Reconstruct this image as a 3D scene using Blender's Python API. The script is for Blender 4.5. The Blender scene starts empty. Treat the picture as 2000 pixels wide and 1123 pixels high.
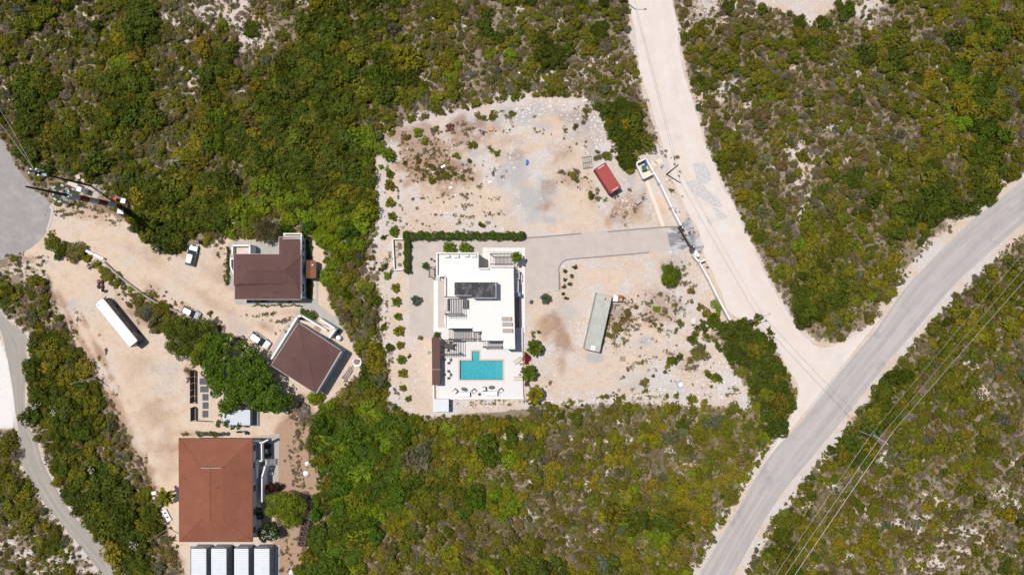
import bpy, math, random
import numpy as np
from mathutils import Vector, Matrix, Euler

# ------------------------------------------------------------------ camera, sky, sun, exposure
S = bpy.context.scene
COL = S.collection
MPP, HC = 0.11, 146.7                      # metres per photo pixel on the ground, camera height
cam = bpy.data.objects.new("camera", bpy.data.cameras.new("camera"))
COL.objects.link(cam)
cam.location = (0, 0, HC)
cam.data.sensor_width = 36.0
cam.data.lens = 24.0
cam.data.clip_end = 3000
S.camera = cam

EL, AZ = math.radians(70), math.radians(35)      # sun height; shadows fall 35 deg below the +x axis
sv = Vector((-math.cos(AZ) * math.cos(EL), math.sin(AZ) * math.cos(EL), math.sin(EL)))
W = bpy.data.worlds.new("World")
S.world = W
W.use_nodes = True
wn = W.node_tree
sky = wn.nodes.new("ShaderNodeTexSky")
sky.sky_type = 'NISHITA'
sky.sun_disc = False
sky.sun_elevation = EL
sky.sun_rotation = math.radians(305)
bg = wn.nodes["Background"]
wn.links.new(sky.outputs[0], bg.inputs[0])
bg.inputs[1].default_value = 0.075
sl = bpy.data.lights.new("sun", 'SUN')
sl.energy = 4.1
sl.angle = math.radians(0.5)
sl.color = (1.0, 0.955, 0.90)
so = bpy.data.objects.new("sun", sl)
COL.objects.link(so)
so.location = sv * 200
so.rotation_euler = (-sv).to_track_quat('-Z', 'Y').to_euler()
S.view_settings.view_transform = 'Standard'
S.view_settings.look = 'None'
S.view_settings.exposure = 0.0
S.view_settings.gamma = 1.0
S.view_settings.use_curve_mapping = False
S.cycles.max_bounces = 6
S.cycles.transparent_max_bounces = 8

R = random.Random(7)
nr = np.random.default_rng(11)


def P(px, py, z=0.0):
    """photo pixel at height z -> world point"""
    k = (HC - z) / HC * MPP
    return Vector(((px - 1000) * k, -(py - 561.5) * k, z))


# ------------------------------------------------------------------ numpy noise
def vnoise(x, y, seed):
    xi, yi = np.floor(x).astype(np.int64), np.floor(y).astype(np.int64)
    xf, yf = x - xi, y - yi
    u, v = xf * xf * (3 - 2 * xf), yf * yf * (3 - 2 * yf)

    def h(a, b):
        n = (a * 374761393 + b * 668265263 + seed * 974634777) & 0xffffffff
        n = ((n ^ (n >> 13)) * 1274126177) & 0xffffffff
        n = (n ^ (n >> 16)) & 0xffff
        return n / 65535.0
    return (h(xi, yi) * (1 - u) + h(xi + 1, yi) * u) * (1 - v) + (h(xi, yi + 1) * (1 - u) + h(xi + 1, yi + 1) * u) * v


def fbm(x, y, seed, octs=4):
    t, a, s = 0, 0.5, 0
    for o in range(octs):
        t = t + a * vnoise(x * 2 ** o, y * 2 ** o, seed + o * 17)
        s += a
        a *= 0.5
    return t / s


def sstep(a, b, x):
    t = np.clip((x - a) / (b - a), 0, 1)
    return t * t * (3 - 2 * t)


def sdist(poly, X, Y):
    """signed distance (pixels, inside positive) to a polygon"""
    p = np.asarray(poly, float)
    d = np.full(X.shape, 1e9)
    ins = np.zeros(X.shape, bool)
    n = len(p)
    for i in range(n):
        x0, y0 = p[i]
        x1, y1 = p[(i + 1) % n]
        ex, ey = x1 - x0, y1 - y0
        t = np.clip(((X - x0) * ex + (Y - y0) * ey) / (ex * ex + ey * ey + 1e-9), 0, 1)
        d = np.minimum(d, (X - x0 - t * ex) ** 2 + (Y - y0 - t * ey) ** 2)
        c = ((y0 > Y) != (y1 > Y)) & (X < (x1 - x0) * (Y - y0) / (y1 - y0 + 1e-12) + x0)
        ins ^= c
    d = np.sqrt(d)
    return np.where(ins, d, -d)


def smooth_line(pts, n):
    """Catmull-Rom through pts, resampled to n points evenly by length"""
    p = np.asarray(pts, float)
    q = np.vstack([2 * p[0] - p[1], p, 2 * p[-1] - p[-2]])
    out = []
    for i in range(1, len(q) - 2):
        for t in np.linspace(0, 1, 12, endpoint=False):
            a, b, c, d = q[i - 1], q[i], q[i + 1], q[i + 2]
            out.append(0.5 * (2 * b + (c - a) * t + (2 * a - 5 * b + 4 * c - d) * t * t + (3 * b - a - 3 * c + d) * t ** 3))
    out.append(p[-1])
    out = np.array(out)
    L = np.r_[0, np.cumsum(np.hypot(*np.diff(out, axis=0).T))]
    s = np.linspace(0, L[-1], n)
    return np.c_[np.interp(s, L, out[:, 0]), np.interp(s, L, out[:, 1])]


# ------------------------------------------------------------------ materials
class G:
    """small node-graph writer"""
    def __init__(self, name):
        self.m = bpy.data.materials.new(name)
        self.m.use_nodes = True
        self.t = self.m.node_tree
        self.b = self.t.nodes["Principled BSDF"]

    def put(self, sock, v):
        if isinstance(v, bpy.types.NodeSocket):
            self.t.links.new(v, sock)
        elif isinstance(v, (tuple, list)) and len(v) == 3 and sock.type == 'RGBA':
            sock.default_value = (*v, 1)
        else:
            sock.default_value = v

    def new(self, kind):
        return self.t.nodes.new("ShaderNode" + kind)

    def coord(self, which="Object", scale=None, rot=None):
        o = self.new("TexCoord").outputs[which]
        if scale is not None or rot is not None:
            mp = self.new("Mapping")
            self.put(mp.inputs[0], o)
            if scale is not None:
                mp.inputs["Scale"].default_value = scale
            if rot is not None:
                mp.inputs["Rotation"].default_value = rot
            o = mp.outputs[0]
        return o

    def noise(self, scale, detail=5, rough=0.6, vec=None, out=0):
        n = self.new("TexNoise")
        n.inputs["Scale"].default_value = scale
        n.inputs["Detail"].default_value = detail
        n.inputs["Roughness"].default_value = rough
        self.put(n.inputs["Vector"], vec if vec is not None else self.coord())
        return n.outputs[out]

    def voro(self, scale, vec=None, out="Distance", feature='F1'):
        n = self.new("TexVoronoi")
        n.feature = feature
        n.inputs["Scale"].default_value = scale
        self.put(n.inputs["Vector"], vec if vec is not None else self.coord())
        return n.outputs[out]

    def ramp(self, f, *stops):
        n = self.new("ValToRGB")
        e = n.color_ramp.elements
        while len(e) < len(stops):
            e.new(0.5)
        for el, (p, c) in zip(e, stops):
            el.position = p
            el.color = (c, c, c, 1) if not isinstance(c, tuple) else (*c, 1)
        self.put(n.inputs[0], f)
        return n.outputs[0]

    def mix(self, f, a, b, mode='MIX'):
        n = self.new("Mix")
        n.data_type = 'RGBA'
        n.blend_type = mode
        self.put(n.inputs[0], f)
        self.put(n.inputs[6], a)
        self.put(n.inputs[7], b)
        return n.outputs[2]

    def math(self, op, a, b=0.0, clamp=False):
        n = self.new("Math")
        n.operation = op
        n.use_clamp = clamp
        self.put(n.inputs[0], a)
        self.put(n.inputs[1], b)
        return n.outputs[0]

    def attr(self, name, kind='GEOMETRY', out="Color"):
        n = self.new("Attribute")
        n.attribute_type = kind
        n.attribute_name = name
        return n.outputs[out]

    def bump(self, h, strength=0.4, dist=0.05):
        n = self.new("Bump")
        n.inputs["Strength"].default_value = strength
        n.inputs["Distance"].default_value = dist
        self.put(n.inputs["Height"], h)
        self.put(self.b.inputs["Normal"], n.outputs[0])

    def done(self, col, rough=0.85, metal=0.0, spec=0.25):
        self.put(self.b.inputs["Base Color"], col)
        self.put(self.b.inputs["Roughness"], rough)
        self.put(self.b.inputs["Metallic"], metal)
        self.b.inputs["Specular IOR Level"].default_value = spec
        return self.m


MATS = {}


def mat(name, col, rough=0.8, var=0.15, scale=1.2, metal=0.0, spec=0.3, dirt=None, dirt_amt=0.0, bump=0.0, fine=14.0):
    """weathered plain surface: two scales of mottling, optional dirt colour"""
    if name in MATS:
        return MATS[name]
    g = G(name)
    n1 = g.noise(scale, 6, 0.65)
    n2 = g.noise(fine, 4, 0.7)
    f = g.math('ADD', g.math('MULTIPLY', n1, 0.65), g.math('MULTIPLY', n2, 0.35))
    lo = tuple(c * (1 - var) for c in col)
    hi = tuple(min(c * (1 + var), 0.95) for c in col)
    c = g.mix(g.ramp(f, (0.3, 0.0), (0.7, 1.0)), lo, hi)
    if dirt:
        d = g.ramp(g.noise(scale * 1.7, 8, 0.7), (0.62 - dirt_amt * 0.35, 0.0), (0.78 - dirt_amt * 0.2, 1.0))
        c = g.mix(d, c, dirt)
    if bump:
        g.bump(n2, bump, 0.03)
    MATS[name] = g.done(c, rough, metal, spec)
    return MATS[name]


# ------------------------------------------------------------------ object helpers
class MB:
    """collects shapes and links them as ONE mesh object"""
    def __init__(self, root=None):
        self.v, self.f, self.m = [], [], []
        self.root = root
        self.off = Vector(root.location) if root is not None else Vector((0, 0, 0))

    def add(self, vs, fs, mi=0):
        b = len(self.v)
        self.v += [tuple(p) for p in vs]
        self.f += [tuple(b + i for i in f) for f in fs]
        self.m += [mi] * len(fs)
        return self

    def box(self, c, s, rz=0.0, mi=0, rot=None):
        x, y, z = s[0] / 2, s[1] / 2, s[2] / 2
        M = rot if rot is not None else Matrix.Rotation(rz, 3, 'Z')
        c = Vector(c)
        vs = [c + M @ Vector(q) for q in ((-x, -y, -z), (x, -y, -z), (x, y, -z), (-x, y, -z), (-x, -y, z), (x, -y, z), (x, y, z), (-x, y, z))]
        return self.add(vs, [(0, 3, 2, 1), (4, 5, 6, 7), (0, 1, 5, 4), (1, 2, 6, 5), (2, 3, 7, 6), (3, 0, 4, 7)], mi)

    def prism(self, pts, z0, z1, mi=0, bottom=True):
        pts = [(p[0], p[1]) for p in pts]
        a = sum(pts[i][0] * pts[(i + 1) % len(pts)][1] - pts[(i + 1) % len(pts)][0] * pts[i][1] for i in range(len(pts)))
        if a < 0:
            pts = pts[::-1]
        n = len(pts)
        vs = [(x, y, z0) for x, y in pts] + [(x, y, z1) for x, y in pts]
        fs = [tuple(range(n, 2 * n))] + [(i, (i + 1) % n, n + (i + 1) % n, n + i) for i in range(n)]
        if bottom:
            fs.append(tuple(range(n - 1, -1, -1)))
        return self.add(vs, fs, mi)

    def pp(self, px, z0, z1, mi=0, zref=None):
        """prism from photo pixels of its top edge"""
        zz = z1 if zref is None else zref
        return self.prism([P(x, y, zz) for x, y in px], z0, z1, mi)

    def rect(self, x0, y0, x1, y1, z0, z1, mi=0, zref=None):
        return self.pp([(x0, y0), (x1, y0), (x1, y1), (x0, y1)], z0, z1, mi, zref)

    def bar(self, a, b, w, h, mi=0):
        """rectangular bar from a to b"""
        a, b = Vector(a), Vector(b)
        d = b - a
        L = d.length
        x = d.normalized()
        up = Vector((0, 0, 1)) if abs(x.z) < 0.95 else Vector((0, 1, 0))
        y = up.cross(x).normalized()
        z = x.cross(y)
        M = Matrix((x, y, z)).transposed()
        return self.box((a + b) / 2, (L, w, h), rot=M, mi=mi)

    def tube(self, a, b, r0, r1=None, n=8, mi=0, cap=True):
        a, b = Vector(a), Vector(b)
        r1 = r0 if r1 is None else r1
        x = (b - a).normalized()
        up = Vector((0, 0, 1)) if abs(x.z) < 0.95 else Vector((0, 1, 0))
        y = up.cross(x).normalized()
        z = x.cross(y)
        vs = []
        for c, r in ((a, r0), (b, r1)):
            for i in range(n):
                t = 2 * math.pi * i / n
                vs.append(c + y * (r * math.cos(t)) + z * (r * math.sin(t)))
        fs = [(i, (i + 1) % n, n + (i + 1) % n, n + i) for i in range(n)]
        if cap:
            fs += [tuple(range(n - 1, -1, -1)), tuple(range(n, 2 * n))]
        return self.add(vs, fs, mi)

    def path(self, pts, r, n=5, mi=0):
        pts = [Vector(p) for p in pts]
        vs, fs = [], []
        for k, p in enumerate(pts):
            d = (pts[min(k + 1, len(pts) - 1)] - pts[max(k - 1, 0)]).normalized()
            up = Vector((0, 0, 1)) if abs(d.z) < 0.95 else Vector((0, 1, 0))
            y = up.cross(d).normalized()
            z = d.cross(y)
            rr = r[k] if isinstance(r, (list, tuple)) else r
            for i in range(n):
                t = 2 * math.pi * i / n
                vs.append(p + y * (rr * math.cos(t)) + z * (rr * math.sin(t)))
        for k in range(len(pts) - 1):
            for i in range(n):
                fs.append((k * n + i, k * n + (i + 1) % n, (k + 1) * n + (i + 1) % n, (k + 1) * n + i))
        fs += [tuple(range(n - 1, -1, -1)), tuple(range((len(pts) - 1) * n, len(pts) * n))]
        return self.add(vs, fs, mi)

    def lathe(self, prof, n=14, c=(0, 0, 0), mi=0, sx=1.0, sy=1.0):
        """prof: (radius, z) list from bottom to top"""
        vs, fs = [], []
        for r, z in prof:
            for i in range(n):
                t = 2 * math.pi * i / n
                vs.append((c[0] + r * sx * math.cos(t), c[1] + r * sy * math.sin(t), c[2] + z))
        m = len(prof)
        for k in range(m - 1):
            for i in range(n):
                fs.append((k * n + i, k * n + (i + 1) % n, (k + 1) * n + (i + 1) % n, (k + 1) * n + i))
        fs += [tuple(range(n - 1, -1, -1)), tuple(range((m - 1) * n, m * n))]
        return self.add(vs, fs, mi)

    def loft(self, rings, mi=0, closed=True, cap=True):
        vs, fs = [], []
        n = len(rings[0])
        for r in rings:
            vs += r
        for k in range(len(rings) - 1):
            for i in range(n if closed else n - 1):
                fs.append((k * n + i, k * n + (i + 1) % n, (k + 1) * n + (i + 1) % n, (k + 1) * n + i))
        if cap:
            fs += [tuple(range(n - 1, -1, -1)), tuple(range((len(rings) - 1) * n, len(rings) * n))]
        return self.add(vs, fs, mi)

    def build(self, name, mats, parent=None, smooth=False):
        me = bpy.data.meshes.new(name)
        parent = parent if parent is not None else self.root
        o = self.off
        me.from_pydata([(p[0] - o[0], p[1] - o[1], p[2] - o[2]) for p in self.v], [], self.f)
        for m in (mats if isinstance(mats, (list, tuple)) else [mats]):
            me.materials.append(m)
        me.polygons.foreach_set("material_index", self.m)
        if smooth:
            me.polygons.foreach_set("use_smooth", [True] * len(self.f))
        me.update()
        ob = bpy.data.objects.new(name, me)
        COL.objects.link(ob)
        if parent is not None:
            ob.parent = parent
        elif self.root is None and False:
            pass
        return ob


def tag(o, label=None, cat=None, group=None, kind=None):
    if label:
        o["label"] = label
    if cat:
        o["category"] = cat
    if group:
        o["group"] = group
    if kind:
        o["kind"] = kind
    return o


def thing(name, label, cat, loc=(0, 0, 0), rz=0.0, group=None):
    o = bpy.data.objects.new(name, None)
    o.empty_display_size = 0.3
    COL.objects.link(o)
    o.location = loc
    o.rotation_euler = (0, 0, rz)
    return tag(o, label, cat, group)


def copy_tree(o, parent=None):
    c = o.copy()
    COL.objects.link(c)
    if parent is not None:
        c.parent = parent
    for ch in list(o.children):
        copy_tree(ch, c)
    return c


def place(proto, used, loc, rz=0.0, label=None, group=None, scale=None):
    """first call moves the prototype itself, later calls copy it with its parts"""
    if used.get(proto.name):
        o = copy_tree(proto)
    else:
        o = proto
        used[proto.name] = True
    o.location = loc
    o.rotation_euler = (0, 0, rz)
    if scale:
        o.scale = scale
    tag(o, label, None, group)
    return o


USED = {}


def ang(p, q):
    """heading in world of a photo-pixel direction p->q"""
    return math.atan2(-(q[1] - p[1]), q[0] - p[0])
# ------------------------------------------------------------------ layout outlines in photo pixels
ROAD_L = [(960, 1900), (1180, 1470), (1290, 1250), (1365, 1123), (1425, 1022), (1500, 896), (1550, 840), (1625, 748), (1675, 687), (1717, 637), (1770, 562), (1850, 476), (1912, 421), (1962, 381), (2030, 326), (2300, 110), (2700, -240)]
ROAD_R = [(1050, 1850), (1260, 1430), (1365, 1235), (1432, 1123), (1470, 1056), (1500, 1005), (1538, 950), (1582, 898), (1624, 846), (1712, 735), (1783, 650), (1860, 562), (1930, 496), (2003, 433), (2060, 385), (2330, 165), (2740, -190)]
TRACK_L = [(1110, -480), (1190, -180), (1215, -60), (1230, 0), (1237, 60), (1247, 110), (1258, 160), (1272, 210), (1288, 260), (1302, 300), (1316, 345), (1336, 400), (1360, 440), (1378, 500), (1402, 560), (1425, 608), (1470, 630), (1508, 655), (1524, 692), (1542, 725), (1560, 760), (1552, 800), (1528, 845), (1496, 900)]
TRACK_R = [(1230, -480), (1296, -180), (1305, -60), (1312, 0), (1322, 60), (1331, 120), (1346, 180), (1362, 235), (1376, 281), (1400, 340), (1430, 400), (1456, 450), (1480, 500), (1500, 545), (1526, 590), (1552, 632), (1576, 660), (1606, 676), (1646, 670), (1682, 648), (1720, 620)]
LANE_L = [(-400, 440), (-60, 600), (-20, 625), (0, 648), (13, 692), (22, 742), (29, 787), (35, 842), (44, 907), (62, 942), (87, 982), (120, 1022), (152, 1062), (200, 1123), (260, 1210), (420, 1500)]
LANE_R = [(-385, 400), (-40, 560), (0, 608), (17, 627), (36, 640), (54, 655), (50, 685), (55, 712), (50, 750), (49, 800), (57, 837), (68, 852), (85, 905), (106, 947), (134, 997), (176, 1042), (212, 1080), (227, 1123), (290, 1210), (452, 1480)]
CIRCLE = [(-80, 215), (0, 268), (30, 322), (60, 362), (86, 386), (100, 405), (96, 443), (80, 468), (50, 490), (0, 508), (-80, 520)]
YARD = [(97, 405), (140, 405), (190, 424), (240, 444), (275, 468), (320, 490), (362, 496), (395, 480), (420, 476), (450, 470), (520, 470), (548, 468), (600, 462), (628, 482), (640, 600), (690, 680), (704, 720), (640, 775), (600, 830), (618, 940), (612, 1040), (590, 1090), (545, 1140), (370, 1140), (345, 1060), (318, 980), (270, 880), (235, 810), (200, 740), (165, 680), (120, 590), (92, 530), (45, 497), (85, 470)]
LOT_N = [(735, 300), (752, 262), (790, 240), (830, 235), (880, 222), (915, 215), (960, 205), (1000, 196), (1060, 190), (1140, 195), (1168, 225), (1180, 255), (1192, 290), (1206, 325), (1232, 345), (1240, 318), (1282, 300), (1310, 345), (1350, 440), (1305, 448), (1030, 466), (780, 462), (738, 475), (740, 400), (730, 340)]
LOT_W = [(735, 465), (790, 455), (852, 470), (852, 808), (800, 806), (762, 780), (752, 700), (745, 600)]
LOT_E = [(1000, 500), (1090, 500), (1300, 486), (1362, 498), (1400, 565), (1425, 625), (1350, 660), (1400, 680), (1428, 720), (1452, 762), (1460, 795), (1400, 782), (1340, 788), (1260, 772), (1200, 777), (1050, 781), (1000, 784)]
LOT_S = [(840, 770), (1040, 770), (1045, 784), (940, 790), (880, 792), (845, 800)]
DRIVE = [(797, 462), (1022, 466), (1135, 457), (1190, 450), (1300, 443), (1312, 489), (1268, 493), (1180, 500), (1112, 506), (1100, 511), (1093, 520), (1091, 566), (1066, 569), (1050, 580), (1030, 600), (1020, 650), (850, 665), (800, 655)]
APRON = [(1303, 445), (1322, 443), (1334, 436), (1345, 424), (1353, 440), (1361, 458), (1375, 484), (1360, 490), (1342, 487), (1312, 489)]
GRIT_NE = [(1480, -60), (1640, -60), (1622, 15), (1590, 40), (1540, 22), (1480, 10)]
BANK = [(-60, 640), (0, 665), (13, 700), (21, 742), (27, 790), (25, 834), (-60, 834)]

# cover (0-9 per 50 px cell) and tone (g olive, d dark, b dry brown, y yellow olive, l lime) read off the photograph
DENS = """
6875885633 6557897584 8877886058 6321367788
7766786663 4688885847 7678505887 6776777898
7666988785 6999887857 7856505878 8757877988
6966986686 8998986747 7755502857 8767678898
7986887797 9999875412 2338820366 7756678998
6888887888 9999750000 0003830185 6556777888
5756888888 9999830000 0000600086 5576888898
0520598885 9999800000 0000000058 5587888783
0000099998 7899800000 0000000028 6787885100
0152057634 4268500000 0000000006 8887720003
2013320000 0058500000 0000000000 8888700037
8730353000 0018600000 0000000000 3998830688
2830035600 0018700000 0000000460 1693007888
0880003300 0008700000 0000000268 7000018887
0884000000 0018800000 0000000048 9001788878
0898200000 0018910000 0000000005 9104887657
2699620000 0079999977 8887777888 8018887777
8298820000 0159999776 8777776688 3067777776
8188830000 0159998875 6767777883 0575686765
8448962000 0049999896 6667888860 0576674665
5637985000 0089989776 6666898700 7865566545
4552686000 0388789877 8777888303 8766645445
6661287000 0789888888 9988887205 8766545557
"""
TONE = """
gdgbgdbbbb bbdgdgbgbg gbggb.bgbb bbbgbgygyg
ggbgydbbgb bgddggbybg ggggb.bggb gggbggbgdg
gbbyyybgdb gdddgdgybb gdbbb.bggg gbbggggdyg
bdbbddbbgb dddgdgbgbb ggbbbbbgbg gbbgbgyydg
bdgbddbbdg ddddggbbbb bbbddbbbbb bgbbbgyldg
bgdggbbgdd ddddlggggg gggbdggggb gbbbgbgydb
bdbdggggbg ddddd..... ....d..ggg bbgbgggbdg
.b..gddydb llddd..... ........gg bbgbggdgdg
.....ddddl gllll..... ........bg bgggbddgd.
.bdb.dddbb bblgbb.... .........g byggggg..b
b.bbb..... ..lgb..... .......... gdggyyg..g
ggb.bbb... ..bgg..... .......... bddgbb.bgg
bgb..gyd.. ..ggb..... .......gdd bdgg..ggyy
.dg...yd.. ..ggb..... .......bdd d.....gggb
.dgd...... ..bgd..... ........bd d..bdgggbg
.dddb..... ..lgyy.... .........d d..gdgggbb
bgddb..... ..lddggyyy gggbbygggy d.bdggbbgb
gbdgbb.... .bbdddgyyb gbbbybbbyg b.ddbggygb
gbdgdb.... .bgddddgyb bgbgbbyyyg bggbbybybb
gbgddgb... ..ylllggbl b bbyygyygg. .bgbbybgbb
bgbdddb... ..gllygbbb bbbbdldy.. ggybbbybbg
bggbddb... .bggybgybg ybbbyygb.g dyyyybbbbg
ggg.bdb... .dddgygygy ddyggyyb.g gybbbbbygg
"""
Dg = np.array([[int(c) for c in r.replace(" ", "")] for r in DENS.split("\n") if r.strip()], float) / 9.0
Tg = [r.replace(" ", "") for r in TONE.split("\n") if r.strip()]
assert Dg.shape == (23, 40), Dg.shape
Tg = [list((r + "g" * 40)[:40]) for r in Tg]
for r_ in range(16, 21):
    for c_ in range(12, 16 if r_ < 20 else 15):
        Tg[r_][c_] = 'e'
for r_, c_ in ((21, 12), (21, 13), (22, 13), (22, 11), (8, 11), (9, 13), (19, 18), (17, 19)):
    Tg[r_][c_] = 'e'
for r_ in range(16, 22):
    for c_ in range(17, 28):
        Dg[r_, c_] = min(1, Dg[r_, c_] + .11)

def bilin(x, y):
    u, v = np.clip(x / 50 - .5, 0, 38.999), np.clip(y / 50 - .5, 0, 21.999)
    i, j = v.astype(int), u.astype(int)
    fu, fv = u - j, v - i
    return (Dg[i, j] * (1 - fu) + Dg[i, j + 1] * fu) * (1 - fv) + (Dg[i + 1, j] * (1 - fu) + Dg[i + 1, j + 1] * fu) * fv




# ------------------------------------------------------------------ ground sheet with masks
gx = np.r_[-1200, -700, -400, -260, -180, np.arange(-150, 150.01, 0.5), 180, 260, 400, 700, 1200]
gy = np.r_[-1200, -700, -400, -260, -160, -120, np.arange(-95, 95.01, 0.5), 120, 160, 260, 400, 700, 1200]
GXm, GYm = np.meshgrid(gx, gy)
PX, PY = GXm / MPP + 1000, -GYm / MPP + 561.5
n_big = fbm(PX / 60, PY / 60, 3) - 0.5
n_mid = fbm(PX / 18, PY / 18, 8) - 0.5
wob = n_big * 34 + n_mid * 22


def zone_w(poly, soft=8, jit=1.0):
    return sstep(-soft, soft, sdist(poly, PX, PY) + wob * jit + soft * .7)


def blob(x, y, rx, ry, a=0.0, k=1.0):
    c, s = math.cos(math.radians(a)), math.sin(math.radians(a))
    u = ((PX - x) * c + (PY - y) * s) / rx
    v = (-(PX - x) * s + (PY - y) * c) / ry
    return k * (1 - sstep(0.15, 1.5, np.sqrt(u * u + v * v) + n_mid * 1.5 + n_big * .8))


def pmax(*ws):
    o = ws[0]
    for w in ws[1:]:
        o = np.maximum(o, w)
    return o


w_white = pmax(zone_w(LOT_N, 14, .9), zone_w(LOT_W, 9, .5), zone_w(LOT_E, 14, .9), zone_w([(840, 770), (1040, 770), (1045, 795), (940, 803), (845, 812)], 5, .4), zone_w(GRIT_NE, 9, .5), zone_w(BANK, 2, .1))
w_yard = zone_w(YARD, 11, .6)
road_poly = ROAD_L + ROAD_R[::-1]
track_poly = TRACK_L + TRACK_R[::-1]
lane_poly = LANE_L + LANE_R[::-1]
d_road = sdist(road_poly, PX, PY)
d_track = sdist(track_poly, PX, PY)
d_lane = sdist(lane_poly, PX, PY)
verge = pmax(sstep(-30, -15, d_road + wob * .42), sstep(-11, -2, d_track + wob * .4), sstep(-12, -3, d_lane + wob * .35) * .8)
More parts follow.
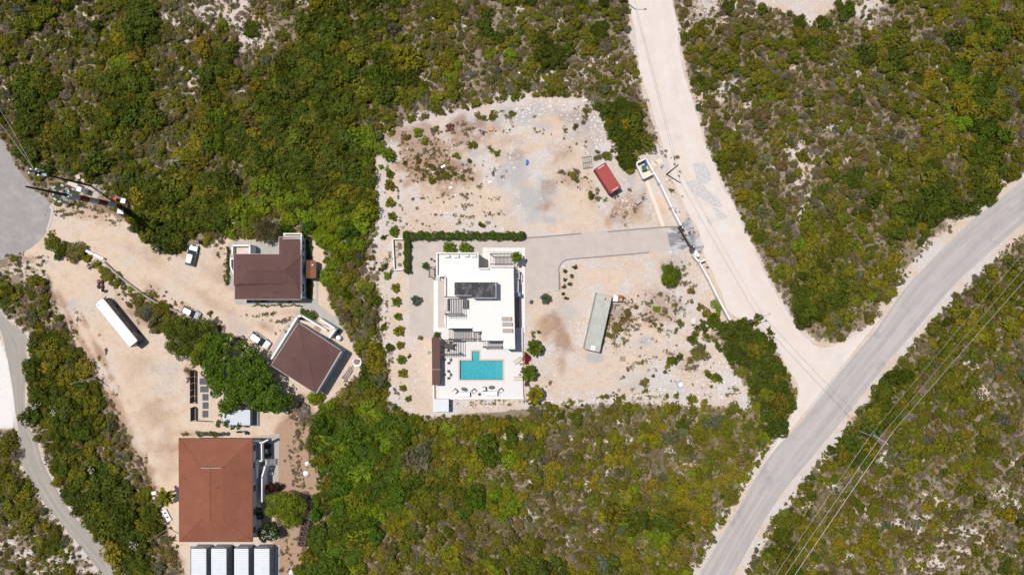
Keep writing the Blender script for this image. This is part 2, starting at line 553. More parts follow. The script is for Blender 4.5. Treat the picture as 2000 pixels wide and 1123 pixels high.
# bare limestone showing through the scrub
for b in [(420, 20, 45, 30, 20), (480, 60, 30, 55, -20), (515, 85, 18, 40, -15), (600, 0, 40, 12, 10), (160, 15, 40, 12, 60), (180, 40, 20, 8, 45), (350, 45, 30, 20, 0), (370, 70, 20, 12, 0), (345, 110, 30, 14, 40), (60, 90, 18, 8, 0), (140, 72, 12, 6, 0),
          (370, 155, 18, 40, -30), (395, 180, 14, 12, 0), (170, 157, 14, 5, 0), (470, 180, 18, 10, 20), (90, 85, 30, 12, 20), (840, 30, 10, 26, 0), (905, 40, 8, 45, -10), (915, 100, 6, 25, -15), (890, 160, 22, 14, 30), (820, 150, 12, 22, -20), (780, 118, 25, 8, 10), (960, 60, 10, 30, 0),
          (1085, 30, 14, 20, 0), (1090, 60, 10, 24, 0), (1165, 120, 30, 10, -15), (1185, 115, 22, 14, 0), (1230, 130, 10, 40, -15), (1150, 140, 18, 14, 0), (1080, 150, 14, 12, 0), (1020, 20, 14, 16, 0), (1060, 160, 30, 10, 10), (1110, 165, 26, 10, 10),
          (1345, 60, 10, 40, -10), (1445, 20, 50, 25, 0), (1430, 45, 30, 10, 0), (1500, 35, 45, 22, 0), (1640, 70, 14, 14, 0), (1690, 30, 24, 16, 30), (1645, 75, 12, 10, 0), (1700, 60, 14, 12, 0), (1715, 95, 14, 16, 0), (1530, 95, 14, 8, -30), (1555, 135, 20, 10, 0), (1630, 130, 8, 10, 0), (1680, 145, 12, 20, -20), (1760, 150, 16, 12, 20), (1850, 160, 16, 16, -40), (1825, 135, 26, 8, 0), (1635, 240, 40, 18, 20), (1610, 250, 20, 16, 0), (1580, 210, 8, 26, -10), (1420, 170, 28, 20, 10), (1400, 190, 20, 30, 0), (1370, 190, 12, 50, -12), (1440, 250, 10, 20, 0), (1460, 200, 12, 16, 0), (1690, 10, 20, 12, 0),
          (1560, 300, 28, 26, 30), (1600, 310, 18, 22, 20), (1655, 320, 22, 16, 10), (1570, 345, 22, 40, 10), (1575, 400, 18, 45, 8), (1610, 395, 10, 20, 10), (1520, 400, 14, 26, 0), (1510, 355, 16, 10, 0), (1650, 380, 8, 18, 10), (1555, 455, 6, 20, 0), (1720, 300, 10, 12, 20), (1505, 325, 16, 10, -40), (1670, 435, 12, 8, 0), (1620, 465, 12, 7, 0),
          (1925, 765, 26, 18, 20), (1965, 778, 16, 10, 0), (1900, 708, 16, 10, 20), (1880, 795, 12, 6, 0), (1960, 650, 14, 26, 30), (1990, 620, 10, 10, 0),
          (1660, 880, 16, 16, 0), (1730, 895, 28, 12, 20), (1790, 895, 20, 8, -10), (1815, 975, 26, 18, 10), (1850, 985, 14, 12, 0), (1705, 945, 16, 14, 10), (1690, 1000, 24, 10, -10), (1705, 1030, 30, 12, -30), (1760, 1020, 22, 12, 0), (1800, 1010, 20, 8, 0), (1790, 1035, 14, 10, 0), (1860, 1030, 22, 14, 0), (1900, 1045, 26, 14, 10), (1950, 960, 26, 10, 0), (1975, 985, 22, 16, 0), (1985, 905, 14, 18, 0), (1970, 1075, 30, 12, 10), (1930, 1060, 20, 10, 0), (1880, 1085, 18, 24, 0), (1785, 1105, 24, 16, 10), (1830, 1100, 22, 20, 0), (1840, 1060, 14, 10, 0), (1575, 975, 18, 16, 0), (1565, 990, 16, 8, 0), (1620, 945, 14, 10, 0), (1660, 1095, 18, 14, 0), (1585, 1105, 10, 16, 0),
          (1130, 860, 22, 12, 10), (1180, 865, 30, 10, 10), (1150, 880, 14, 10, 0), (1075, 893, 26, 10, -20), (1120, 893, 22, 7, 10), (1035, 905, 22, 12, 0), (1040, 935, 12, 20, -10), (1190, 890, 8, 22, 0), (1190, 920, 14, 12, 0), (1255, 905, 8, 16, 0), (1230, 862, 16, 10, 0), (1300, 880, 20, 10, 10), (1335, 905, 26, 18, 10), (1350, 860, 16, 10, 0), (1310, 855, 14, 10, -20), (1160, 955, 20, 12, 0), (1145, 945, 18, 10, 0), (1095, 945, 16, 8, 0), (1010, 965, 14, 6, 0), (1030, 1005, 18, 12, 0), (1000, 995, 12, 12, 0), (1130, 990, 14, 22, 0), (1105, 1010, 14, 8, 0), (1115, 1055, 16, 14, 30), (1200, 970, 22, 10, 10), (1240, 960, 10, 8, 0), (1010, 1025, 14, 14, 0), (1170, 1040, 10, 8, 0),
          (880, 930, 14, 10, 0), (990, 912, 14, 7, 0), (970, 1000, 14, 16, 0), (985, 1015, 20, 10, 20), (835, 870, 10, 12, 0), (985, 850, 14, 10, 0), (870, 990, 12, 10, 0), (1020, 850, 20, 8, 0), (1200, 825, 20, 8, 0), (1130, 815, 24, 8, 10), (1270, 825, 8, 16, -30), (1340, 820, 22, 12, 0), (1380, 835, 14, 10, 0),
          (30, 1020, 26, 22, 20), (15, 1060, 20, 20, 0), (55, 1085, 30, 14, 10), (140, 1085, 26, 20, 20), (100, 1100, 24, 14, 20), (20, 1005, 16, 10, 0), (60, 1045, 12, 24, 0), (80, 1120, 30, 10, 0),
          (40, 20, 14, 12, 0), (12, 170, 8, 8, 0), (10, 200, 20, 8, 0), (55, 470, 30, 12, 10), (40, 520, 40, 14, -10), (80, 515, 20, 20, 0), (45, 655, 12, 16, -20), (100, 610, 14, 30, -20), (735, 250, 18, 20, 0), (800, 270, 14, 12, 0), (720, 520, 12, 30, 0), (745, 330, 10, 30, 0), (730, 690, 8, 60, 0), (755, 560, 8, 60, 0)]:
    w_white = np.maximum(w_white, blob(*b, k=0.95) if len(b) == 5 else blob(*b))
w_open = np.clip((.78 - bilin(PX, PY)) * 1.1, 0, .62) * sstep(.38, .62, fbm(PX / 34, PY / 34, 63))
w_white = pmax(w_white, verge, w_open)
w_sand = pmax(w_yard, blob(860, 340, 70, 50), blob(1000, 290, 60, 40, 0, .8), blob(1075, 230, 30, 40, 0, .9), blob(960, 400, 70, 45, 0, .9), blob(870, 400, 50, 22), blob(1130, 390, 60, 40), blob(1090, 440, 60, 16), blob(1150, 430, 40, 20), blob(1130, 310, 40, 45, 0, .8), blob(1240, 420, 40, 30, 0, .6), blob(1290, 400, 20, 50, -25, .8), blob(770, 360, 16, 70, 0, .7),
             blob(1190, 535, 70, 30, 0, .8), blob(1120, 600, 60, 50, 0, .45), blob(1150, 740, 70, 28), blob(1200, 710, 60, 30, 0, .8), blob(1130, 720, 60, 40, 0, .5), blob(1250, 640, 70, 60, 0, .6), blob(1060, 620, 26, 50, 0, .8), blob(1340, 560, 26, 60, 0, .5), blob(790, 500, 14, 40, 0, .9), blob(790, 700, 40, 60, 0, .6), blob(830, 700, 26, 90, 0, .8), blob(780, 590, 18, 60, 0, .8),
             blob(1340, 400, 14, 60, -25, .5), blob(1400, 560, 14, 70, -28, .5), blob(60, 1000, 30, 14, 0, .4), blob(590, 900, 22, 60, 0, .9), blob(230, 650, 60, 120, -30, .8))
w_orange = pmax(blob(800, 268, 55, 26, 0, .8), blob(835, 308, 80, 55, 15, 1.0), blob(850, 338, 60, 24, 0, .8), blob(905, 345, 30, 18, 0, .6), blob(895, 250, 40, 22, 0, .7), blob(835, 310, 55, 40, 20, .75), blob(880, 330, 30, 16, 0, .5), blob(900, 265, 50, 25, 10, .6), blob(880, 250, 12, 9, 0, 1), blob(935, 245, 14, 6, 0, .9), blob(1080, 638, 34, 24, 0, .62), blob(1100, 670, 26, 22, 0, .72), blob(1098, 710, 10, 26, 0, .45), blob(1065, 402, 18, 14, 0, .6), blob(1070, 365, 14, 14, 0, .45), blob(1210, 410, 26, 18, -20, .8), blob(1215, 430, 40, 14, 0, .5), blob(1245, 400, 26, 26, 0, .55),
               blob(1115, 345, 26, 22, 0, .45), blob(1160, 385, 16, 24, -20, .45), blob(1210, 620, 28, 34, 40, .5), blob(1280, 615, 40, 26, 0, .5), blob(1350, 705, 28, 18, 0, .55), blob(1290, 595, 40, 40, 0, .4), blob(975, 290, 14, 26, 0, .3), blob(590, 850, 26, 60, 0, 1.1), blob(598, 930, 26, 40, 0, 1.15), blob(575, 900, 22, 50, 0, .8), blob(290, 600, 48, 34, 35, .7), blob(180, 405, 60, 18, 15, .5), blob(600, 950, 22, 20, 0, .8), blob(560, 1060, 24, 40, 0, .7), blob(595, 910, 22, 40, 0, .7), blob(1310, 525, 26, 20, 0, .35),
               blob(145, 640, 9, 80, -27, .75), blob(195, 690, 6, 75, -27, .7), blob(165, 625, 4, 40, -27, .6), blob(230, 800, 12, 60, -27, .6), blob(120, 585, 12, 26, -20, .6), blob(310, 785, 16, 12, 0, .45), blob(350, 845, 40, 8, 0, .35), blob(240, 865, 14, 40, -25, .6), blob(290, 930, 12, 60, -25, .6), blob(330, 1060, 14, 50, -20, .7), blob(160, 400, 60, 14, 15, .4), blob(165, 420, 70, 10, 15, .45), blob(350, 495, 24, 8, 25, .5), blob(370, 730, 12, 22, -15, .8), blob(360, 600, 18, 10, 30, .5), blob(300, 560, 40, 12, 35, .35), blob(520, 640, 26, 10, 20, .5), blob(575, 610, 30, 8, 0, .4), blob(425, 495, 16, 16, 0, .4), blob(45, 510, 50, 8, -10, .5), blob(255, 610, 14, 12, 0, .6))
w_orange = pmax(w_orange, blob(440, 535, 50, 30, 30, .42), blob(300, 800, 40, 40, 0, .42), blob(345, 870, 50, 16, 0, .5), blob(290, 500, 60, 18, 30, .32), blob(230, 600, 24, 60, -30, .35), blob(270, 720, 40, 30, 0, .3), blob(330, 870, 24, 60, 0, .35), blob(400, 580, 60, 14, 30, .35), blob(560, 815, 24, 14, 0, .4))
w_orange = pmax(w_orange, blob(1010, 300, 26, 20, 0, .35), blob(1120, 225, 40, 20, 0, .35), blob(1150, 270, 30, 30, 0, .3), blob(950, 250, 24, 18, 0, .45), blob(985, 275, 20, 16, 0, .35), blob(1100, 300, 30, 20, 0, .4), blob(1230, 420, 60, 20, 0, .45))
w_orange = np.maximum(w_orange, 1.15 * zone_w([(548, 848), (590, 788), (622, 830), (618, 1000), (590, 1066), (556, 1140), (546, 1060), (556, 960), (548, 900)], 14, .7))
w_grey = pmax(blob(1010, 225, 60, 18, -10, .7), blob(1130, 235, 40, 18, 30, .7), blob(1165, 205, 30, 14, 20, .6), blob(920, 240, 40, 16, -15, .6), blob(1080, 215, 30, 12, 0, .5), blob(1160, 300, 20, 30, 0, .5), blob(930, 300, 30, 16, -20, .6), blob(1005, 330, 26, 55, 0, .75), blob(1040, 395, 55, 40, 0, .7), blob(1075, 430, 26, 12, 0, .9), blob(985, 345, 18, 30, 0, .8), blob(900, 320, 24, 12, -20, .7), blob(1060, 245, 18, 10, 0, .5), blob(1118, 262, 16, 20, 0, .5), blob(1000, 230, 30, 14, 0, .6), blob(1200, 610, 22, 18, 0, .85), blob(1158, 698, 18, 9, 0, .95), blob(1108, 610, 24, 30, 0, .5), blob(1260, 665, 16, 10, 0, .7), blob(1300, 590, 50, 20, 0, .35), blob(1320, 770, 60, 30, 10, .35), blob(1250, 750, 50, 30, 0, .35), blob(1230, 355, 20, 40, -25, .5), blob(1170, 240, 16, 40, 0, .5), blob(475, 640, 40, 24, 20, .45), blob(330, 725, 30, 30, 0, .3), blob(140, 600, 26, 24, 0, .45), blob(1330, 510, 30, 24, 0, .5))  # grey gravel and rubble, plus a painted shadow pad below the green container
w_bank = zone_w(BANK, 2, .1)
w_soil = np.clip(fbm(PX / 90, PY / 90, 41) * 1.6 - .35, 0, 1)


def ground_material():
    g = G("ground_limestone_and_litter")
    A, B = g.attr("mask_a"), g.attr("mask_b")
    sa = g.new("SeparateColor"); g.put(sa.inputs[0], A)
    sb = g.new("SeparateColor"); g.put(sb.inputs[0], B)
    co = g.coord()
    n1 = g.noise(0.55, 8, 0.72, co)
    n2 = g.noise(2.6, 8, 0.75, co)
    n3 = g.noise(9.0, 4, 0.7, co)
    v1 = g.voro(5.0, co, "Color")
    vs = g.new("SeparateColor"); g.put(vs.inputs[0], v1)
    n0 = g.noise(.13, 8, .68, co)
    brk = g.math('SUBTRACT', g.math('ADD', g.math('MULTIPLY', n1, 1.0), g.math('MULTIPLY', n2, .9)), .95)

    def m(sock, k=1.9, lo=.34, hi=.66):
        return g.ramp(g.math('ADD', sock, g.math('MULTIPLY', brk, k)), (lo, 0.0), (hi, 1.0))
    grain = g.ramp(g.math('ADD', g.math('MULTIPLY', n2, .55), g.math('MULTIPLY', n3, .45)), (0.33, 0.0), (0.68, 1.0))
    litter = g.mix(grain, (.135, .098, .066), (.36, .282, .22))
    litter = g.mix(g.ramp(n2, (0.56, 0.0), (0.72, .8)), litter, (.44, .36, .295))
    litter = g.mix(g.ramp(n1, (0.48, 0.0), (0.66, .65)), litter, (.15, .122, .055))
    sand = g.mix(g.ramp(n1, (0.3, 0.0), (0.7, 1.0)), (.50, .36, .25), (.685, .545, .42))
    sand = g.mix(g.ramp(n0, (0.42, 0.0), (0.62, .55)), sand, (.58, .515, .46))
    sand = g.mix(g.ramp(n3, (0.26, .45), (0.38, 0.0)), sand, (.32, .225, .155))
    white = g.mix(grain, (.40, .345, .31), (.70, .645, .61))
    white = g.mix(g.ramp(n0, (0.45, 0.0), (0.55, .85)), white, g.mix(grain, (.47, .345, .25), (.655, .525, .415)))
    white = g.mix(g.ramp(vs.outputs[0], (0.90, 0.0), (0.95, .5)), white, (.74, .70, .66))
    white = g.mix(g.ramp(n3, (0.27, .7), (0.38, 0.0)), white, (.21, .16, .125))
    white = g.mix(g.ramp(n1, (0.60, 0.0), (0.72, .6)), white, (.36, .285, .22))
    orange = g.mix(grain, (.185, .088, .045), (.40, .235, .145))
    grey = g.mix(grain, (.31, .295, .285), (.52, .50, .49))
    c = g.mix(m(sa.outputs[0]), litter, white)
    c = g.mix(m(sa.outputs[1], 1.5), c, sand)
    sp = g.math('ADD', g.math('MULTIPLY', g.noise(1.7, 10, .82, co), .75), g.math('MULTIPLY', n0, .25))
    c = g.mix(g.ramp(sp, (.545, 0.), (.615, .62)), c, (.27, .19, .13))
    c = g.mix(g.ramp(sp, (.36, .7), (.44, 0.)), c, (.735, .69, .65))
    c = g.mix(g.math('MULTIPLY', m(sb.outputs[0], 1.3, .15, .9), .92), c, grey)
    c = g.mix(g.math('MULTIPLY', g.math('MULTIPLY', m(sa.outputs[2], 1.6, .12, .95), g.ramp(g.math('ADD', g.math('MULTIPLY', n2, .6), g.math('MULTIPLY', n3, .4)), (.30, .45), (.58, 1.0))), .85), c, orange)
    c = g.mix(sb.outputs[1], c, g.mix(grain, (.60, .56, .53), (.80, .77, .74)))
    g.bump(g.math('ADD', n2, g.math('MULTIPLY', n3, .6)), .55, .12)
    return g.done(c, .95, 0, .1)


def make_ground():
    ny, nx = GXm.shape
    me = bpy.data.meshes.new("ground")
    vs = np.stack([GXm.ravel(), GYm.ravel(), np.zeros(nx * ny)], 1)
    i = np.arange(nx * ny).reshape(ny, nx)
    fs = np.stack([i[:-1, :-1], i[:-1, 1:], i[1:, 1:], i[1:, :-1]], -1).reshape(-1, 4)
    me.vertices.add(len(vs)); me.vertices.foreach_set("co", vs.ravel().astype(np.float32))
    me.loops.add(fs.size); me.loops.foreach_set("vertex_index", fs.ravel().astype(np.int32))
    me.polygons.add(len(fs)); me.polygons.foreach_set("loop_start", np.arange(0, fs.size, 4, dtype=np.int32))
    me.update(calc_edges=True)
    for nm, ch in (("mask_a", (w_white, w_sand, np.clip(w_orange * 1.45, 0, 1), w_soil)), ("mask_b", (np.clip(w_grey * 1.4, 0, 1), w_bank, w_grey * 0, w_grey * 0 + 1))):
        a = me.color_attributes.new(nm, 'FLOAT_COLOR', 'POINT')
        a.data.foreach_set("color", np.stack([np.clip(q, 0, 1).ravel() for q in ch], 1).ravel().astype(np.float32))
    me.materials.append(ground_material())
    o = bpy.data.objects.new("ground", me)
    COL.objects.link(o)
    tag(o, "pale limestone and sandy ground of the whole site", None, None, "structure")


make_ground()


def strip(name, L, Rr, n, z, m, jit, seed, label):
    """road sheet between two edge lines, with across/along coordinates"""
    a, b = smooth_line(L, n), smooth_line(Rr, n)
    t = np.arange(n)
    ja = (fbm(t / 6.0, t * 0 + .5, seed, 4) - .5) * jit * 2
    jb = (fbm(t / 6.0, t * 0 + 9.5, seed, 4) - .5) * jit * 2
    d = b - a
    d /= np.linalg.norm(d, axis=1)[:, None]
    a = a + d * ja[:, None]
    b = b + d * jb[:, None]
    K = 8
    vs, fs, uv = [], [], []
    Ls = np.r_[0, np.cumsum(np.hypot(*np.diff((a + b) / 2, axis=0).T))] * MPP
    for i in range(n):
        for k in range(K + 1):
            q = a[i] + (b[i] - a[i]) * k / K
            vs.append(tuple(P(q[0], q[1], 0)[:2]) + (z,))
    for i in range(n - 1):
        for k in range(K):
            f = (i * (K + 1) + k, (i + 1) * (K + 1) + k, (i + 1) * (K + 1) + k + 1, i * (K + 1) + k + 1)
            fs.append(f)
            uv += [(k / K, Ls[i]), (k / K, Ls[i + 1]), ((k + 1) / K, Ls[i + 1]), ((k + 1) / K, Ls[i])]
    me = bpy.data.meshes.new(name)
    me.from_pydata(vs, [], fs)
    l = me.uv_layers.new(name="across_along")
    l.data.foreach_set("uv", np.array(uv, np.float32).ravel())
    me.materials.append(m)
    o = bpy.data.objects.new(name, me)
    COL.objects.link(o)
    return tag(o, label, None, None, "structure")


def streak_mat(name, lo, hi, streak, st_amt, freq, patch=None, patch_cut=(.6, .7), fine=(.0, .0)):
    g = G(name)
    uv = g.coord("UV", (freq, 0.035, 1))
    s1 = g.noise(1.0, 6, .6, uv)
    co = g.coord()
    n1 = g.noise(.35, 8, .7, co)
    n3 = g.noise(7, 5, .75, co)
    c = g.mix(g.ramp(g.math('ADD', g.math('MULTIPLY', n1, .6), g.math('MULTIPLY', n3, .4)), (.32, 0.), (.68, 1.)), lo, hi)
    c = g.mix(g.math('MULTIPLY', g.ramp(s1, (.42, 0.), (.66, 1.)), st_amt), c, streak)
    if patch:
        c = g.mix(g.ramp(g.noise(.16, 8, .62, co), (patch_cut[0], 0.), (patch_cut[1], .8)), c, patch)
    g.bump(n3, .35, .02)
    return g.done(c, .9, 0, .15)


M_ASPH = streak_mat("sun_bleached_asphalt", (.335, .300, .285), (.425, .388, .368), (.52, .478, .45), .6, 7.0, (.275, .258, .262), (.55, .70))
M_TRACK = streak_mat("packed_white_limestone", (.575, .505, .455), (.705, .64, .595), (.62, .50, .40), .55, 4.0, (.47, .445, .43), (.60, .78))
M_LANE = streak_mat("grey_gravel", (.265, .238, .205), (.345, .312, .272), (.42, .38, .34), .6, 6.0)
strip("dirt_track", TRACK_L, TRACK_R, 240, .004, M_TRACK, 7, 5, "white limestone track running down to the paved road")
strip("main_road", ROAD_L, ROAD_R, 260, .008, M_ASPH, 2.2, 9, "grey sun bleached paved road crossing the lower right")
strip("gravel_lane", LANE_L, LANE_R, 170, .006, M_LANE, 4, 15, "narrow grey gravel lane curving past the white bank")


def sheet(name, px, z, m, label, jit=0.0, seed=1, kind="structure", n=None, cat=None):
    pts = px
    if n:
        q = smooth_line(px + [px[0]], n)[:-1]
        t = np.arange(len(q))
        j = (fbm(t / 4.0, t * 0 + .5, seed, 4) - .5) * jit * 2
        c = q.mean(0)
        d = q - c
        d /= np.linalg.norm(d, axis=1)[:, None]
        pts = q + d * j[:, None]
    b = MB()
    b.add([tuple(P(x, y)[:2]) + (z,) for x, y in pts][::-1], [tuple(range(len(pts)))])
    o = b.build(name, m)
    return tag(o, label, cat, None, kind)


M_CIRC = mat("turning_circle_asphalt", (.305, .275, .26), .9, .15, .25, dirt=(.39, .36, .34), dirt_amt=.35)
sheet("turning_circle", CIRCLE, .008, M_CIRC, "grey paved turning circle at the end of the road", 1.2, 3, n=90)
M_KERB = mat("pale_concrete", (.52, .49, .46), .9, .12, 2.0, dirt=(.36, .33, .3), dirt_amt=.2)
M_STONE = mat("grey_stone_edging", (.23, .215, .21), .9, .25, 5.0)
o = MB()
kl = smooth_line([(97, 404), (102, 408), (99, 430), (92, 452)], 14)
for i in range(13):
    o.bar(P(*kl[i]) + Vector((0, 0, .035)), P(*kl[i + 1]) + Vector((0, 0, .035)), .5, .07)
tag(o.build("road_kerb", M_KERB), "pale concrete drainage kerb at the edge of the turning circle", None, None, "structure")
M_DRIVE = streak_mat("fine_pink_gravel", (.49, .415, .345), (.575, .495, .425), (.50, .42, .35), .2, 2.0)
gdrv = G("pinkish_gravel_drive")
_c = gdrv.coord()
_n = gdrv.math('ADD', gdrv.math('MULTIPLY', gdrv.noise(.5, 6, .6, _c), .5), gdrv.math('MULTIPLY', gdrv.noise(11, 5, .8, _c), .5))
_d = gdrv.noise(1.0, 6, .6, gdrv.coord("Object", (.12, 1.6, 1), (0, 0, .09)))
_col = gdrv.mix(gdrv.ramp(_n, (.30, 0.), (.70, 1.)), (.425, .365, .32), (.545, .48, .43))
_col = gdrv.mix(gdrv.ramp(_d, (.60, 0.), (.72, .35)), _col, (.36, .27, .20))
gdrv.bump(_n, .3, .02)
M_DRIVE = gdrv.done(_col, .95, 0, .1)
sheet("gravel_driveway", DRIVE, .006, M_DRIVE, "smooth pinkish gravel driveway leading from the gate to the villa")
gap = G("charcoal_cobbles")
_n = gap.noise(1.1, 8, .7)
_v = gap.voro(6.0)
_col = gap.mix(gap.ramp(_v, (.2, 0.), (.6, 1.)), (.16, .155, .17), (.25, .245, .265))
_w = gap.ramp(gap.noise(.35, 9, .72, gap.coord("Object", (.5, 1.5, 1), (0, 0, .25))), (.47, 0.), (.56, .9))
M_APRON = gap.done(gap.mix(_w, _col, (.54, .515, .50)), .9)
sheet("gate_apron", APRON, .010, M_APRON, "charcoal cobbled apron dusted with white sand at the gate", n=60, jit=1.0)
for i, pts in enumerate([[(1352, 322), (1372, 316), (1384, 330), (1388, 352), (1366, 358)], [(1340, 356), (1362, 352), (1384, 372), (1402, 388), (1410, 402), (1396, 404), (1374, 392), (1350, 376)], [(1388, 404), (1402, 408), (1420, 424), (1412, 430), (1396, 420), (1400, 416)], [(1380, 424), (1390, 428), (1392, 438), (1382, 436)]]):
    g2 = MATS.get("gp")
    if g2 is None:
        gg = G("grey_gravel_patch")
        nn = gg.noise(2.0, 8, .75)
        g2 = gg.done(gg.mix(gg.ramp(nn, (.4, 0.), (.6, 1.)), (.42, .405, .40), (.60, .56, .53)), .95)
        MATS["gp"] = g2
    sheet("road_patch", pts, .008 + .0025 * i, g2, "loose grey gravel spread on the white track", 3, 20 + i, n=48)
# concrete strip and pad by the bin store, dark stone edging of the drive
M_CREAM = mat("cream_concrete", (.68, .59, .47), .9, .08, .8)
b = MB()
b.pp([(1259, 351.6), (1265.6, 350), (1299, 442), (1292, 443.5)], 0, .05)
tag(b.build("concrete_path", M_CREAM), "long cream concrete strip from the bin store to the driveway", None, None, "structure")
b = MB()
b.pp([(1271, 317), (1291, 308.5), (1295, 317), (1276, 327)], 0, .05)
tag(b.build("concrete_pad", M_CREAM), "cream concrete pad outside the bin store beside the track", None, None, "structure")


def edging(name, pts, label, n, m, w=.22, h=.12):
    q = smooth_line(pts, n + 1)
    rt = thing(name, label, "edging", P(*pts[0]))
    for i in range(n):
        a, c = P(*q[i]), P(*q[i + 1])
        d = (c - a) * .03
        MB(rt).bar(a + d + Vector((0, 0, h / 2)), c - d + Vector((0, 0, h / 2 + R.uniform(-.01, .01))), w, h).build("stone", m)


edging("stone_edging", [(1022, 465), (1080, 461), (1135, 456)], "dark stone edging between the hedge end and the driveway", 14, M_STONE)
edging("stone_edging", [(1186, 453), (1240, 448), (1300, 443.5), (1325, 442.5)], "dark stone edging along the driveway up to the gate", 18, M_STONE)
edging("stone_edging", [(1268, 493), (1190, 500), (1112, 506.5), (1100, 511), (1092, 521), (1090.5, 530)], "dark stone edging curving round the lower side of the driveway", 26, M_STONE)
edging("stone_edging", [(1066, 569.5), (1078, 568), (1091, 566.5)], "short pale stone edging ending beside the large blue green succulent", 4, M_KERB, .3, .25)
edging("stone_edging", [(1092, 531), (1092.5, 566)], "short dark stone edging with a pale cap beside small succulents", 5, M_STONE, .3, .2)
# ------------------------------------------------------------------ building materials
M_WHITE = mat("white_render", (.715, .690, .655), .75, .025, .4, dirt=(.70, .68, .65), dirt_amt=.0)
M_WALLW = mat("white_wall_paint", (.76, .755, .74), .8, .05, .8, dirt=(.55, .52, .48), dirt_amt=.1)
M_DECK = mat("white_porcelain_deck", (.655, .63, .61), .6, .03, .8)
M_MEMB = None
_g = G("black_roof_membrane")
_n = _g.noise(.9, 9, .75, _g.coord("Object", (1.4, .7, 1)))
_n2 = _g.noise(5, 6, .8)
_c = _g.mix(_g.ramp(_n2, (.35, 0.), (.65, 1.)), (.028, .028, .032), (.065, .062, .066))
M_MEMB = _g.done(_g.mix(_g.ramp(_g.math('ADD', _g.math('MULTIPLY', _n, .6), _g.math('MULTIPLY', _n2, .4)), (.50, 0.), (.63, .9)), _c, (.30, .28, .275)), .8)
M_TIMBER = mat("dark_pergola_timber", (.085, .058, .048), .7, .2, 3)
M_BROWNROOF = mat("brown_cabana_roof", (.115, .062, .048), .75, .15, 2.5)
M_CREAMT = mat("cream_terrace_tile", (.74, .71, .66), .7, .03, 1)
M_GLASS = mat("dark_window_glass", (.03, .045, .06), .08, .1, 1, spec=.6)
M_BLUEGL = mat("blue_grey_glass_roof", (.22, .30, .36), .1, .1, 1, spec=.6)
M_ALU = mat("white_aluminium", (.72, .72, .72), .4, .04, 1)
M_BRICK = mat("pink_terrace_paving", (.70, .61, .54), .9, .15, 3)
M_BLUEW = mat("pale_blue_wall_paint", (.50, .60, .62), .85, .06, .7, dirt=(.40, .45, .46), dirt_amt=.15)
M_GREYBL = mat("grey_blue_wall_paint", (.33, .38, .39), .85, .08, .7, dirt=(.2, .22, .22), dirt_amt=.2)
M_PAV = mat("grey_concrete_path", (.40, .37, .34), .9, .12, 1.0, dirt=(.28, .25, .22), dirt_amt=.25)
M_BLACK = mat("black_rubber", (.02, .02, .02), .8, .2, 3)
M_DKG = mat("dark_grey_fabric", (.10, .095, .095), .9, .1, 3)
M_TAUPE = mat("taupe_cushion_fabric", (.40, .34, .295), .9, .08, 4)
M_STEEL = mat("galvanised_steel", (.42, .43, .43), .5, .1, 3, metal=.4)


def shingle(name, lo, hi, patch, wear=.0):
    g = G(name)
    co = g.coord()
    n1 = g.noise(.28, 6, .65, co)
    n2 = g.noise(1.0, 5, .7, g.coord("Object", (1.2, 5.5, 5.5)))
    n3 = g.noise(8, 4, .8, co)
    f = g.math('ADD', g.math('ADD', g.math('MULTIPLY', n1, .4), g.math('MULTIPLY', n2, .3)), g.math('MULTIPLY', n3, .3))
    c = g.mix(g.ramp(f, (.36, 0.), (.64, 1.)), lo, hi)
    if wear:
        w = g.noise(.8, 7, .7, g.coord("Object", (1, .8, 1)))
        c = g.mix(g.ramp(w, (.68 - wear * .04, 0.), (.71 - wear * .04, .8)), c, patch)
    g.bump(n2, .3, .02)
    return g.done(c, .9, 0, .15)


M_SH_A = shingle("brown_shingles", (.100, .052, .045), (.150, .082, .072), (.1, .1, .1))
M_SH_C = shingle("terracotta_shingles", (.190, .070, .040), (.275, .108, .066), (.06, .055, .05), 1.0)


def window(root_mb, c, w, h, axis, name="window", fm=None):
    """framed window, a part with its pane: c centre, axis 'x' faces +x, 'y' faces y"""
    rt = root_mb
    f = MB(rt)
    c = Vector(c)
    t = .06
    if axis == 'x':
        for dy in (-w / 2, w / 2):
            f.box(c + Vector((0, dy, 0)), (.09, t, h + t))
        for dz in (-h / 2, h / 2):
            f.box(c + Vector((0, 0, dz)), (.09, w - t, t))
        f.box(c, (.07, t * .7, h - t))
    else:
        for dx in (-w / 2, w / 2):
            f.box(c + Vector((dx, 0, 0)), (t, .09, h + t))
        for dz in (-h / 2, h / 2):
            f.box(c + Vector((0, 0, dz)), (w - t, .09, t))
        f.box(c, (t * .7, .07, h - t))
    fo = f.build(name, fm or M_ALU)
    p = MB(rt)
    p.box(c, (.03, w - t * 1.2, h - t * 1.2) if axis == 'x' else (w - t * 1.2, .03, h - t * 1.2))
    po = p.build("pane", M_GLASS)
    po.parent = fo
    return fo


# ------------------------------------------------------------------ the white pool villa
ZR = 5.5
villa = thing("pool_villa", "white flat roofed villa with pool deck, black stair tower and roof terrace", "villa", P(935, 590))
OUT = [(852, 495), (934, 495), (934, 524), (956, 524), (956, 520), (1003, 520), (1006, 680.5), (983, 680.5), (983, 664), (941, 664), (941, 646), (923, 646), (923, 640), (869, 640), (868, 539), (852, 539)]
MB(villa).pp(OUT, 0, ZR).build("wall", M_WHITE)


def parapet(a, b, w=.28, z0=ZR, z1=ZR + .75):
    m = MB(villa)
    p, q = P(a[0], a[1], z1), P(b[0], b[1], z1)
    p.z = q.z = (z0 + z1) / 2
    m.bar(p, q, w, z1 - z0)
    m.build("parapet", M_WHITE)


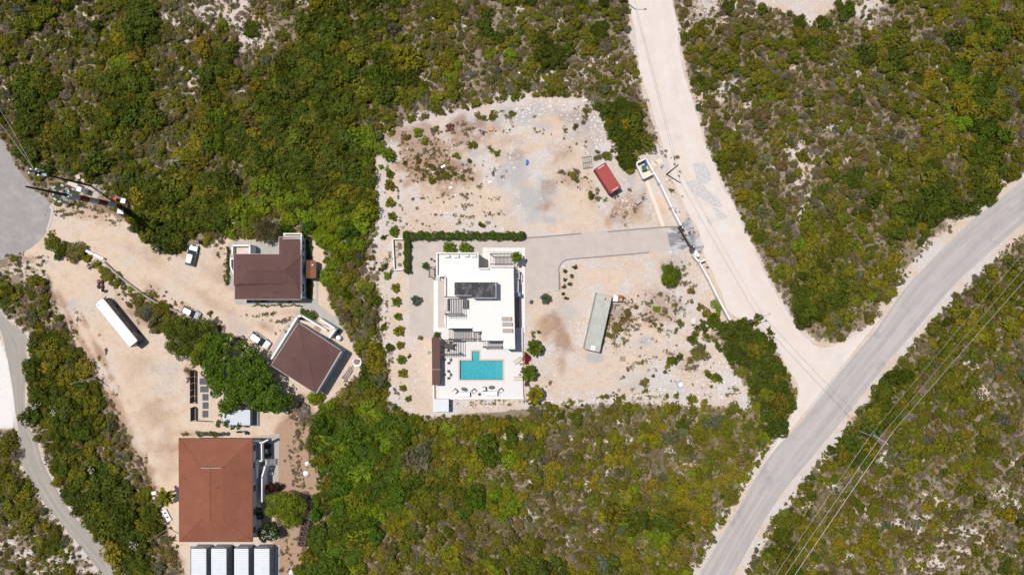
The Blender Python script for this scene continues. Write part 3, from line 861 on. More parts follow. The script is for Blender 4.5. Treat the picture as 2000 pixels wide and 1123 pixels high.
for a, b in [((852.5, 494.5), (934, 494.5)), ((853.3, 496), (853.3, 538)), ((852.5, 539), (868, 539)), ((869.4, 540.6), (869.4, 578)), ((870, 612), (870, 640)), ((933.3, 496), (933.3, 523)), ((934.6, 524.4), (955, 524.4)), ((956.4, 520.4), (1003, 520.4)), ((870, 640), (923, 640)), ((924, 646.2), (940, 646.2)), ((942, 664), (983, 664)), ((984, 680.5), (1006, 680.5))]:
    parapet(a, b, .28, ZR, ZR + (.75 if a[1] < 600 else .3))
# stair tower with black mottled roof
t0 = MB(villa)
ST = [(887, 550.5), (969, 550.5), (969, 582), (921, 582), (921, 577.5), (887, 577.5)]
MB(villa).pp(ST, ZR, 8.5).build("stair_tower", M_WHITE)
MB(villa).pp([(887.6, 551.3), (968.2, 551.3), (968.2, 581.2), (921.6, 581.2), (921.6, 576.8), (887.6, 576.8)], 8.5, 8.53).build("tower_roof", M_MEMB)
MB(villa).bar(P(921.3, 552, 8.6), P(921.3, 581, 8.6), .05, .12).build("roof_seam", mat("seam", (.12, .12, .12)))
for i, (x0, x1, y0, y1) in enumerate([(868, 878, 498, 502.5), (886.5, 896, 498, 502.5), (907, 915.5, 497.5, 501.5), (920, 930, 497.5, 502)]):
    MB(villa).rect(x0, y0, x1, y1, ZR, ZR + .7).build("skylight_box", M_WHITE)
# east face windows and light wells
for y, w in ((556, 1.2), (590, 1.6), (640, 1.4), (660, 1.2)):
    p = P(1005, y, ZR)
    window(villa, (p.x + .03 + (y - 520) / 160 * .12, p.y, 1.6), w, 1.9, 'x')
for x, y, w in ((889, 640, 2.4), (906, 640, 2.4), (931, 646, 1.2), (952, 664, 1.8), (970, 664, 1.8), (995, 680.5, 1.6)):
    p = P(x, y, ZR)
    window(villa, (p.x, p.y - .04, 1.9), w, 2.2, 'y')
    if y > 660:
        window(villa, (p.x, p.y - .04, 4.3), w * .8, 1.2, 'y')
for y in (510, 560, 600, 625):
    p = P(852 if y < 539 else 868, y, ZR)
    window(villa, (p.x - .04, p.y, 3.9), 1.3, 1.2, 'x')
gm = MB(villa)
for (x0, y0, x1, y1) in ((1004, 531, 1014, 545), (1004, 549, 1012, 571)):
    z = 2.7
    for a, b in (((x0, y0), (x1, y0)), ((x1, y0), (x1, y1)), ((x1, y1), (x0, y1))):
        gm.bar(P(*a, z), P(*b, z), .14, .14)
gm.build("balcony_rail", M_ALU)
MB(villa).rect(1004.5, 571, 1016.5, 578.5, 2.4, 2.5).build("glass_canopy", M_BLUEGL)
# paved bands round the house, each slab a part of the walk
walk = thing("paved_walk", "white paved walk wrapping the north and east sides of the villa", "walkway", P(1020, 560))
M_SLAB = mat("white_walk_slab", (.72, .69, .66), .7, .04, 1)


def slabs(root, x0, y0, x1, y1, n, along, z=.06, m=None, gapw=.35):
    for i in range(n):
        if along == 'x':
            a, b = x0 + (x1 - x0) * i / n, x0 + (x1 - x0) * (i + 1) / n - gapw
            MB(root).rect(a, y0, b, y1, 0, z, zref=0).build("slab", m or M_SLAB)
        else:
            a, b = y0 + (y1 - y0) * i / n, y0 + (y1 - y0) * (i + 1) / n - gapw
            MB(root).rect(x0, a, x1, b, 0, z, zref=0).build("slab", m or M_SLAB)


slabs(walk, 943, 484, 1018, 491.5, 7, 'x')
slabs(walk, 943, 492, 950, 503, 1, 'y')
slabs(walk, 1018.3, 484, 1025.5, 650, 20, 'y')
walk2 = thing("paved_walk", "pale slab walk along the west side of the villa", "walkway", P(850, 600))
slabs(walk2, 847, 548, 855.5, 648, 5, 'y')
slabs(walk2, 847, 540, 868, 547.6, 2, 'x')
slabs(walk2, 848, 648.3, 870, 659, 2, 'x')
tp = MB()
tp.pp([(950, 492), (1018, 492), (1018, 533), (934, 533), (934, 500), (950, 500)], 0, .05, zref=0)
tag(tp.build("terrace", M_BRICK), "pinkish paved terrace under the north east pergola", None, None, "structure")
tp = MB()
tp.rect(953, 493, 1001, 518, .05, .06, zref=0)
tag(tp.build("terrace", M_CREAMT), "cream terrace floor under the north east pergola", None, None, "structure")
tp = MB()
tp.rect(1004, 533, 1018, 676, 0, .045, zref=0)
tag(tp.build("side_court", mat("side_court_paving", (.62, .60, .57), .9, .1, 1.5)), "shaded paved side court beside the villa's east wall", None, None, "structure")
tp = MB()
tp.rect(1007, 580, 1014, 640, .045, .35, zref=0)
tag(tp.build("planting_bed", mat("brown_planting_soil", (.30, .19, .14), .95, .3, 3)), "narrow brown planting bed along the villa's east wall", "planter", None)


def pergola(label, x0, x1, ya, yb, z, n, posts, beam_ys, along='y', m=None, zbase=0.0, slat_w=.08):
    """slats run along photo y (or x) between ya and yb, carried on beams"""
    rt = thing("pergola", label, "pergola", Vector((P((x0 + x1) / 2, (ya + yb) / 2, z).x, P(0, (ya + yb) / 2, z).y, zbase)))
    m = m or M_TIMBER
    for i in range(n):
        t = (i + .5) / n
        if along == 'y':
            x = x0 + (x1 - x0) * t
            MB(rt).bar(P(x, ya, z), P(x, yb, z), slat_w, .12).build("slat", m)
        else:
            y = ya + (yb - ya) * t
            MB(rt).bar(P(x0, y, z), P(x1, y, z), slat_w, .12).build("slat", m)
    for q in beam_ys:
        if along == 'y':
            MB(rt).bar(P(x0 - .5, q, z) - Vector((0, 0, .19)), P(x1 + .5, q, z) - Vector((0, 0, .19)), .16, .2).build("beam", m)
        else:
            MB(rt).bar(P(q, ya - .5, z) - Vector((0, 0, .19)), P(q, yb + .5, z) - Vector((0, 0, .19)), .16, .2).build("beam", m)
    for px, py in posts:
        p = P(px, py, z)
        MB(rt).box((p.x, p.y, (zbase + z - .3) / 2), (.16, .16, z - .3 - zbase)).build("post", m)
    return rt


pergola("dark slatted pergola over the pinkish terrace on the villa's north east corner", 957, 1003, 492, 519, 3.2, 17, [(957.5, 496), (1002.5, 496)], [496, 516])
pergola("small dark pergola over the side door at the villa's north west corner", 836, 853, 520, 542, 2.9, 7, [(838, 521), (838, 540)], [838.5, 850], along='x')
pergola("dark roof pergola beside the black roofed stair tower", 868, 904, 579, 619, ZR + 2.4, 11, [(868.5, 613), (900, 613)], [580, 613], zbase=ZR)
pergola("wide dark pergola over the villa's living room terrace north of the pool", 876, 922, 641, 664, 3.6, 15, [(877, 663), (921, 663)], [643, 662.5], zbase=.6)
pergola("narrow dark pergola between the two wider ones on the pool side", 925, 939, 647, 664, 3.6, 5, [(938.5, 663)], [649, 662.5], zbase=.6)
pergola("dark pergola under the roof edge facing the pool's notch", 943, 982, 665, 680, 3.6, 11, [(944, 679), (981, 679)], [677.5], zbase=.6)
pergola("square dark pergola over the oval dining table by the brown cabana", 859, 901, 663, 696, 3.4, 12, [(860, 691), (897, 691)], [664.5, 691.5], zbase=.6)

# pool deck and swimming pool
ZD = .6
POOL = [(898, 704), (922, 704), (922, 686), (936, 686), (936, 704), (982, 704), (982, 741), (898, 741)]
dk = MB()


def deck_piece(pts):
    dk.pp(pts, 0, ZD)


deck_piece([(855, 640), (1021, 640), (1021, 686), (855, 686)])
deck_piece([(855, 686), (922, 686), (922, 704), (898, 704), (898, 741), (855, 741)])
deck_piece([(936, 686), (1021, 686), (1021, 741), (982, 741), (982, 704), (936, 704)])
deck_piece([(855, 741), (1021, 741), (1022.5, 776.5), (855, 777.5)])
tag(dk.build("pool_deck", M_DECK), "raised white deck around the turquoise pool", None, None, "structure")
tp = MB()
tp.rect(847, 661, 854.7, 751, 0, ZD)
tag(tp.build("cabana_floor", mat("cabana_floor", (.42, .4, .38), .8, .08, 1)), "shaded paved floor under the brown cabana", None, None, "structure")
lw = thing("low_wall", "low white wall stub with a sunken slot at the deck's south west corner", "wall", P(848, 765))
MB(lw).rect(845.5, 751, 848, 779, 0, ZD + .15).build("wall", M_WALLW)
MB(lw).rect(854, 752, 855.4, 779, 0, ZD + .12).build("wall", M_WALLW)
pw = thing("deck_wall", "thin white kerb wall along the deck's southern edge", "wall", P(940, 778))
MB(pw).pp([(856, 777.6), (1023, 776.6), (1023, 779), (856, 780)], 0, ZD + .12).build("wall", M_WALLW)
for x in (872, 890, 906, 935, 962, 992):
    MB(pw).box(P(x, 778.6, ZD) + Vector((0, 0, .2)), (.16, .16, .2)).build("lamp", M_STEEL)

pool = thing("swimming_pool", "turquoise rectangular pool with a stepped entry notch on the white deck", "swimming pool", P(940, 722))
_g = G("turquoise_pool_mosaic")
_v = _g.voro(7.0, None, "Color")
_s = _g.new("SeparateColor"); _g.put(_s.inputs[0], _v)
_n = _g.noise(1.4, 6, .75)
_c = _g.mix(_s.outputs[0], (.052, .29, .35), (.11, .41, .46))
M_BASIN = _g.done(_g.mix(_g.ramp(_n, (.45, 0.), (.75, .8)), _c, (.20, .50, .54)), .5)
_g = G("pool_water")
_g.b.inputs["Base Color"].default_value = (0, 0, 0, 1)
_tr = _g.new("BsdfTransparent"); _tr.inputs[0].default_value = (.66, .94, .96, 1)
_gl = _g.new("BsdfGlossy"); _gl.inputs["Roughness"].default_value = .04
_fr = _g.new("Fresnel"); _fr.inputs[0].default_value = 1.33
_bp = _g.new("Bump"); _bp.inputs["Strength"].default_value = .25; _bp.inputs["Distance"].default_value = .04
_g.put(_bp.inputs["Height"], _g.noise(3.5, 4, .6))
for nd in (_gl, _fr):
    _g.t.links.new(_bp.outputs[0], nd.inputs["Normal"])
_mx = _g.new("MixShader")
_g.t.links.new(_fr.outputs[0], _mx.inputs[0]); _g.t.links.new(_tr.outputs[0], _mx.inputs[1]); _g.t.links.new(_gl.outputs[0], _mx.inputs[2])
_g.t.links.new(_mx.outputs[0], _g.t.nodes["Material Output"].inputs[0])
M_WATER = _g.m
b = MB(pool)
wp = [P(x, y, ZD) for x, y in POOL]
n = len(wp)
ZB = .03
b.add([(p.x, p.y, ZD - .002) for p in wp] + [(p.x, p.y, ZB) for p in wp], [(i, (i + 1) % n, n + (i + 1) % n, n + i) for i in range(n)] + [tuple(range(n, 2 * n))])
b.build("basin", M_BASIN)
b = MB(pool)
b.add([(p.x, p.y, ZD - .12) for p in wp], [tuple(range(n))[::-1]])
b.build("water", M_WATER)
for k in range(4):
    MB(pool).rect(969 + k * 3.3, 705, 972 + k * 3.3, 740.5, ZB, .12 + k * .09, zref=ZD).build("step", mat("pale_pool_step", (.14, .42, .46), .5, .05, 2))
for k in range(4):
    MB(pool).rect(922.7, 687 + k * 4, 935.3, 690.6 + k * 4, ZB, .40 - k * .085, zref=ZD).build("step", mat("pale_pool_step", (.14, .42, .46), .5, .05, 2))
M_COPE = mat("beige_stone_coping", (.56, .46, .36), .8, .08, 2)
segs = [((895.2, 701), (919.2, 703.6)), ((919.2, 682.6), (921.8, 703.6)), ((922, 682.6), (938.6, 685.8)), ((936.2, 686), (938.6, 703.6)), ((938.6, 701), (985, 703.6)), ((982.2, 703.8), (985, 744)), ((895.2, 741.2), (982, 744)), ((895.2, 703.8), (897.8, 741))]
for a, c in segs:
    MB(pool).rect(a[0], a[1], c[0], c[1], ZD, ZD + .03).build("coping", M_COPE)

# brown cabana, white shed
cb = thing("cabana", "long narrow brown roofed cabana along the west edge of the pool deck", "cabana", P(851, 706))
MB(cb).pp([(843, 660), (859, 660), (859.6, 752), (844.4, 752)], 3.1, 3.3).build("roof", M_BROWNROOF)
for y0, y1 in ((660, 721), (721.8, 752)):
    k = int((y1 - y0) / 3)
    for i in range(k):
        yy = y0 + (y1 - y0) * (i + .5) / k
        MB(cb).bar(P(843.6, yy, 3.32), P(859.2, yy, 3.32), .24, .05).build("roof_board", M_BROWNROOF)
MB(cb).bar(P(844, 721.4, 3.36), P(861, 721.4, 3.36), .08, .06).build("roof_joint", M_PAV)
for x, y in ((845.5, 662), (857.5, 662), (845.5, 721), (857.5, 721), (846, 750), (858, 750)):
    p = P(x, y, 3.1)
    MB(cb).box((p.x, p.y, 1.55), (.18, .18, 3.1)).build("post", M_TIMBER)
MB(cb).rect(844, 662, 845.6, 750, 0, 2.9, zref=3).build("back_wall", M_WALLW)
hs = thing("water_hose", "coiled dark hose on the sand beside the brown cabana", "hose", P(838.5, 688.5))
for k in range(3):
    pts = [Vector((hs.location.x + (.24 + .03 * k) * math.cos(t / 14 * 6.283), hs.location.y + (.24 + .03 * k) * math.sin(t / 14 * 6.283), .03 + .03 * k)) for t in range(15)]
    MB(hs).path(pts, .025, 4).build("coil", M_BLACK)
sh = thing("garden_shed", "small white corrugated metal shed below the pool deck's corner", "shed", P(861, 792))
MB(sh).rect(846.4, 780.4, 875, 803.6, 0, 2.3, zref=2.45).build("wall", M_ALU)
rf = MB(sh)
a, c = P(845.5, 779.6, 2.45), P(876.3, 804.2, 2.45)
N_ = 24
vs, fs = [], []
for i in range(N_ * 2 + 1):
    y = a.y + (c.y - a.y) * i / (N_ * 2)
    z = 2.36 + (.06 if i % 2 else 0)
    vs += [(a.x, y, z + .03), (c.x, y, z)]
for i in range(N_ * 2):
    fs.append((2 * i, 2 * i + 1, 2 * i + 3, 2 * i + 2))
rf.add(vs, fs)
rf.build("roof", mat("white_corrugated_roof", (.70, .72, .74), .45, .05, .6))
MB(sh).box(P(876, 795, 1) + Vector((.05, 0, 0)), (.05, .9, 1.8)).build("door", M_STEEL)

# ------------------------------------------------------------------ L-shaped brown house
ha = thing("brown_roofed_house", "L-shaped pale blue house under a dark brown shingle hip roof", "house", P(525, 535))
ZE = 4.3
rv = {}


def rp(zx, zy, z):
    return P(430 + zx / 6.2375, 440 + zy / 6.2375, z)


wpts = [(585.4, 464), (585.4, 583.5), (462, 583.5), (462, 500), (548, 500), (548, 465)]
MB(ha).pp([(x + 1.5, y) for x, y in wpts], 0, ZE - .75, zref=ZE).build("wall", M_BLUEW)
z_r, z_m = ZE + 1.5, ZE + .9
A = rp(162, 348, ZE); B = rp(715, 350, ZE); C_ = rp(715, 143, ZE - .9); D = rp(977, 140, ZE - .9)
E = rp(985, 370, ZE); F = rp(985, 705, ZE + .0); Gp = rp(985, 905, ZE - .5); Hp = rp(175, 905, ZE - .5); I = rp(175, 742, ZE); J = rp(162, 740, ZE)
R1, R2 = rp(330, 545, z_r), rp(790, 545, z_r)
K1, K2 = rp(230, 708, ZE + .55), rp(915, 708, ZE + .55)
b = MB(ha)
b.add([A, B, R2, R1], [(0, 3, 2, 1)])
b.add([B, C_, D, E, R2], [(0, 4, 3, 2, 1)])
b.add([A, R1, K1, J], [(0, 3, 2, 1)])
b.add([R1, R2, K2, K1], [(0, 3, 2, 1)])
b.add([R2, E, F, K2], [(0, 3, 2, 1)])
b.add([J, K1, I], [(0, 2, 1)])
b.add([K1, K2, F, Gp, Hp, I], [(0, 5, 4, 3, 2, 1)])
b.build("roof", M_SH_A)
# soffit and fascia
b = MB(ha)
ring = [A, B, C_, D, E, F, Gp, Hp, I, J]
for i in range(len(ring)):
    p, q = ring[i], ring[(i + 1) % len(ring)]
    b.bar(p - Vector((0, 0, .09)), q - Vector((0, 0, .09)), .08, .2)
b.build("fascia", mat("pale_fascia", (.55, .52, .48), .8))
for a_, c_ in ((R1, R2), (R1, A), (R2, E)):
    MB(ha).bar(a_ + Vector((0, 0, .02)), c_ + Vector((0, 0, .02)), .28, .04).build("ridge_cap", M_SH_A)
for zx, zy in ((715, 520), (638, 805)):
    MB(ha).tube(rp(zx, zy, ZE + .3), rp(zx, zy, ZE + 1.5), .06).build("vent_pipe", M_BLACK)
wx = P(586.9, 540, ZE).x + .04
for y, w, h, zc in ((475, .9, 1.2, 2.4), (487, .9, 1.1, 2.4), (503, .7, 1.0, 2.4), (562, 1.6, 1.1, 2.6), (575, .8, 1.2, 2.2), (530, .9, 1.1, 2.8)):
    window(ha, (wx, P(0, y, 2.4).y, zc), w, h, 'x')
MB(ha).bar((wx + .02, P(0, 464, 3).y, ZE - .4), (wx + .02, P(0, 582, 3).y, ZE - .4), .06, .05).build("pipe", M_WALLW)
for x in (478, 505, 535, 565):
    window(ha, (P(x, 583.5, ZE).x, P(0, 583.5, ZE).y - .04, 2.2), 1.3, 1.1, 'y')
# open porch walls
b = MB(ha)
for a_, c_ in (((453.3, 480), (453.3, 497)), ((452.6, 479.6), (488.4, 479.6)), ((487.4, 480.6), (487.4, 496))):
    b.bar(P(*a_, 3.3) - Vector((0, 0, 1.65)), P(*c_, 3.3) - Vector((0, 0, 1.65)), .32, 3.3)
b.build("porch_wall", M_WALLW)
b = MB(ha)
for a_, c_ in (((449.5, 505.5), (457, 505.5)), ((450, 506.5), (450, 521)), ((450.4, 521.5), (457, 537))):
    b.bar(P(*a_, 3.3) - Vector((0, 0, .5)), P(*c_, 3.3) - Vector((0, 0, .5)), .28, 1.0)
b.build("balcony_wall", M_WALLW)
MB(ha).rect(452, 480, 488, 498, 2.0, 2.2).build("porch_floor", mat("porch_tile", (.62, .5, .42), .8))
MB(ha).rect(450, 506, 458, 536, 2.0, 2.2).build("balcony_floor", M_PAV)
b = MB(ha)
for a_, c_ in (((553, 456.5), (589, 456.5)), ((588.3, 457), (588.3, 467))):
    b.bar(P(*a_, 3.2) - Vector((0, 0, .5)), P(*c_, 3.2) - Vector((0, 0, .5)), .25, 1.0)
b.build("back_terrace_wall", M_WALLW)
MB(ha).rect(553, 457, 588, 466, 0, 2.3).build("back_terrace", mat("beige_terrace", (.60, .47, .38), .85))
tp = MB()
tp.pp([(446, 474), (470, 470), (548, 472), (556, 500), (556, 505), (470, 505), (470, 560), (462, 578), (474, 588), (470, 594), (458, 572), (446, 556)], 0, .03, zref=0)
tag(tp.build("house_path", M_PAV), "grey concrete path hugging the L-shaped house", None, None, "structure")
tp = MB()
tp.pp([(455, 583), (617, 583), (617, 548), (621.5, 548), (621.5, 594.5), (462, 594.5)], 0, .04, zref=0)
tag(tp.build("house_path", M_PAV), "grey concrete path along the south and east of the L-shaped house", None, None, "structure")
tp = MB()
tp.pp([(594, 590), (612, 588), (656, 620), (678, 640), (668, 650), (640, 630), (606, 610), (575, 620), (534, 690), (526, 700), (522, 696), (560, 632)], 0, .032, zref=0)
tag(tp.build("house_path", M_PAV), "grey concrete path leading to the square brown roofed house", None, None, "structure")
an = thing("annex_shed", "small shed with half dark brown, half orange gable roof behind the L-shaped house", "shed", P(605, 526))
MB(an).rect(598, 511, 616, 542, 0, 2.4, zref=2.6).build("wall", mat("shed_green_grey", (.25, .29, .27), .85))
rl, rm, rr = 595.5, 606, 615.5
m_ = MB(an); m_.add([P(rl, 508.5, 2.5), P(rm, 508.5, 3.1), P(rm, 543.5, 3.1), P(rl, 543.5, 2.5)], [(3, 2, 1, 0)]); m_.build("roof_slope", mat("dark_brown_tin", (.12, .045, .03), .6, .15, 2))
m_ = MB(an); m_.add([P(rm, 508.5, 3.1), P(rr, 508.5, 2.5), P(rr, 543.5, 2.5), P(rm, 543.5, 3.1)], [(3, 2, 1, 0)]); m_.build("roof_slope", mat("orange_tin", (.36, .13, .05), .6, .15, 2))
MB(an).box(P(610, 517.5, 2.9), (.35, .25, .06)).build("roof_patch", M_WALLW)

# ------------------------------------------------------------------ square hip roofed house
hb = thing("square_house", "grey blue house under a square brown hip roof turned at an angle", "house", P(600, 700))
QB = [(583, 630), (666.5, 684.5), (616.5, 769), (529, 713)]
ZB_ = 4.2
cx_ = sum(p[0] for p in QB) / 4
cy_ = sum(p[1] for p in QB) / 4
inset = [(p[0] + (cx_ - p[0]) * .05, p[1] + (cy_ - p[1]) * .05) for p in QB]
MB(hb).pp([(585, 632.5), (668.2, 686.2), (618.6, 768.6), (533, 713)], 0, ZB_ - .05).build("wall", M_GREYBL)
ap1, ap2 = P(594, 690, ZB_ + 1.15), P(602, 702, ZB_ + 1.15)
q = [P(*p, ZB_) for p in QB]
b = MB(hb)
b.add([q[0], q[1], ap2, ap1], [(3, 2, 1, 0)])
b.add([q[1], q[2], ap2], [(2, 1, 0)])
b.add([q[2], q[3], ap1, ap2], [(3, 2, 1, 0)])
b.add([q[3], q[0], ap1], [(2, 1, 0)])
b.build("roof", M_SH_A)
for c_, a_ in ((q[0], ap1), (q[1], ap2), (q[2], ap2), (q[3], ap1), (ap1, ap2)):
    MB(hb).bar(c_ + Vector((0, 0, .02)), a_ + Vector((0, 0, .02)), .26, .04).build("ridge_cap", M_SH_A)
b = MB(hb)
for i in range(4):
    b.bar(q[i] - Vector((0, 0, .09)), q[(i + 1) % 4] - Vector((0, 0, .09)), .08, .2)
b.build("fascia", mat("pale_fascia", (.55, .52, .48), .8))
# porch on the north east side
o_ = lambda zx, zy, z=0: P(500 + zx / 5.617, 590 + zy / 5.617, z)
MB(hb).prism([o_(460, 190, 1.6), o_(880, 290, 1.6), o_(800, 395, 1.6), o_(480, 215, 1.6)], 0, 1.5).build("porch_floor", mat("porch_beige", (.60, .49, .40), .85))


def wallseg(root, pts, z0, z1, w, m, name="wall"):
    b = MB(root)
    for i in range(len(pts) - 1):
        a_, c_ = P(*pts[i], z1), P(*pts[i + 1], z1)
        a_.z = c_.z = (z0 + z1) / 2
        d = (c_ - a_).normalized() * (w / 2 - .01)
        b.bar(a_ - d * (1 if i else 0), c_ + d * .0, w, z1 - z0)
    return b.build(name, m)


pz = lambda zx, zy: (500 + zx / 5.617, 590 + zy / 5.617)
wallseg(hb, [pz(165, 625), pz(455, 160), pz(500, 150), pz(770, 310)], .0, 2.7, .35, M_WALLW, "porch_wall")
wallseg(hb, [pz(705, 190), pz(870, 295), pz(800, 392)], .0, 2.7, .4, M_WALLW, "porch_wall")
for k in range(7):
    c_ = o_(640 + k * 19, 285 + k * 10, 2.2 - .22 * k)
    MB(hb).box(c_ - Vector((0, 0, .05)), (.34, 1.15, .07), rz=math.radians(-30)).build("step", mat("terracotta_step", (.42, .22, .13), .8))
    MB(hb).box(c_ - Vector((0, 0, .2)) + Vector((.2, -.1, 0)), (.1, 1.1, .1), rz=math.radians(-30)).build("riser", M_WALLW)
# ------------------------------------------------------------------ terracotta house
hc = thing("terracotta_house", "large house under a terracotta shingle hip roof with side stairs", "house", P(440, 957))
ZC = 6.0
tz = lambda zx, zy, z: P(330 + zx / 4.99, 840 + zy / 4.99, z)
c4 = [tz(95, 78, ZC), tz(815, 82, ZC), tz(815, 1085, ZC), tz(99, 1085, ZC)]
i4 = [tz(298, 350, ZC + 1.7), tz(520, 365, ZC + 1.7), tz(520, 868, ZC + 1.7), tz(310, 865, ZC + 1.7)]
k1, k2 = tz(395, 366, ZC + 2.15), tz(395, 885, ZC + 2.15)
b = MB(hc)
for i in range(4):
    b.add([c4[i], c4[(i + 1) % 4], i4[(i + 1) % 4], i4[i]], [(3, 2, 1, 0)])
b.add([i4[0], i4[1], k1], [(2, 1, 0)])
b.add([i4[1], i4[2], k2, k1], [(3, 2, 1, 0)])
b.add([i4[2], i4[3], k2], [(2, 1, 0)])
b.add([i4[3], i4[0], k1, k2], [(3, 2, 1, 0)])
b.build("roof", M_SH_C)
for a_, c_ in ((k1, k2), (c4[0], i4[0]), (c4[1], i4[1]), (c4[2], i4[2]), (c4[3], i4[3])):
    MB(hc).bar(a_ + Vector((0, 0, .02)), c_ + Vector((0, 0, .02)), .26, .04).build("ridge_cap", M_SH_C)
MB(hc).pp([(352, 871), (490, 871), (490, 1054), (352, 1054)], 0, ZC - .05).build("wall", M_WALLW)
b = MB(hc)
for i in range(4):
    b.bar(c4[i] - Vector((0, 0, .09)), c4[(i + 1) % 4] - Vector((0, 0, .09)), .08, .2)
b.build("fascia", mat("dark_fascia", (.10, .05, .04), .8))
MB(hc).bar(tz(312, 367, ZC + 2.7), tz(508, 367, ZC + 2.7), .09, .09).build("aerial", M_STEEL)
MB(hc).tube(tz(400, 367, ZC + 2.0), tz(400, 367, ZC + 2.7), .05).build("mast", M_STEEL)
for y in (872, 905, 950, 995, 1030):
    window(hc, (P(490, 900, ZC).x + .04, P(0, y, 3).y, 4.2), 1.3, 1.3, 'x')
for y in (880, 920, 960, 1000, 1035):
    for zc in (1.6, 4.4):
        window(hc, (P(352, y, ZC).x - .04, P(0, y, ZC).y, zc), 1.3, 1.2, 'x')
for x in (375, 410, 445, 475):
    for zc in (1.6, 4.4):
        window(hc, (P(x, 1054, ZC).x, P(0, 1054, ZC).y - .04, zc), 1.3, 1.2, 'y')
# balcony, rails and outside stairs on the east
MB(hc).rect(493, 863, 512, 900, 2.9, 3.1, zref=3).build("balcony_floor", mat("grey_tile_floor", (.28, .27, .27), .8, .08, 1))
wallseg(hc, [tzp for tzp in [(330 + 820 / 4.99, 840 + 112 / 4.99), (330 + 895 / 4.99, 840 + 122 / 4.99)]], 2.9, 4.0, .25, M_WALLW, "balcony_wall")
wallseg(hc, [(330 + 965 / 4.99, 840 + 92 / 4.99), (330 + 900 / 4.99, 840 + 125 / 4.99), (330 + 903 / 4.99, 840 + 300 / 4.99), (330 + 840 / 4.99, 840 + 300 / 4.99), (330 + 850 / 4.99, 840 + 475 / 4.99)], 2.9, 4.0, .25, M_WALLW, "balcony_wall")
wallseg(hc, [(330 + 935 / 4.99, 840 + 350 / 4.99), (330 + 903 / 4.99, 840 + 460 / 4.99), (330 + 903 / 4.99, 840 + 700 / 4.99)], .0, 3.4, .3, M_WALLW, "side_wall")
MB(hc).rect(500, 910, 511, 980, 0, .12, zref=0).build("yard_floor", M_PAV)
for k in range(8):
    c_ = tz(945 + k * 12.5, 312, 3.0 - k * .3)
    MB(hc).box((c_.x, c_.y, 3.0 - k * .36), (.24, 1.0, .08)).build("step", mat("white_step", (.62, .58, .54), .8))
for s in (-1, 1):
    MB(hc).bar((tz(935, 312 + s * 26, 3.4).x, tz(935, 312 + s * 28, 3.4).y, 3.4), (tz(1040, 312 + s * 26, 1).x, tz(1040, 312 + s * 28, 1).y, .9), .08, .1).build("handrail", M_WALLW)
for k in range(7):
    c_ = tz(905 - k * 6, 360 + k * 16, 2.6)
    MB(hc).box((c_.x, c_.y, 2.6 - k * .3), (1.0, .26, .08), rz=.3).build("step", M_PAV)
tp = MB()
tp.pp([(493, 852), (546, 847), (544, 942), (500, 944)], 0, .04, zref=0)
tag(tp.build("house_path", M_PAV), "pale concrete apron along the terracotta house's stairs", None, None, "structure")
tp = MB()
tp.pp([(369, 1059), (520, 1060), (520, 1066), (369, 1065)], 0, .05, zref=0)
tag(tp.build("house_path", M_KERB), "pale concrete walk between the terracotta house and the white cabins", None, None, "structure")
tp = MB()
tp.pp([(526, 1066), (546, 1064), (545, 1140), (526, 1140)], 0, .05, zref=0)
tag(tp.build("house_path", M_KERB), "pale concrete walk along the end of the white cabins", None, None, "structure")
# white cabins at the lower edge
M_CABR = mat("white_sheet_roof", (.60, .625, .66), .5, .06, .5, dirt=(.45, .46, .48), dirt_amt=.12)
for i, (x0, x1, lab) in enumerate([(373.5, 402.5, "first white roofed cabin from the left below the terracotta house"), (412.5, 442, "second white roofed cabin from the left below the terracotta house"), (457.5, 485, "third white roofed cabin from the left below the terracotta house"), (496.5, 526, "rightmost white roofed cabin below the terracotta house")]):
    z = 3.0
    cb_ = thing("white_cabin", lab, "cabin", P((x0 + x1) / 2, 1100), group="white cabins below the terracotta house")
    MB(cb_).rect(x0 + .8, 1072.5, x1 + 0.6, 1190, 0, z - .08, zref=z).build("wall", mat("cabin_grey", (.28, .295, .32), .8, .05, .6))
    a, c = P(x0, 1071, z), P(x1, 1192, z)
    vs, fs = [], []
    for k in range(61):
        y = a.y + (c.y - a.y) * k / 60
        zz = z + (.05 if k % 2 else 0)
        vs += [(a.x, y, zz), ((a.x + c.x) / 2, y, zz + .07), (c.x, y, zz)]
    for k in range(60):
        fs += [(3 * k, 3 * k + 3, 3 * k + 4, 3 * k + 1), (3 * k + 1, 3 * k + 4, 3 * k + 5, 3 * k + 2)]
    r_ = MB(cb_)
    r_.add(vs, [f[::-1] for f in fs])
    r_.build("roof", M_CABR)
    for y in (1082, 1112):
        window(cb_, (P(x1 + .6, y, z).x + .03, P(0, y, 1.7).y, 1.7), .8, .9, 'x')
    s_ = MB(cb_)
    for k in range(7):
        s_.bar(P(x0 + 4 + k * 3.6, 1066.5, 2.2), P(x0 + 1 + k * 3.6, 1070.5, 2.5), .1, .05)
    s_.build("awning_frame", M_STEEL)
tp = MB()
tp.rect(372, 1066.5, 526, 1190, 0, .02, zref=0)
tag(tp.build("cabin_yard", mat("cabin_gap_shade", (.13, .125, .125), .9, .15, 1)), "ground between the white cabins, coloured dark for the shade there", None, None, "structure")  # ground coloured dark to stand for the shade in the cabin gaps

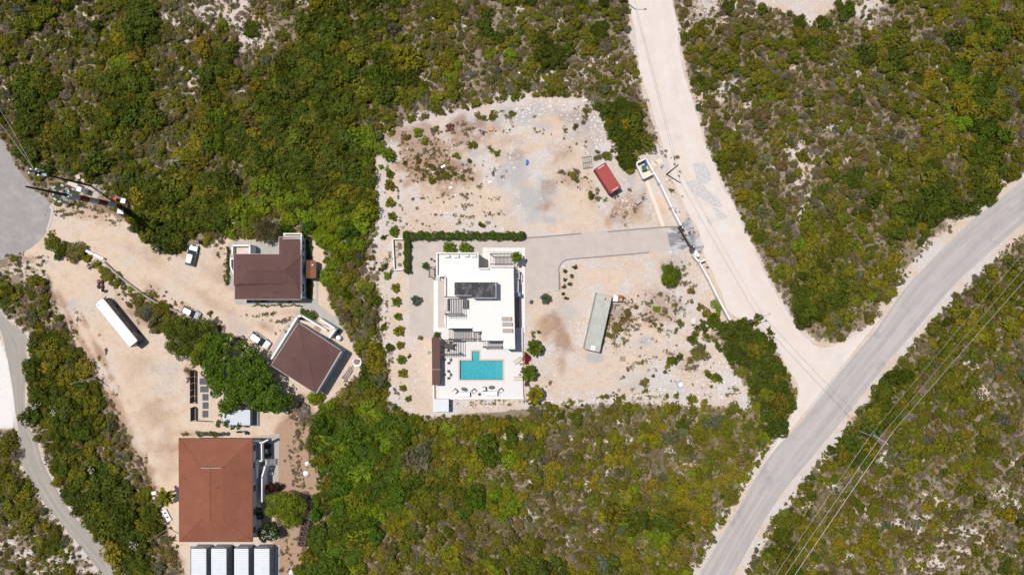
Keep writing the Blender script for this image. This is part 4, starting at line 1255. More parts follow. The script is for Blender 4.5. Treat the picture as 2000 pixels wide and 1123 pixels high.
# ------------------------------------------------------------------ boundary wall, gate and bin store by the track
bw = thing("boundary_wall", "long white boundary wall beside the track from bin store to gate", "wall", P(1300, 380))
wallseg(bw, [(1265, 315.5), (1276, 335), (1289, 357)], 0, 1.9, .3, M_WALLW, "wall_panel")
wallseg(bw, [(1289.6, 358), (1312, 405)], 0, 1.9, .3, M_WALLW, "wall_panel")
wallseg(bw, [(1312.4, 406), (1330, 440)], 0, 1.9, .3, M_WALLW, "wall_panel")
for x, y in ((1289.4, 357.6), (1312.2, 405.6)):
    MB(bw).box(P(x, y, 2) - Vector((0, 0, 1.0)), (.42, .42, 2.04), rz=-1.1).build("pier", mat("weathered_pier", (.5, .47, .44), .9))
bw2 = thing("boundary_wall", "white boundary wall running down from the gate to the bushes", "wall", P(1400, 575))
wallseg(bw2, [(1358, 490), (1363.5, 499), (1355, 497)], 0, 1.9, .55, M_WALLW, "wall_panel")
wallseg(bw2, [(1355, 499), (1366, 512), (1378, 507)], 0, 1.9, .35, M_WALLW, "wall_panel")
wallseg(bw2, [(1366.5, 512.5), (1385, 546)], 0, 1.9, .3, M_WALLW, "wall_panel")
wallseg(bw2, [(1385.3, 546.6), (1402, 580)], 0, 1.9, .3, M_WALLW, "wall_panel")
wallseg(bw2, [(1402.3, 580.6), (1426, 625)], 0, 1.9, .3, M_WALLW, "wall_panel")
gt = thing("sliding_gate", "dark brown sliding gate closed across the villa's driveway", "gate", P(1340, 465))
ga, gb = P(1327, 443, 1.8), P(1354.5, 490, 1.8)
ga.z = gb.z = 0
gd = (gb - ga).normalized()
MB(gt).bar(ga + Vector((0, 0, 1.75)), gb + Vector((0, 0, 1.75)), .22, .1).build("top_rail", M_TIMBER)
MB(gt).bar(ga + Vector((0, 0, .15)), gb + Vector((0, 0, .15)), .1, .1).build("bottom_rail", M_TIMBER)
L = (gb - ga).length
for k in range(28):
    p = ga + gd * (L * (k + .5) / 28)
    MB(gt).box((p.x, p.y, .95), (L / 28 * .82, .05, 1.5), rz=math.atan2(gd.y, gd.x)).build("board", M_TIMBER)
MB(gt).bar(P(1349, 485, 1.9) - Vector((0, 0, .3)), P(1354, 492, 1.9) - Vector((0, 0, .3)), .7, .5).build("motor_housing", M_TIMBER)
for i, (x, y, s) in enumerate(((1333.5, 444.5, "upper"), (1355, 481.5, "lower"))):
    gp = thing("gate_post", f"dark square gate post with pale cap at the gate's {s} end", "gate post", P(x, y), group="posts of the villa gate")
    MB(gp).box(P(x, y, 2.2) - Vector((0, 0, 1.1)), (.55, .55, 2.2), rz=-1.04).build("shaft", mat("charcoal_post", (.035, .035, .04), .7))
    MB(gp).box(P(x, y, 2.24), (.30, .30, .1), rz=-1.04).build("cap", M_WALLW)
bs = thing("bin_store", "open topped white walled bin store at the top of boundary wall", "bin store", P(1260, 329))
wallseg(bs, [(1243, 319), (1262, 309.5)], 0, 1.7, .26, M_WALLW)
wallseg(bs, [(1243.6, 320.5), (1257, 349)], 0, 1.7, .26, M_WALLW)
wallseg(bs, [(1257.5, 348.6), (1277, 338.5)], 0, 1.7, .26, M_WALLW)
wallseg(bs, [(1262.6, 310.3), (1266, 317)], 0, 1.7, .26, M_WALLW)
MB(bs).pp([(1245, 320), (1262, 311.5), (1275, 337), (1258, 346.5)], 0, .06, zref=0).build("floor", M_CREAM)


def wheelie(label, x, y, rz, c):
    rt = thing("wheeled_bin", label, "bin", P(x, y), rz, "bins inside the white bin store")
    m = mat("bin_plastic_" + label.split()[0], c, .5, .12, 3)
    MB().loft([[(sx * .42 * k, sy * .5 * k, z) for sx, sy in ((-1, -1), (1, -1), (1, 1), (-1, 1))] for k, z in ((.8, .08), (1, 1.0))]).build("body", m, rt)
    MB().box((0, 0, 1.05), (.92, 1.08, .09)).box((0, .1, 1.11), (.7, .7, .05)).build("lid", m, rt)
    MB().bar((-.4, -.56, 1.0), (.4, -.56, 1.0), .05, .05).build("handle", m, rt)
    for s in (-1, 1):
        MB().tube((s * .40, -.45, .1), (s * .48, -.45, .1), .1, n=10).build("wheel", M_BLACK, rt)


wheelie("blue wheeled bin in the upper corner of the white bin store", 1260.5, 317.5, .5, (.03, .06, .30))
wheelie("green wheeled bin in the middle of the white bin store", 1256.5, 329.5, .3, (.02, .12, .11))
pk = MB()
pk.bar(P(1254, 335.5) + Vector((0, 0, .12)), P(1270, 331) + Vector((0, 0, .16)), .5, .06)
tag(pk.build("orange_board", mat("orange_board", (.45, .20, .08), .8)), "orange brown board lying on the bin store floor", "board")
# white walled planter with three tank lids left of the hedge
pl = thing("walled_planter", "narrow white walled enclosure with three green lids beside the hedge", "enclosure", P(776, 497))
wallseg(pl, [(787, 467), (766.5, 467), (770, 527), (787, 526.5)], 0, .8, .22, M_WALLW)
for k, (x, y) in enumerate(((779.5, 477), (780, 496.5), (780.5, 517))):
    tl = thing("tank_lid", ["round grey green tank lid nearest the top of the white enclosure", "round grey green tank lid in the middle of the white enclosure", "round grey green tank lid nearest the bottom of the white enclosure"][k], "tank lid", P(x, y), group="lids in the white enclosure")
    MB().lathe([(.36, 0), (.4, .25), (.36, .34), (.12, .4)], 14).build("dome", mat("lid_green", (.16, .21, .17), .7, .1, 2), tl)
    MB().lathe([(.1, .4), (.1, .46)], 8).build("knob", M_BLACK, tl)
# low walls dividing the sandy yards
yw = thing("yard_wall", "low grey stone wall dividing the two sandy yards", "wall", P(300, 575))
wp_ = smooth_line([(206, 512), (225, 530), (242, 545), (262, 560), (285, 577), (310, 592), (335, 603), (362, 614)], 16)
for i in range(15):
    a_, c_ = P(*wp_[i]), P(*wp_[i + 1])
    MB(yw).bar(a_ + Vector((0, 0, .35)), a_ + (c_ - a_) * .97 + Vector((0, 0, .35 + R.uniform(-.03, .03))), .35, .7).build("wall_block", mat("grey_wall_stone", (.30, .285, .27), .95, .2, 3))
yw2 = thing("yard_wall", "short white topped concrete wall beside the bushes near turning circle", "wall", P(185, 498))
wallseg(yw2, [(167, 489.5), (183, 497), (201, 505.5)], 0, .9, .5, M_WALLW, "wall_block")
wallseg(bw, [(1275.5, 338.6), (1282, 352)], 0, .3, .2, M_CREAM, "footing")
# ------------------------------------------------------------------ vehicles
def paint(name, c, rough=.3, metal=.1):
    return mat("paint_" + name, c, rough, .05, .8, metal, .5, dirt=tuple(x * .75 + .06 for x in c), dirt_amt=.1)


def ring(x, w, zb, zm, zt, in_=.9):
    return [(x, -w * .94, zb), (x, -w, zm), (x, -w * in_, zt), (x, w * in_, zt), (x, w, zm), (x, w * .94, zb)]


def car(name, label, px, py, heading, body, roof_m, L=4.6, Wd=1.86, suv=True, pick=False, rack=False):
    rt = thing(name, label, "car", P(px, py), heading)
    h = L / 2
    w = Wd / 2
    zt = .98 if suv else .86
    zr = 1.75 if suv else 1.42
    rings = [ring(-h, w * .86, .45, .62, zt - .12, .86), ring(-h + .12, w * .94, .32, .68, zt - .02), ring(-h + .5, w, .28, .7, zt), ring(0, w, .28, .7, zt), ring(h * .42, w, .28, .7, zt),
             ring(h * .5, w * .99, .28, .7, zt - .02), ring(h - .35, w * .96, .3, .64, zt - .13, .88), ring(h - .1, w * .87, .36, .58, zt - .24, .84), ring(h, w * .74, .45, .55, zt - .34, .8)]
    MB().loft(rings).build("body", body, rt, smooth=False)
    xa, xb = (-h + .10, h * .50)
    xc, xd = (-h + .55, h * .06)
    wb, wr = w * .92, w * .68
    P4 = lambda x, ww, z: [(x, -ww, z), (x, ww, z)]
    a0, a1 = P4(xa, wb, zt - .02); b0, b1 = P4(xb, wb, zt - .04); c0, c1 = P4(xc, wr, zr); d0, d1 = P4(xd, wr, zr)
    MB().add([b0, b1, d1, d0], [(0, 1, 2, 3)]).build("windscreen", M_GLASS, rt)
    MB().add([a0, a1, c1, c0], [(3, 2, 1, 0)]).build("rear_window", M_GLASS, rt)
    for s in (-1, 1):
        q = [(xa, s * wb, zt - .02), (xb, s * wb, zt - .04), (xd, s * wr, zr), (xc, s * wr, zr)]
        MB().add(q, [(0, 1, 2, 3)]).build("side_window", M_GLASS, rt)
        m = MB()
        for xx in (-.15, -h * .55):
            t = (xx - xa) / (xb - xa)
            m.bar((xx, s * (wb + .005), zt), (xx * .95, s * (wr + .005), zr), .09, .03)
        m.build("pillar", body, rt)
        MB().box((h * .36, s * (w + .08), zt + .08), (.14, .2, .15)).build("mirror", body, rt)
        for xx in (-h * .58, h * .60):
            t = MB(); t.tube((xx, s * (w - .20), .34), (xx, s * (w + .02), .34), .34, n=16); to = t.build("wheel", M_BLACK, rt)
            MB().tube((xx, s * (w - .02), .34), (xx, s * (w + .035), .34), .2, n=10).build("rim", M_STEEL, to)
        MB().box((h - .14, s * w * .66, zt - .27), (.2, .34, .12)).build("headlight", mat("headlight", (.75, .77, .8), .15), rt)
        MB().box((-h + .03, s * w * .74, zt - .2), (.08, .22, .22)).build("tail_light", mat("tail_light", (.35, .02, .02), .3), rt)
    MB().prism([(xc + .04, -wr + .03), (xd - .02, -wr + .02), (xd + .06, -wr * .6), (xd + .08, 0), (xd + .06, wr * .6), (xd - .02, wr - .02), (xc + .04, wr - .03), (xc - .05, 0)], zr - .01, zr + .045).build("roof", roof_m, rt)
    MB().box((h + .0, 0, .48), (.1, Wd * .74, .16)).build("bumper", M_BLACK, rt)
    if rack:
        b = MB()
        for s in (-1, 1):
            b.bar((xc + .15, s * wr * .86, zr + .1), (xd - .1, s * wr * .86, zr + .1), .05, .05)
        b.build("roof_rail", M_STEEL, rt)
    return rt


PW = paint("white", (.74, .74, .74)); PS = paint("silver", (.50, .51, .52), .3, .5); PSB = paint("silver_blue", (.20, .235, .30), .3, .4); PK = paint("black", (.03, .03, .035))
c1 = car("parked_car", "silver blue estate car with a pale roof and black windscreen below the thicket", 378, 499, ang((372.5, 518.5), (382.5, 478.5)), PSB, paint('pale_grey', (.42, .43, .45)), 4.5, 1.85)
bt = MB(); bt.lathe([(.42, 1.79), (.52, 1.83), (.42, 1.86)], 16, c=(-1.05, 0, 0)); bt.box((-1.05, 0, 1.82), (1.0, .16, .05)); bt.box((-.55, 0, 1.82), (.1, 1.2, .05)); bt.build("roof_ring", PW, c1)
c2 = car("parked_car", "white estate car with dark rear glass beside the square house and large tree", 510, 664, ang((490, 651), (531, 680)), PW, PW, 4.7, 1.9, rack=True)
c3 = car("parked_car", "silver hatchback half under the feathery tree by the low stone wall", 376, 610.5, ang((360, 602), (394, 619)), PS, PS, 4.0, 1.72, suv=False)

bus = thing("bus", "long white roofed bus with dark sides parked on the sandy yard", "bus", P(243, 629), ang((197.5, 597), (265, 679.5)))
BL, BW_, BH = 11.6, 2.3, 3.15
br = []
for x, k in ((-BL / 2, .93), (-BL / 2 + .25, 1), (BL / 2 - .25, 1), (BL / 2, .93)):
    w = BW_ / 2 * k
    br.append([(x, -w, .4), (x, -w, 2.75), (x, -w * .9, BH - .12), (x, -w * .55, BH), (x, w * .55, BH), (x, w * .9, BH - .12), (x, w, 2.75), (x, w, .4)])
MB().loft(br).build("body", mat("bus_dark_side", (.06, .065, .075), .45, .1, 1), bus)
rr = []
for x, k in ((-BL / 2 + .02, .9), (-BL / 2 + .3, 1), (BL / 2 - .3, 1), (BL / 2 - .02, .92)):
    w = BW_ / 2 * k
    rr.append([(x, -w, 2.72), (x, -w * .92, BH - .08), (x, -w * .56, BH + .03), (x, w * .56, BH + .03), (x, w * .92, BH - .08), (x, w, 2.72)])
MB().loft(rr).build("roof", mat("bus_white_roof", (.74, .745, .76), .4, .04, .5), bus)
for x in (-2.0, 3.1):
    b = MB()
    for dx, dy, sx, sy in ((-.35, 0, .04, .75), (.35, 0, .04, .75), (0, -.36, .7, .04), (0, .36, .7, .04)):
        b.box((x + dx, dy, BH + .05), (sx, sy, .06))
    ho = b.build("roof_hatch", mat("hatch_grey", (.45, .46, .48), .5), bus)
    MB().box((x, 0, BH + .035), (.64, .66, .03)).build("hatch_lid", PW, ho)
for s in (-1, 1):
    for k in range(7):
        MB().box((-4.6 + k * 1.45, s * (BW_ / 2 + .005), 2.05), (1.25, .03, .85)).build("side_window", M_GLASS, bus)
    for x in (-3.4, 3.6):
        MB().tube((x, s * (BW_ / 2 - .3), .48), (x, s * (BW_ / 2 + .02), .48), .48, n=16).build("wheel", M_BLACK, bus)
    MB().box((-BL / 2 - .1, s * 1.25, 2.3), (.12, .25, .4)).build("mirror", M_BLACK, bus)
MB().box((-BL / 2 - .01, 0, 2.0), (.06, 2.05, 1.4)).build("windscreen", M_GLASS, bus)
MB().box((BL / 2 + .01, 0, 1.9), (.06, 1.9, .9)).build("rear_window", M_GLASS, bus)
MB().box((-BL / 2 - .05, 0, .6), (.14, 2.2, .3)).build("bumper", M_BLACK, bus)
MB().lathe([(.1, BH), (.1, BH + .12)], 8, c=(-BL / 2 + .6, -.5, 0)).build("roof_vent", M_BLACK, bus)


def container(name, label, corners, z, mtop, mside, mend, rust=None):
    """shipping container from the four roof corners in the photo (front-left, front-right, back-right, back-left)"""
    p = [P(*c, z) for c in corners]
    ctr = sum(p, Vector((0, 0, 0))) / 4
    ax = ((p[2] + p[3]) - (p[0] + p[1])); L = ax.length / 2
    w = ((p[1] - p[0]).length + (p[2] - p[3]).length) / 2
    rt = thing(name, label, "shipping container", (ctr.x, ctr.y, 0), math.atan2(ax.y, ax.x))
    for s in (-1, 1):
        n = int(L / .28)
        vs, fs = [], []
        for i in range(n * 2 + 1):
            x = -L / 2 + .1 + (L - .2) * i / (2 * n)
            y = s * (w / 2 - (.0 if (i // 1) % 2 else .05))
            vs += [(x, y, .15), (x, y, z - .05)]
        for i in range(n * 2):
            fs.append((2 * i, 2 * i + 2, 2 * i + 3, 2 * i + 1))
        MB().add(vs, fs).build("side_panel", mside, rt)
        MB().box((-L / 2 + .02, s * w * .245, z / 2 + .05), (.06, w * .48, z - .25)).build("door", mend, rt)
        MB().bar((-L / 2 - .03, s * w * .12, .3), (-L / 2 - .03, s * w * .12, z - .2), .04, .04).build("lock_rod", M_STEEL, rt)
    MB().box((L / 2 - .03, 0, z / 2 + .05), (.05, w - .1, z - .25)).build("end_panel", mend, rt)
    n = int(L / .3)
    vs, fs = [], []
    for i in range(n * 2 + 1):
        x = -L / 2 + (L) * i / (2 * n)
        zz = z - .02 + (.02 if i % 2 else 0)
        vs += [(x, -w / 2, zz), (x, w / 2, zz)]
    for i in range(n * 2):
        fs.append((2 * i, 2 * i + 2, 2 * i + 3, 2 * i + 1))
    MB().add(vs, fs).build("roof", mtop, rt)
    fr = MB()
    for s in (-1, 1):
        fr.box((0, s * (w / 2), z - .06), (L, .09, .12))
        fr.box((0, s * (w / 2), .1), (L, .09, .16))
        for e in (-1, 1):
            fr.box((e * (L / 2 - .05), s * (w / 2 - .02), z / 2), (.12, .12, z))
    for e in (-1, 1):
        fr.box((e * (L / 2 - .04), 0, z - .06), (.1, w, .12))
    fr.build("frame", mside, rt)
    for s in (-1, 1):
        for e in (-1, 1):
            MB().box((e * (L / 2 - .08), s * (w / 2 - .08), z + .02), (.18, .16, .1)).build("corner_casting", rust or mside, rt)
    return rt


M_REDC = mat("faded_red_steel", (.34, .055, .05), .6, .1, .7, dirt=(.40, .11, .10), dirt_amt=.2)
M_REDS = mat("dark_red_steel", (.20, .035, .03), .6, .1, 1)
rc = container("red_container", "faded red twenty foot shipping container on the rubble lot", [(1161.7, 330.2), (1182, 317.4), (1213, 365.5), (1192.7, 379.4)], 2.6, M_REDC, M_REDS, mat("dark_container_end", (.07, .075, .08), .6))
for e in (-1, 1):
    MB().box((e * 2.75, .05, 2.62), (.12, 1.5, .02)).build("roof_marking", M_WALLW, rc)
for e in (-.6, .2):
    MB().box((.8, 1.55 * 1, .5), (.5, .4, .5)).build("side_box", M_PAV, rc)
    break
_g = G("rusted_pale_green_steel")
_co = _g.coord()
_n1 = _g.noise(.5, 6, .6, _co); _n2 = _g.noise(1.0, 9, .75, _g.coord("Object", (1.0, 2.2, 1)))
_c = _g.mix(_g.ramp(_n1, (.35, 0.), (.65, 1.)), (.385, .40, .35), (.475, .48, .43))
_c = _g.mix(_g.ramp(_n2, (.57, 0.), (.65, .9)), _c, (.30, .165, .085))
M_GRC = _g.done(_c, .65, 0, .3)
M_GRS = mat("weathered_green_side", (.33, .36, .31), .7, .1, 1, dirt=(.33, .19, .11), dirt_amt=.35)
M_RUST = mat("orange_rust", (.30, .12, .045), .9, .25, 3)
gc = container("green_container", "long pale green rust streaked shipping container on sandy east lot", [(1165, 574), (1196, 577.5), (1170, 688.5), (1142, 681)], 2.6, M_GRC, M_GRS, M_RUST, M_RUST)
MB().box((5.4, .1, 2.63), (1.0, .9, .03)).build("roof_patch", M_WALLW, gc)
MB().box((-5.2, .4, 2.625), (.5, .3, .03)).build("roof_patch", M_RUST, gc)
ab = thing("machine_box", "small white and orange rusted machine box beside the green container's top end", "machine", P(1205, 583), -.1)
MB().box((-.5, 0, .7), (1.0, 1.3, 1.4)).build("housing", M_WALLW, ab)
MB().box((.55, .1, .65), (1.05, 1.4, 1.3)).build("rusty_panel", M_RUST, ab)
MB().box((.6, -.2, 1.33), (.5, .5, .06)).build("lid", M_PAV, ab)
st = thing("metal_stand", "rusty metal stand leaning by the green container's east side", "stand", P(1198, 601), -.1)
for s in (-1, 1):
    MB().bar((s * .3, -1, .02), (s * .3, .9, .9), .08, .08).build("rail", M_RUST, st)
for k in range(4):
    MB().bar((-.3, -.8 + k * .5, .12 + k * .22), (.3, -.8 + k * .5, .12 + k * .22), .07, .05).build("rung", M_RUST, st)
pa = thing("wooden_pallet", "weathered wooden pallet lying on the sand below the green container", "pallet", P(1216, 700.5), -.08)
for k in range(7):
    MB().box((-.52 + k * .175, 0, .14), (.13, 1.1, .025)).build("plank", mat("grey_pallet_wood", (.36, .28, .22), .95, .15, 4), pa)
for k in (-1, 0, 1):
    MB().box((0, k * .48, .07), (1.2, .1, .1)).build("bearer", MATS["grey_pallet_wood"], pa)
wb = thing("metal_box", "open topped pale metal box on the white rubble near the junction", "box", P(1327, 750), math.radians(28))
MB().box((0, 0, .25), (1.25, 1.3, .5)).build("body", M_STEEL, wb)
MB().box((.12, -.12, .53), (.9, .85, .06)).build("lid", M_ALU, wb)
cbk = thing("concrete_block", "grey box shaped block on the brown gravel beside cream path", "block", P(1246.5, 395), math.radians(35))
MB().box((0, 0, .35), (1.25, .6, .7)).build("body", mat("block_grey", (.42, .40, .39), .9), cbk)
MB().box((-.63, 0, .3), (.08, .5, .5)).build("end_cap", PK, cbk)
rk = thing("steel_rack", "weathered steel lattice rack lying beside the red container's top corner", "rack", P(1147, 318), math.radians(6))
for k in range(3):
    MB().bar((-1, -1.25 + k * 1.2, .2), (.95, -1.1 + k * 1.2, .2), .1, .1).build("cross_bar", mat("olive_grey_steel", (.20, .19, .15), .8, .2, 3), rk)
for k in range(5):
    MB().bar((-.95 + k * .46, -1.25, .26), (-.95 + k * .46, 1.3, .26), .08, .08).build("rail", MATS["olive_grey_steel"], rk)
MB().box((-.3, -.55, .12), (1.2, .8, .15)).build("panel", mat("sage_panel", (.38, .40, .32), .8), rk)

# ------------------------------------------------------------------ poles, mast, wires
M_POLE = mat("weathered_pole_timber", (.075, .062, .05), .9, .2, 3)
M_WIRE = mat("bright_wire", (.45, .44, .40), .5, .05, 1, metal=.3)
M_WIRED = mat("dull_wire", (.20, .19, .18), .6, .05, 1)


def pole(label, base, z, top_px=None, m=None, r=.16, lamp=None, arm=None, name="utility_pole"):
    b = P(*base)
    rt = thing(name, label, "pole", b)
    t = P(*top_px, z) if top_px else b + Vector((0, 0, z))
    MB(rt).tube(b, t, r, r * .7, 10).build("shaft", m or M_POLE)
    if lamp:
        e = t + Vector((lamp[0], lamp[1], .25))
        MB(rt).path([t - Vector((0, 0, .3)), t + Vector((lamp[0] * .5, lamp[1] * .5, .25)), e], .05, 6).build("lamp_arm", M_STEEL)
        MB(rt).lathe([(.06, -.05), (.2, -.02), (.17, .08), (.05, .12)], 8, c=tuple(e), sx=1.6).build("lamp_head", M_STEEL)
    if arm:
        d = Vector((arm[0], arm[1], 0))
        MB(rt).bar(t - d + Vector((0, 0, -.25)), t + d + Vector((0, 0, -.25)), .12, .12).build("crossarm", M_STEEL)
        for k in (-.95, 0, .95):
            c = t + d * k + Vector((0, 0, -.18))
            MB(rt).lathe([(.05, 0), (.09, .06), (.05, .12), (.08, .2), (.03, .26)], 8, c=tuple(c)).build("insulator", M_WALLW)
    return t


t_b = pole("timber utility pole beside the white track near the bin store", (1302, 341), 10.0, (1324.5, 322.5), r=.17)
t_d = pole("grey street light pole rising from the bushes at the track junction", (1462, 631.5), 8.3, (1491, 618), M_STEEL, .11, lamp=(1.1, .5), name="street_light")
t_e = pole("street light pole at the top edge beside the white track", (1216, 1), 9.5, None, M_POLE, .15, lamp=(2.0, .1), name="street_light")
t_c = pole("utility pole with crossarm carrying three wires beside the paved road", (1674, 840), 9.5, (1721, 858.5), mat("grey_pole", (.34, .33, .31), .8), .14, arm=(1.45, -.95))
t_f = pole("bare grey street light pole standing at the sandy yard's bushy edge", (187.5, 736), 8.7, (137.5, 749.5), M_STEEL, .13, name="street_light")
t_g = pole("thin grey pole beside the terracotta house's lower corner", (330, 1030.5), 8.4, (289, 1056.5), M_STEEL, .09, name="street_light")
t_h = pole("dark utility pole at the right edge of the scrub under the wires", (1960, 514), 9.5, None, M_POLE, .16, arm=(1.3, -1.0))


def wire(label, a, b, sag=.5, r=.035, m=None, name="overhead_wire", group=None):
    a, b = Vector(a), Vector(b)
    pts = [a.lerp(b, t / 20) - Vector((0, 0, sag * 4 * (t / 20) * (1 - t / 20))) for t in range(21)]
    o = MB().path(pts, r, 5).build(name, m or M_WIRE)
    return tag(o, label, "wire", group)


wire("thick pale overhead wire, outermost of three crossing the lower right scrub", P(1744, 843, 9.4), P(2120, 415, 9.4), .25, .042)
wire("middle of the three pale overhead wires over the lower right scrub", P(1722, 850, 9.4), P(2100, 410, 9.4), .3, .028)
wire("thin overhead wire of the three, nearest the paved road", P(1703, 846, 9.4), P(2080, 400, 9.4), .35, .021)
wire("thick pale overhead wire continuing down from the crossarm pole", P(1744, 843, 9.4), P(1440, 1290, 9.4), .25, .042)
wire("middle overhead wire continuing down from the crossarm pole", P(1722, 850, 9.4), P(1420, 1290, 9.4), .3, .028)
wire("thin overhead wire continuing down from the crossarm pole", P(1703, 846, 9.4), P(1405, 1290, 9.4), .35, .021)
for dz, dx, nm in ((0, 0, "upper"), (-.7, .25, "lower")):
    o3 = Vector((dx, 0, dz))
    wire(f"{nm} service wire running along the white track to the timber pole", t_e + Vector((.0, 0, -.3)) + o3, t_b + o3 - Vector((0, 0, .2)), .4, .014, M_WIRED)
    wire(f"{nm} service wire from the timber pole down to the junction street light", t_b + o3 - Vector((0, 0, .2)), t_d + o3, .4, .014, M_WIRED)
    wire(f"{nm} service wire crossing the track junction to the crossarm pole", t_d + o3, t_c + o3 - Vector((0, 0, .3)), .4, .018, M_WIRED)

# dark antenna pole with pale sector antennas
ap = thing("antenna_pole", "tall dark leaning antenna pole with pale antennas at its head", "antenna pole", P(177, 363))
tt = P(67, 336.5, 17.3)
MB(ap).tube(P(177, 363), tt, .22, .16, 10).build("shaft", mat("tarred_pole", (.025, .022, .02), .8))
for k, (dx, dy, dz, L_) in enumerate(((-.5, .55, -.6, 1.9), (.35, .6, -.9, 2.0), (.5, -.5, -1.1, 1.7), (-.9, -.15, -.5, 1.6))):
    c = tt + Vector((dx, dy, dz))
    MB(ap).box(c, (.32, .26, L_), rz=.7 * k).build("antenna_panel", M_ALU)
    MB(ap).bar(tt + Vector((0, 0, dz)), c, .06, .06).build("bracket", M_STEEL)
MB(ap).box(tt + Vector((.9, -.25, -1.6)), (.9, .5, .5)).build("radio_box", PSB)
MB(ap).tube(tt, tt + Vector((-.4, .5, 1.3)), .03).build("whip", mat("yellowish_cable", (.35, .33, .16)))
# red and white banded telecom mast
mm = thing("telecom_mast", "thick telecom mast banded dark red and pale grey with antenna cluster", "mast", P(238, 403.5))
b0 = P(238, 403.5)
M_BR, M_BG = mat("mast_dark_red", (.16, .022, .022), .6, .1, 2), mat("mast_pale_grey", (.40, .43, .45), .6, .08, 2)
ztop, nb = 18.0, 6
for k in range(nb):
    MB(mm).tube(b0 + Vector((0, 0, ztop * k / nb)), b0 + Vector((0, 0, ztop * (k + 1) / nb - .01)), .56, .54, 16).build("band", M_BR if k % 2 == 0 else M_BG)
MB(mm).tube(b0 + Vector((0, 0, ztop)), b0 + Vector((0, 0, 29)), .30, .16, 10).build("upper_pole", mat("dark_brown_pole", (.05, .04, .033), .8))
MB(mm).lathe([(1.0, 0), (1.0, .12)], 14, c=(b0.x, b0.y, ztop + .1)).build("platform", mat("green_grey_steel", (.24, .28, .25), .7))
M_PANEL = mat("sage_grey_panel", (.38, .44, .41), .5, .06, 2)
for k in range(7):
    a = k * 2 * math.pi / 7 + .4
    r_ = 1.35 + .2 * (k % 2)
    c = b0 + Vector((r_ * math.cos(a), r_ * math.sin(a), ztop + .6 + .5 * (k % 3)))
    MB(mm).box(c, (.32, .62, 2.2), rz=a).build("antenna_panel", M_PANEL)
    MB(mm).bar(b0 + Vector((0, 0, ztop + .4)), c, .08, .08).build("bracket", M_BG)
for k, (dx, dy) in enumerate(((.5, -1.7), (-.2, -1.9), (.9, -1.2))):
    MB(mm).box(b0 + Vector((dx, dy, ztop - .6)), (.5, .4, .8), rz=.5 * k).build("radio_box", mat("olive_radio", (.13, .15, .08), .8))
MB(mm).lathe([(1.1, 0), (1.1, .15), (.7, .15), (.7, .3)], 14, c=(b0.x, b0.y, 0)).build("base", M_PAV)


def cabinet(label, px, py, s, rz, m, lidm=None, name="equipment_cabinet"):
    rt = thing(name, label, "cabinet", P(px, py), rz)
    MB().box((0, 0, s[2] / 2), s).build("body", m, rt)
    MB().box((0, 0, s[2] + .03), (s[0] * 1.06, s[1] * 1.06, .07)).build("lid", lidm or m, rt)
    MB().box((s[0] * .2, -s[1] / 2 - .015, s[2] * .5), (s[0] * .5, .03, s[2] * .8)).build("door", lidm or m, rt)
    return rt


M_BEI = mat("beige_cabinet", (.60, .52, .43), .7, .06, 1)
cabinet("silver equipment cabinet at the foot of the banded mast", 241.5, 414.5, (1.3, .9, 1.2), -.2, M_STEEL, M_ALU)
cabinet("long beige equipment cabinet between dark pole and banded mast", 150.5, 362, (2.0, .9, 1.5), -.45, M_BEI)
cabinet("tall white equipment cabinet below the dark antenna pole", 169, 373, (.95, .95, 2.6), -.3, PW, M_ALU)
cabinet("small pinkish equipment cabinet above the dark antenna pole", 167, 354, (.75, .55, .9), -.4, mat("pinkish_cabinet", (.56, .45, .41), .8))
cabinet("pale pink rubble like cabinet among the twigs near the antenna pole", 155, 346.5, (.8, .9, .5), .3, MATS["pinkish_cabinet"])
cabinet("bright red electrical box near the banded mast's foot", 228, 391, (.65, .8, .9), -.2, mat("signal_red", (.62, .06, .04), .5))
cabinet("white electrical box nearest the thicket beside the banded mast", 246, 393.5, (.9, .9, 1.1), -.2, PW)
wire("upper of two thin wires reaching the dark antenna pole", tt + Vector((0, 0, -.3)), P(-60, 120, 16), .6, .025, M_WIRE)
wire("lower of two thin wires reaching the dark antenna pole", tt + Vector((-.3, 0, -1)), P(-75, 150, 15.5), .6, .025, M_WIRE)

# ------------------------------------------------------------------ pool furniture
M_SOFA = mat("white_sofa_fabric", (.77, .76, .75), .9, .03, 2)
DZ = ZD


def at(zx, zy, z=DZ):          # enlarged view of the pool deck
    return P(820 + zx / 6.2375, 630 + zy / 6.2375, z)


def armchair(label, zx, zy, rz):
    rt = thing("armchair", label, "armchair", at(zx, zy), rz, "armchairs round the fire bowl")
    MB().box((0, 0, .3), (.62, .62, .16)).build("seat", M_SOFA, rt)
    MB().box((0, -.42, .45), (.85, .12, .62)).build("backrest", M_DKG, rt)
    for s in (-1, 1):
        MB().box((s * .4, -.02, .34), (.09, .72, .42)).build("armrest", M_DKG, rt)
        for e in (-.3, .3):
            MB().box((s * .3, e, .1), (.06, .06, .2)).build("leg", M_DKG, rt)


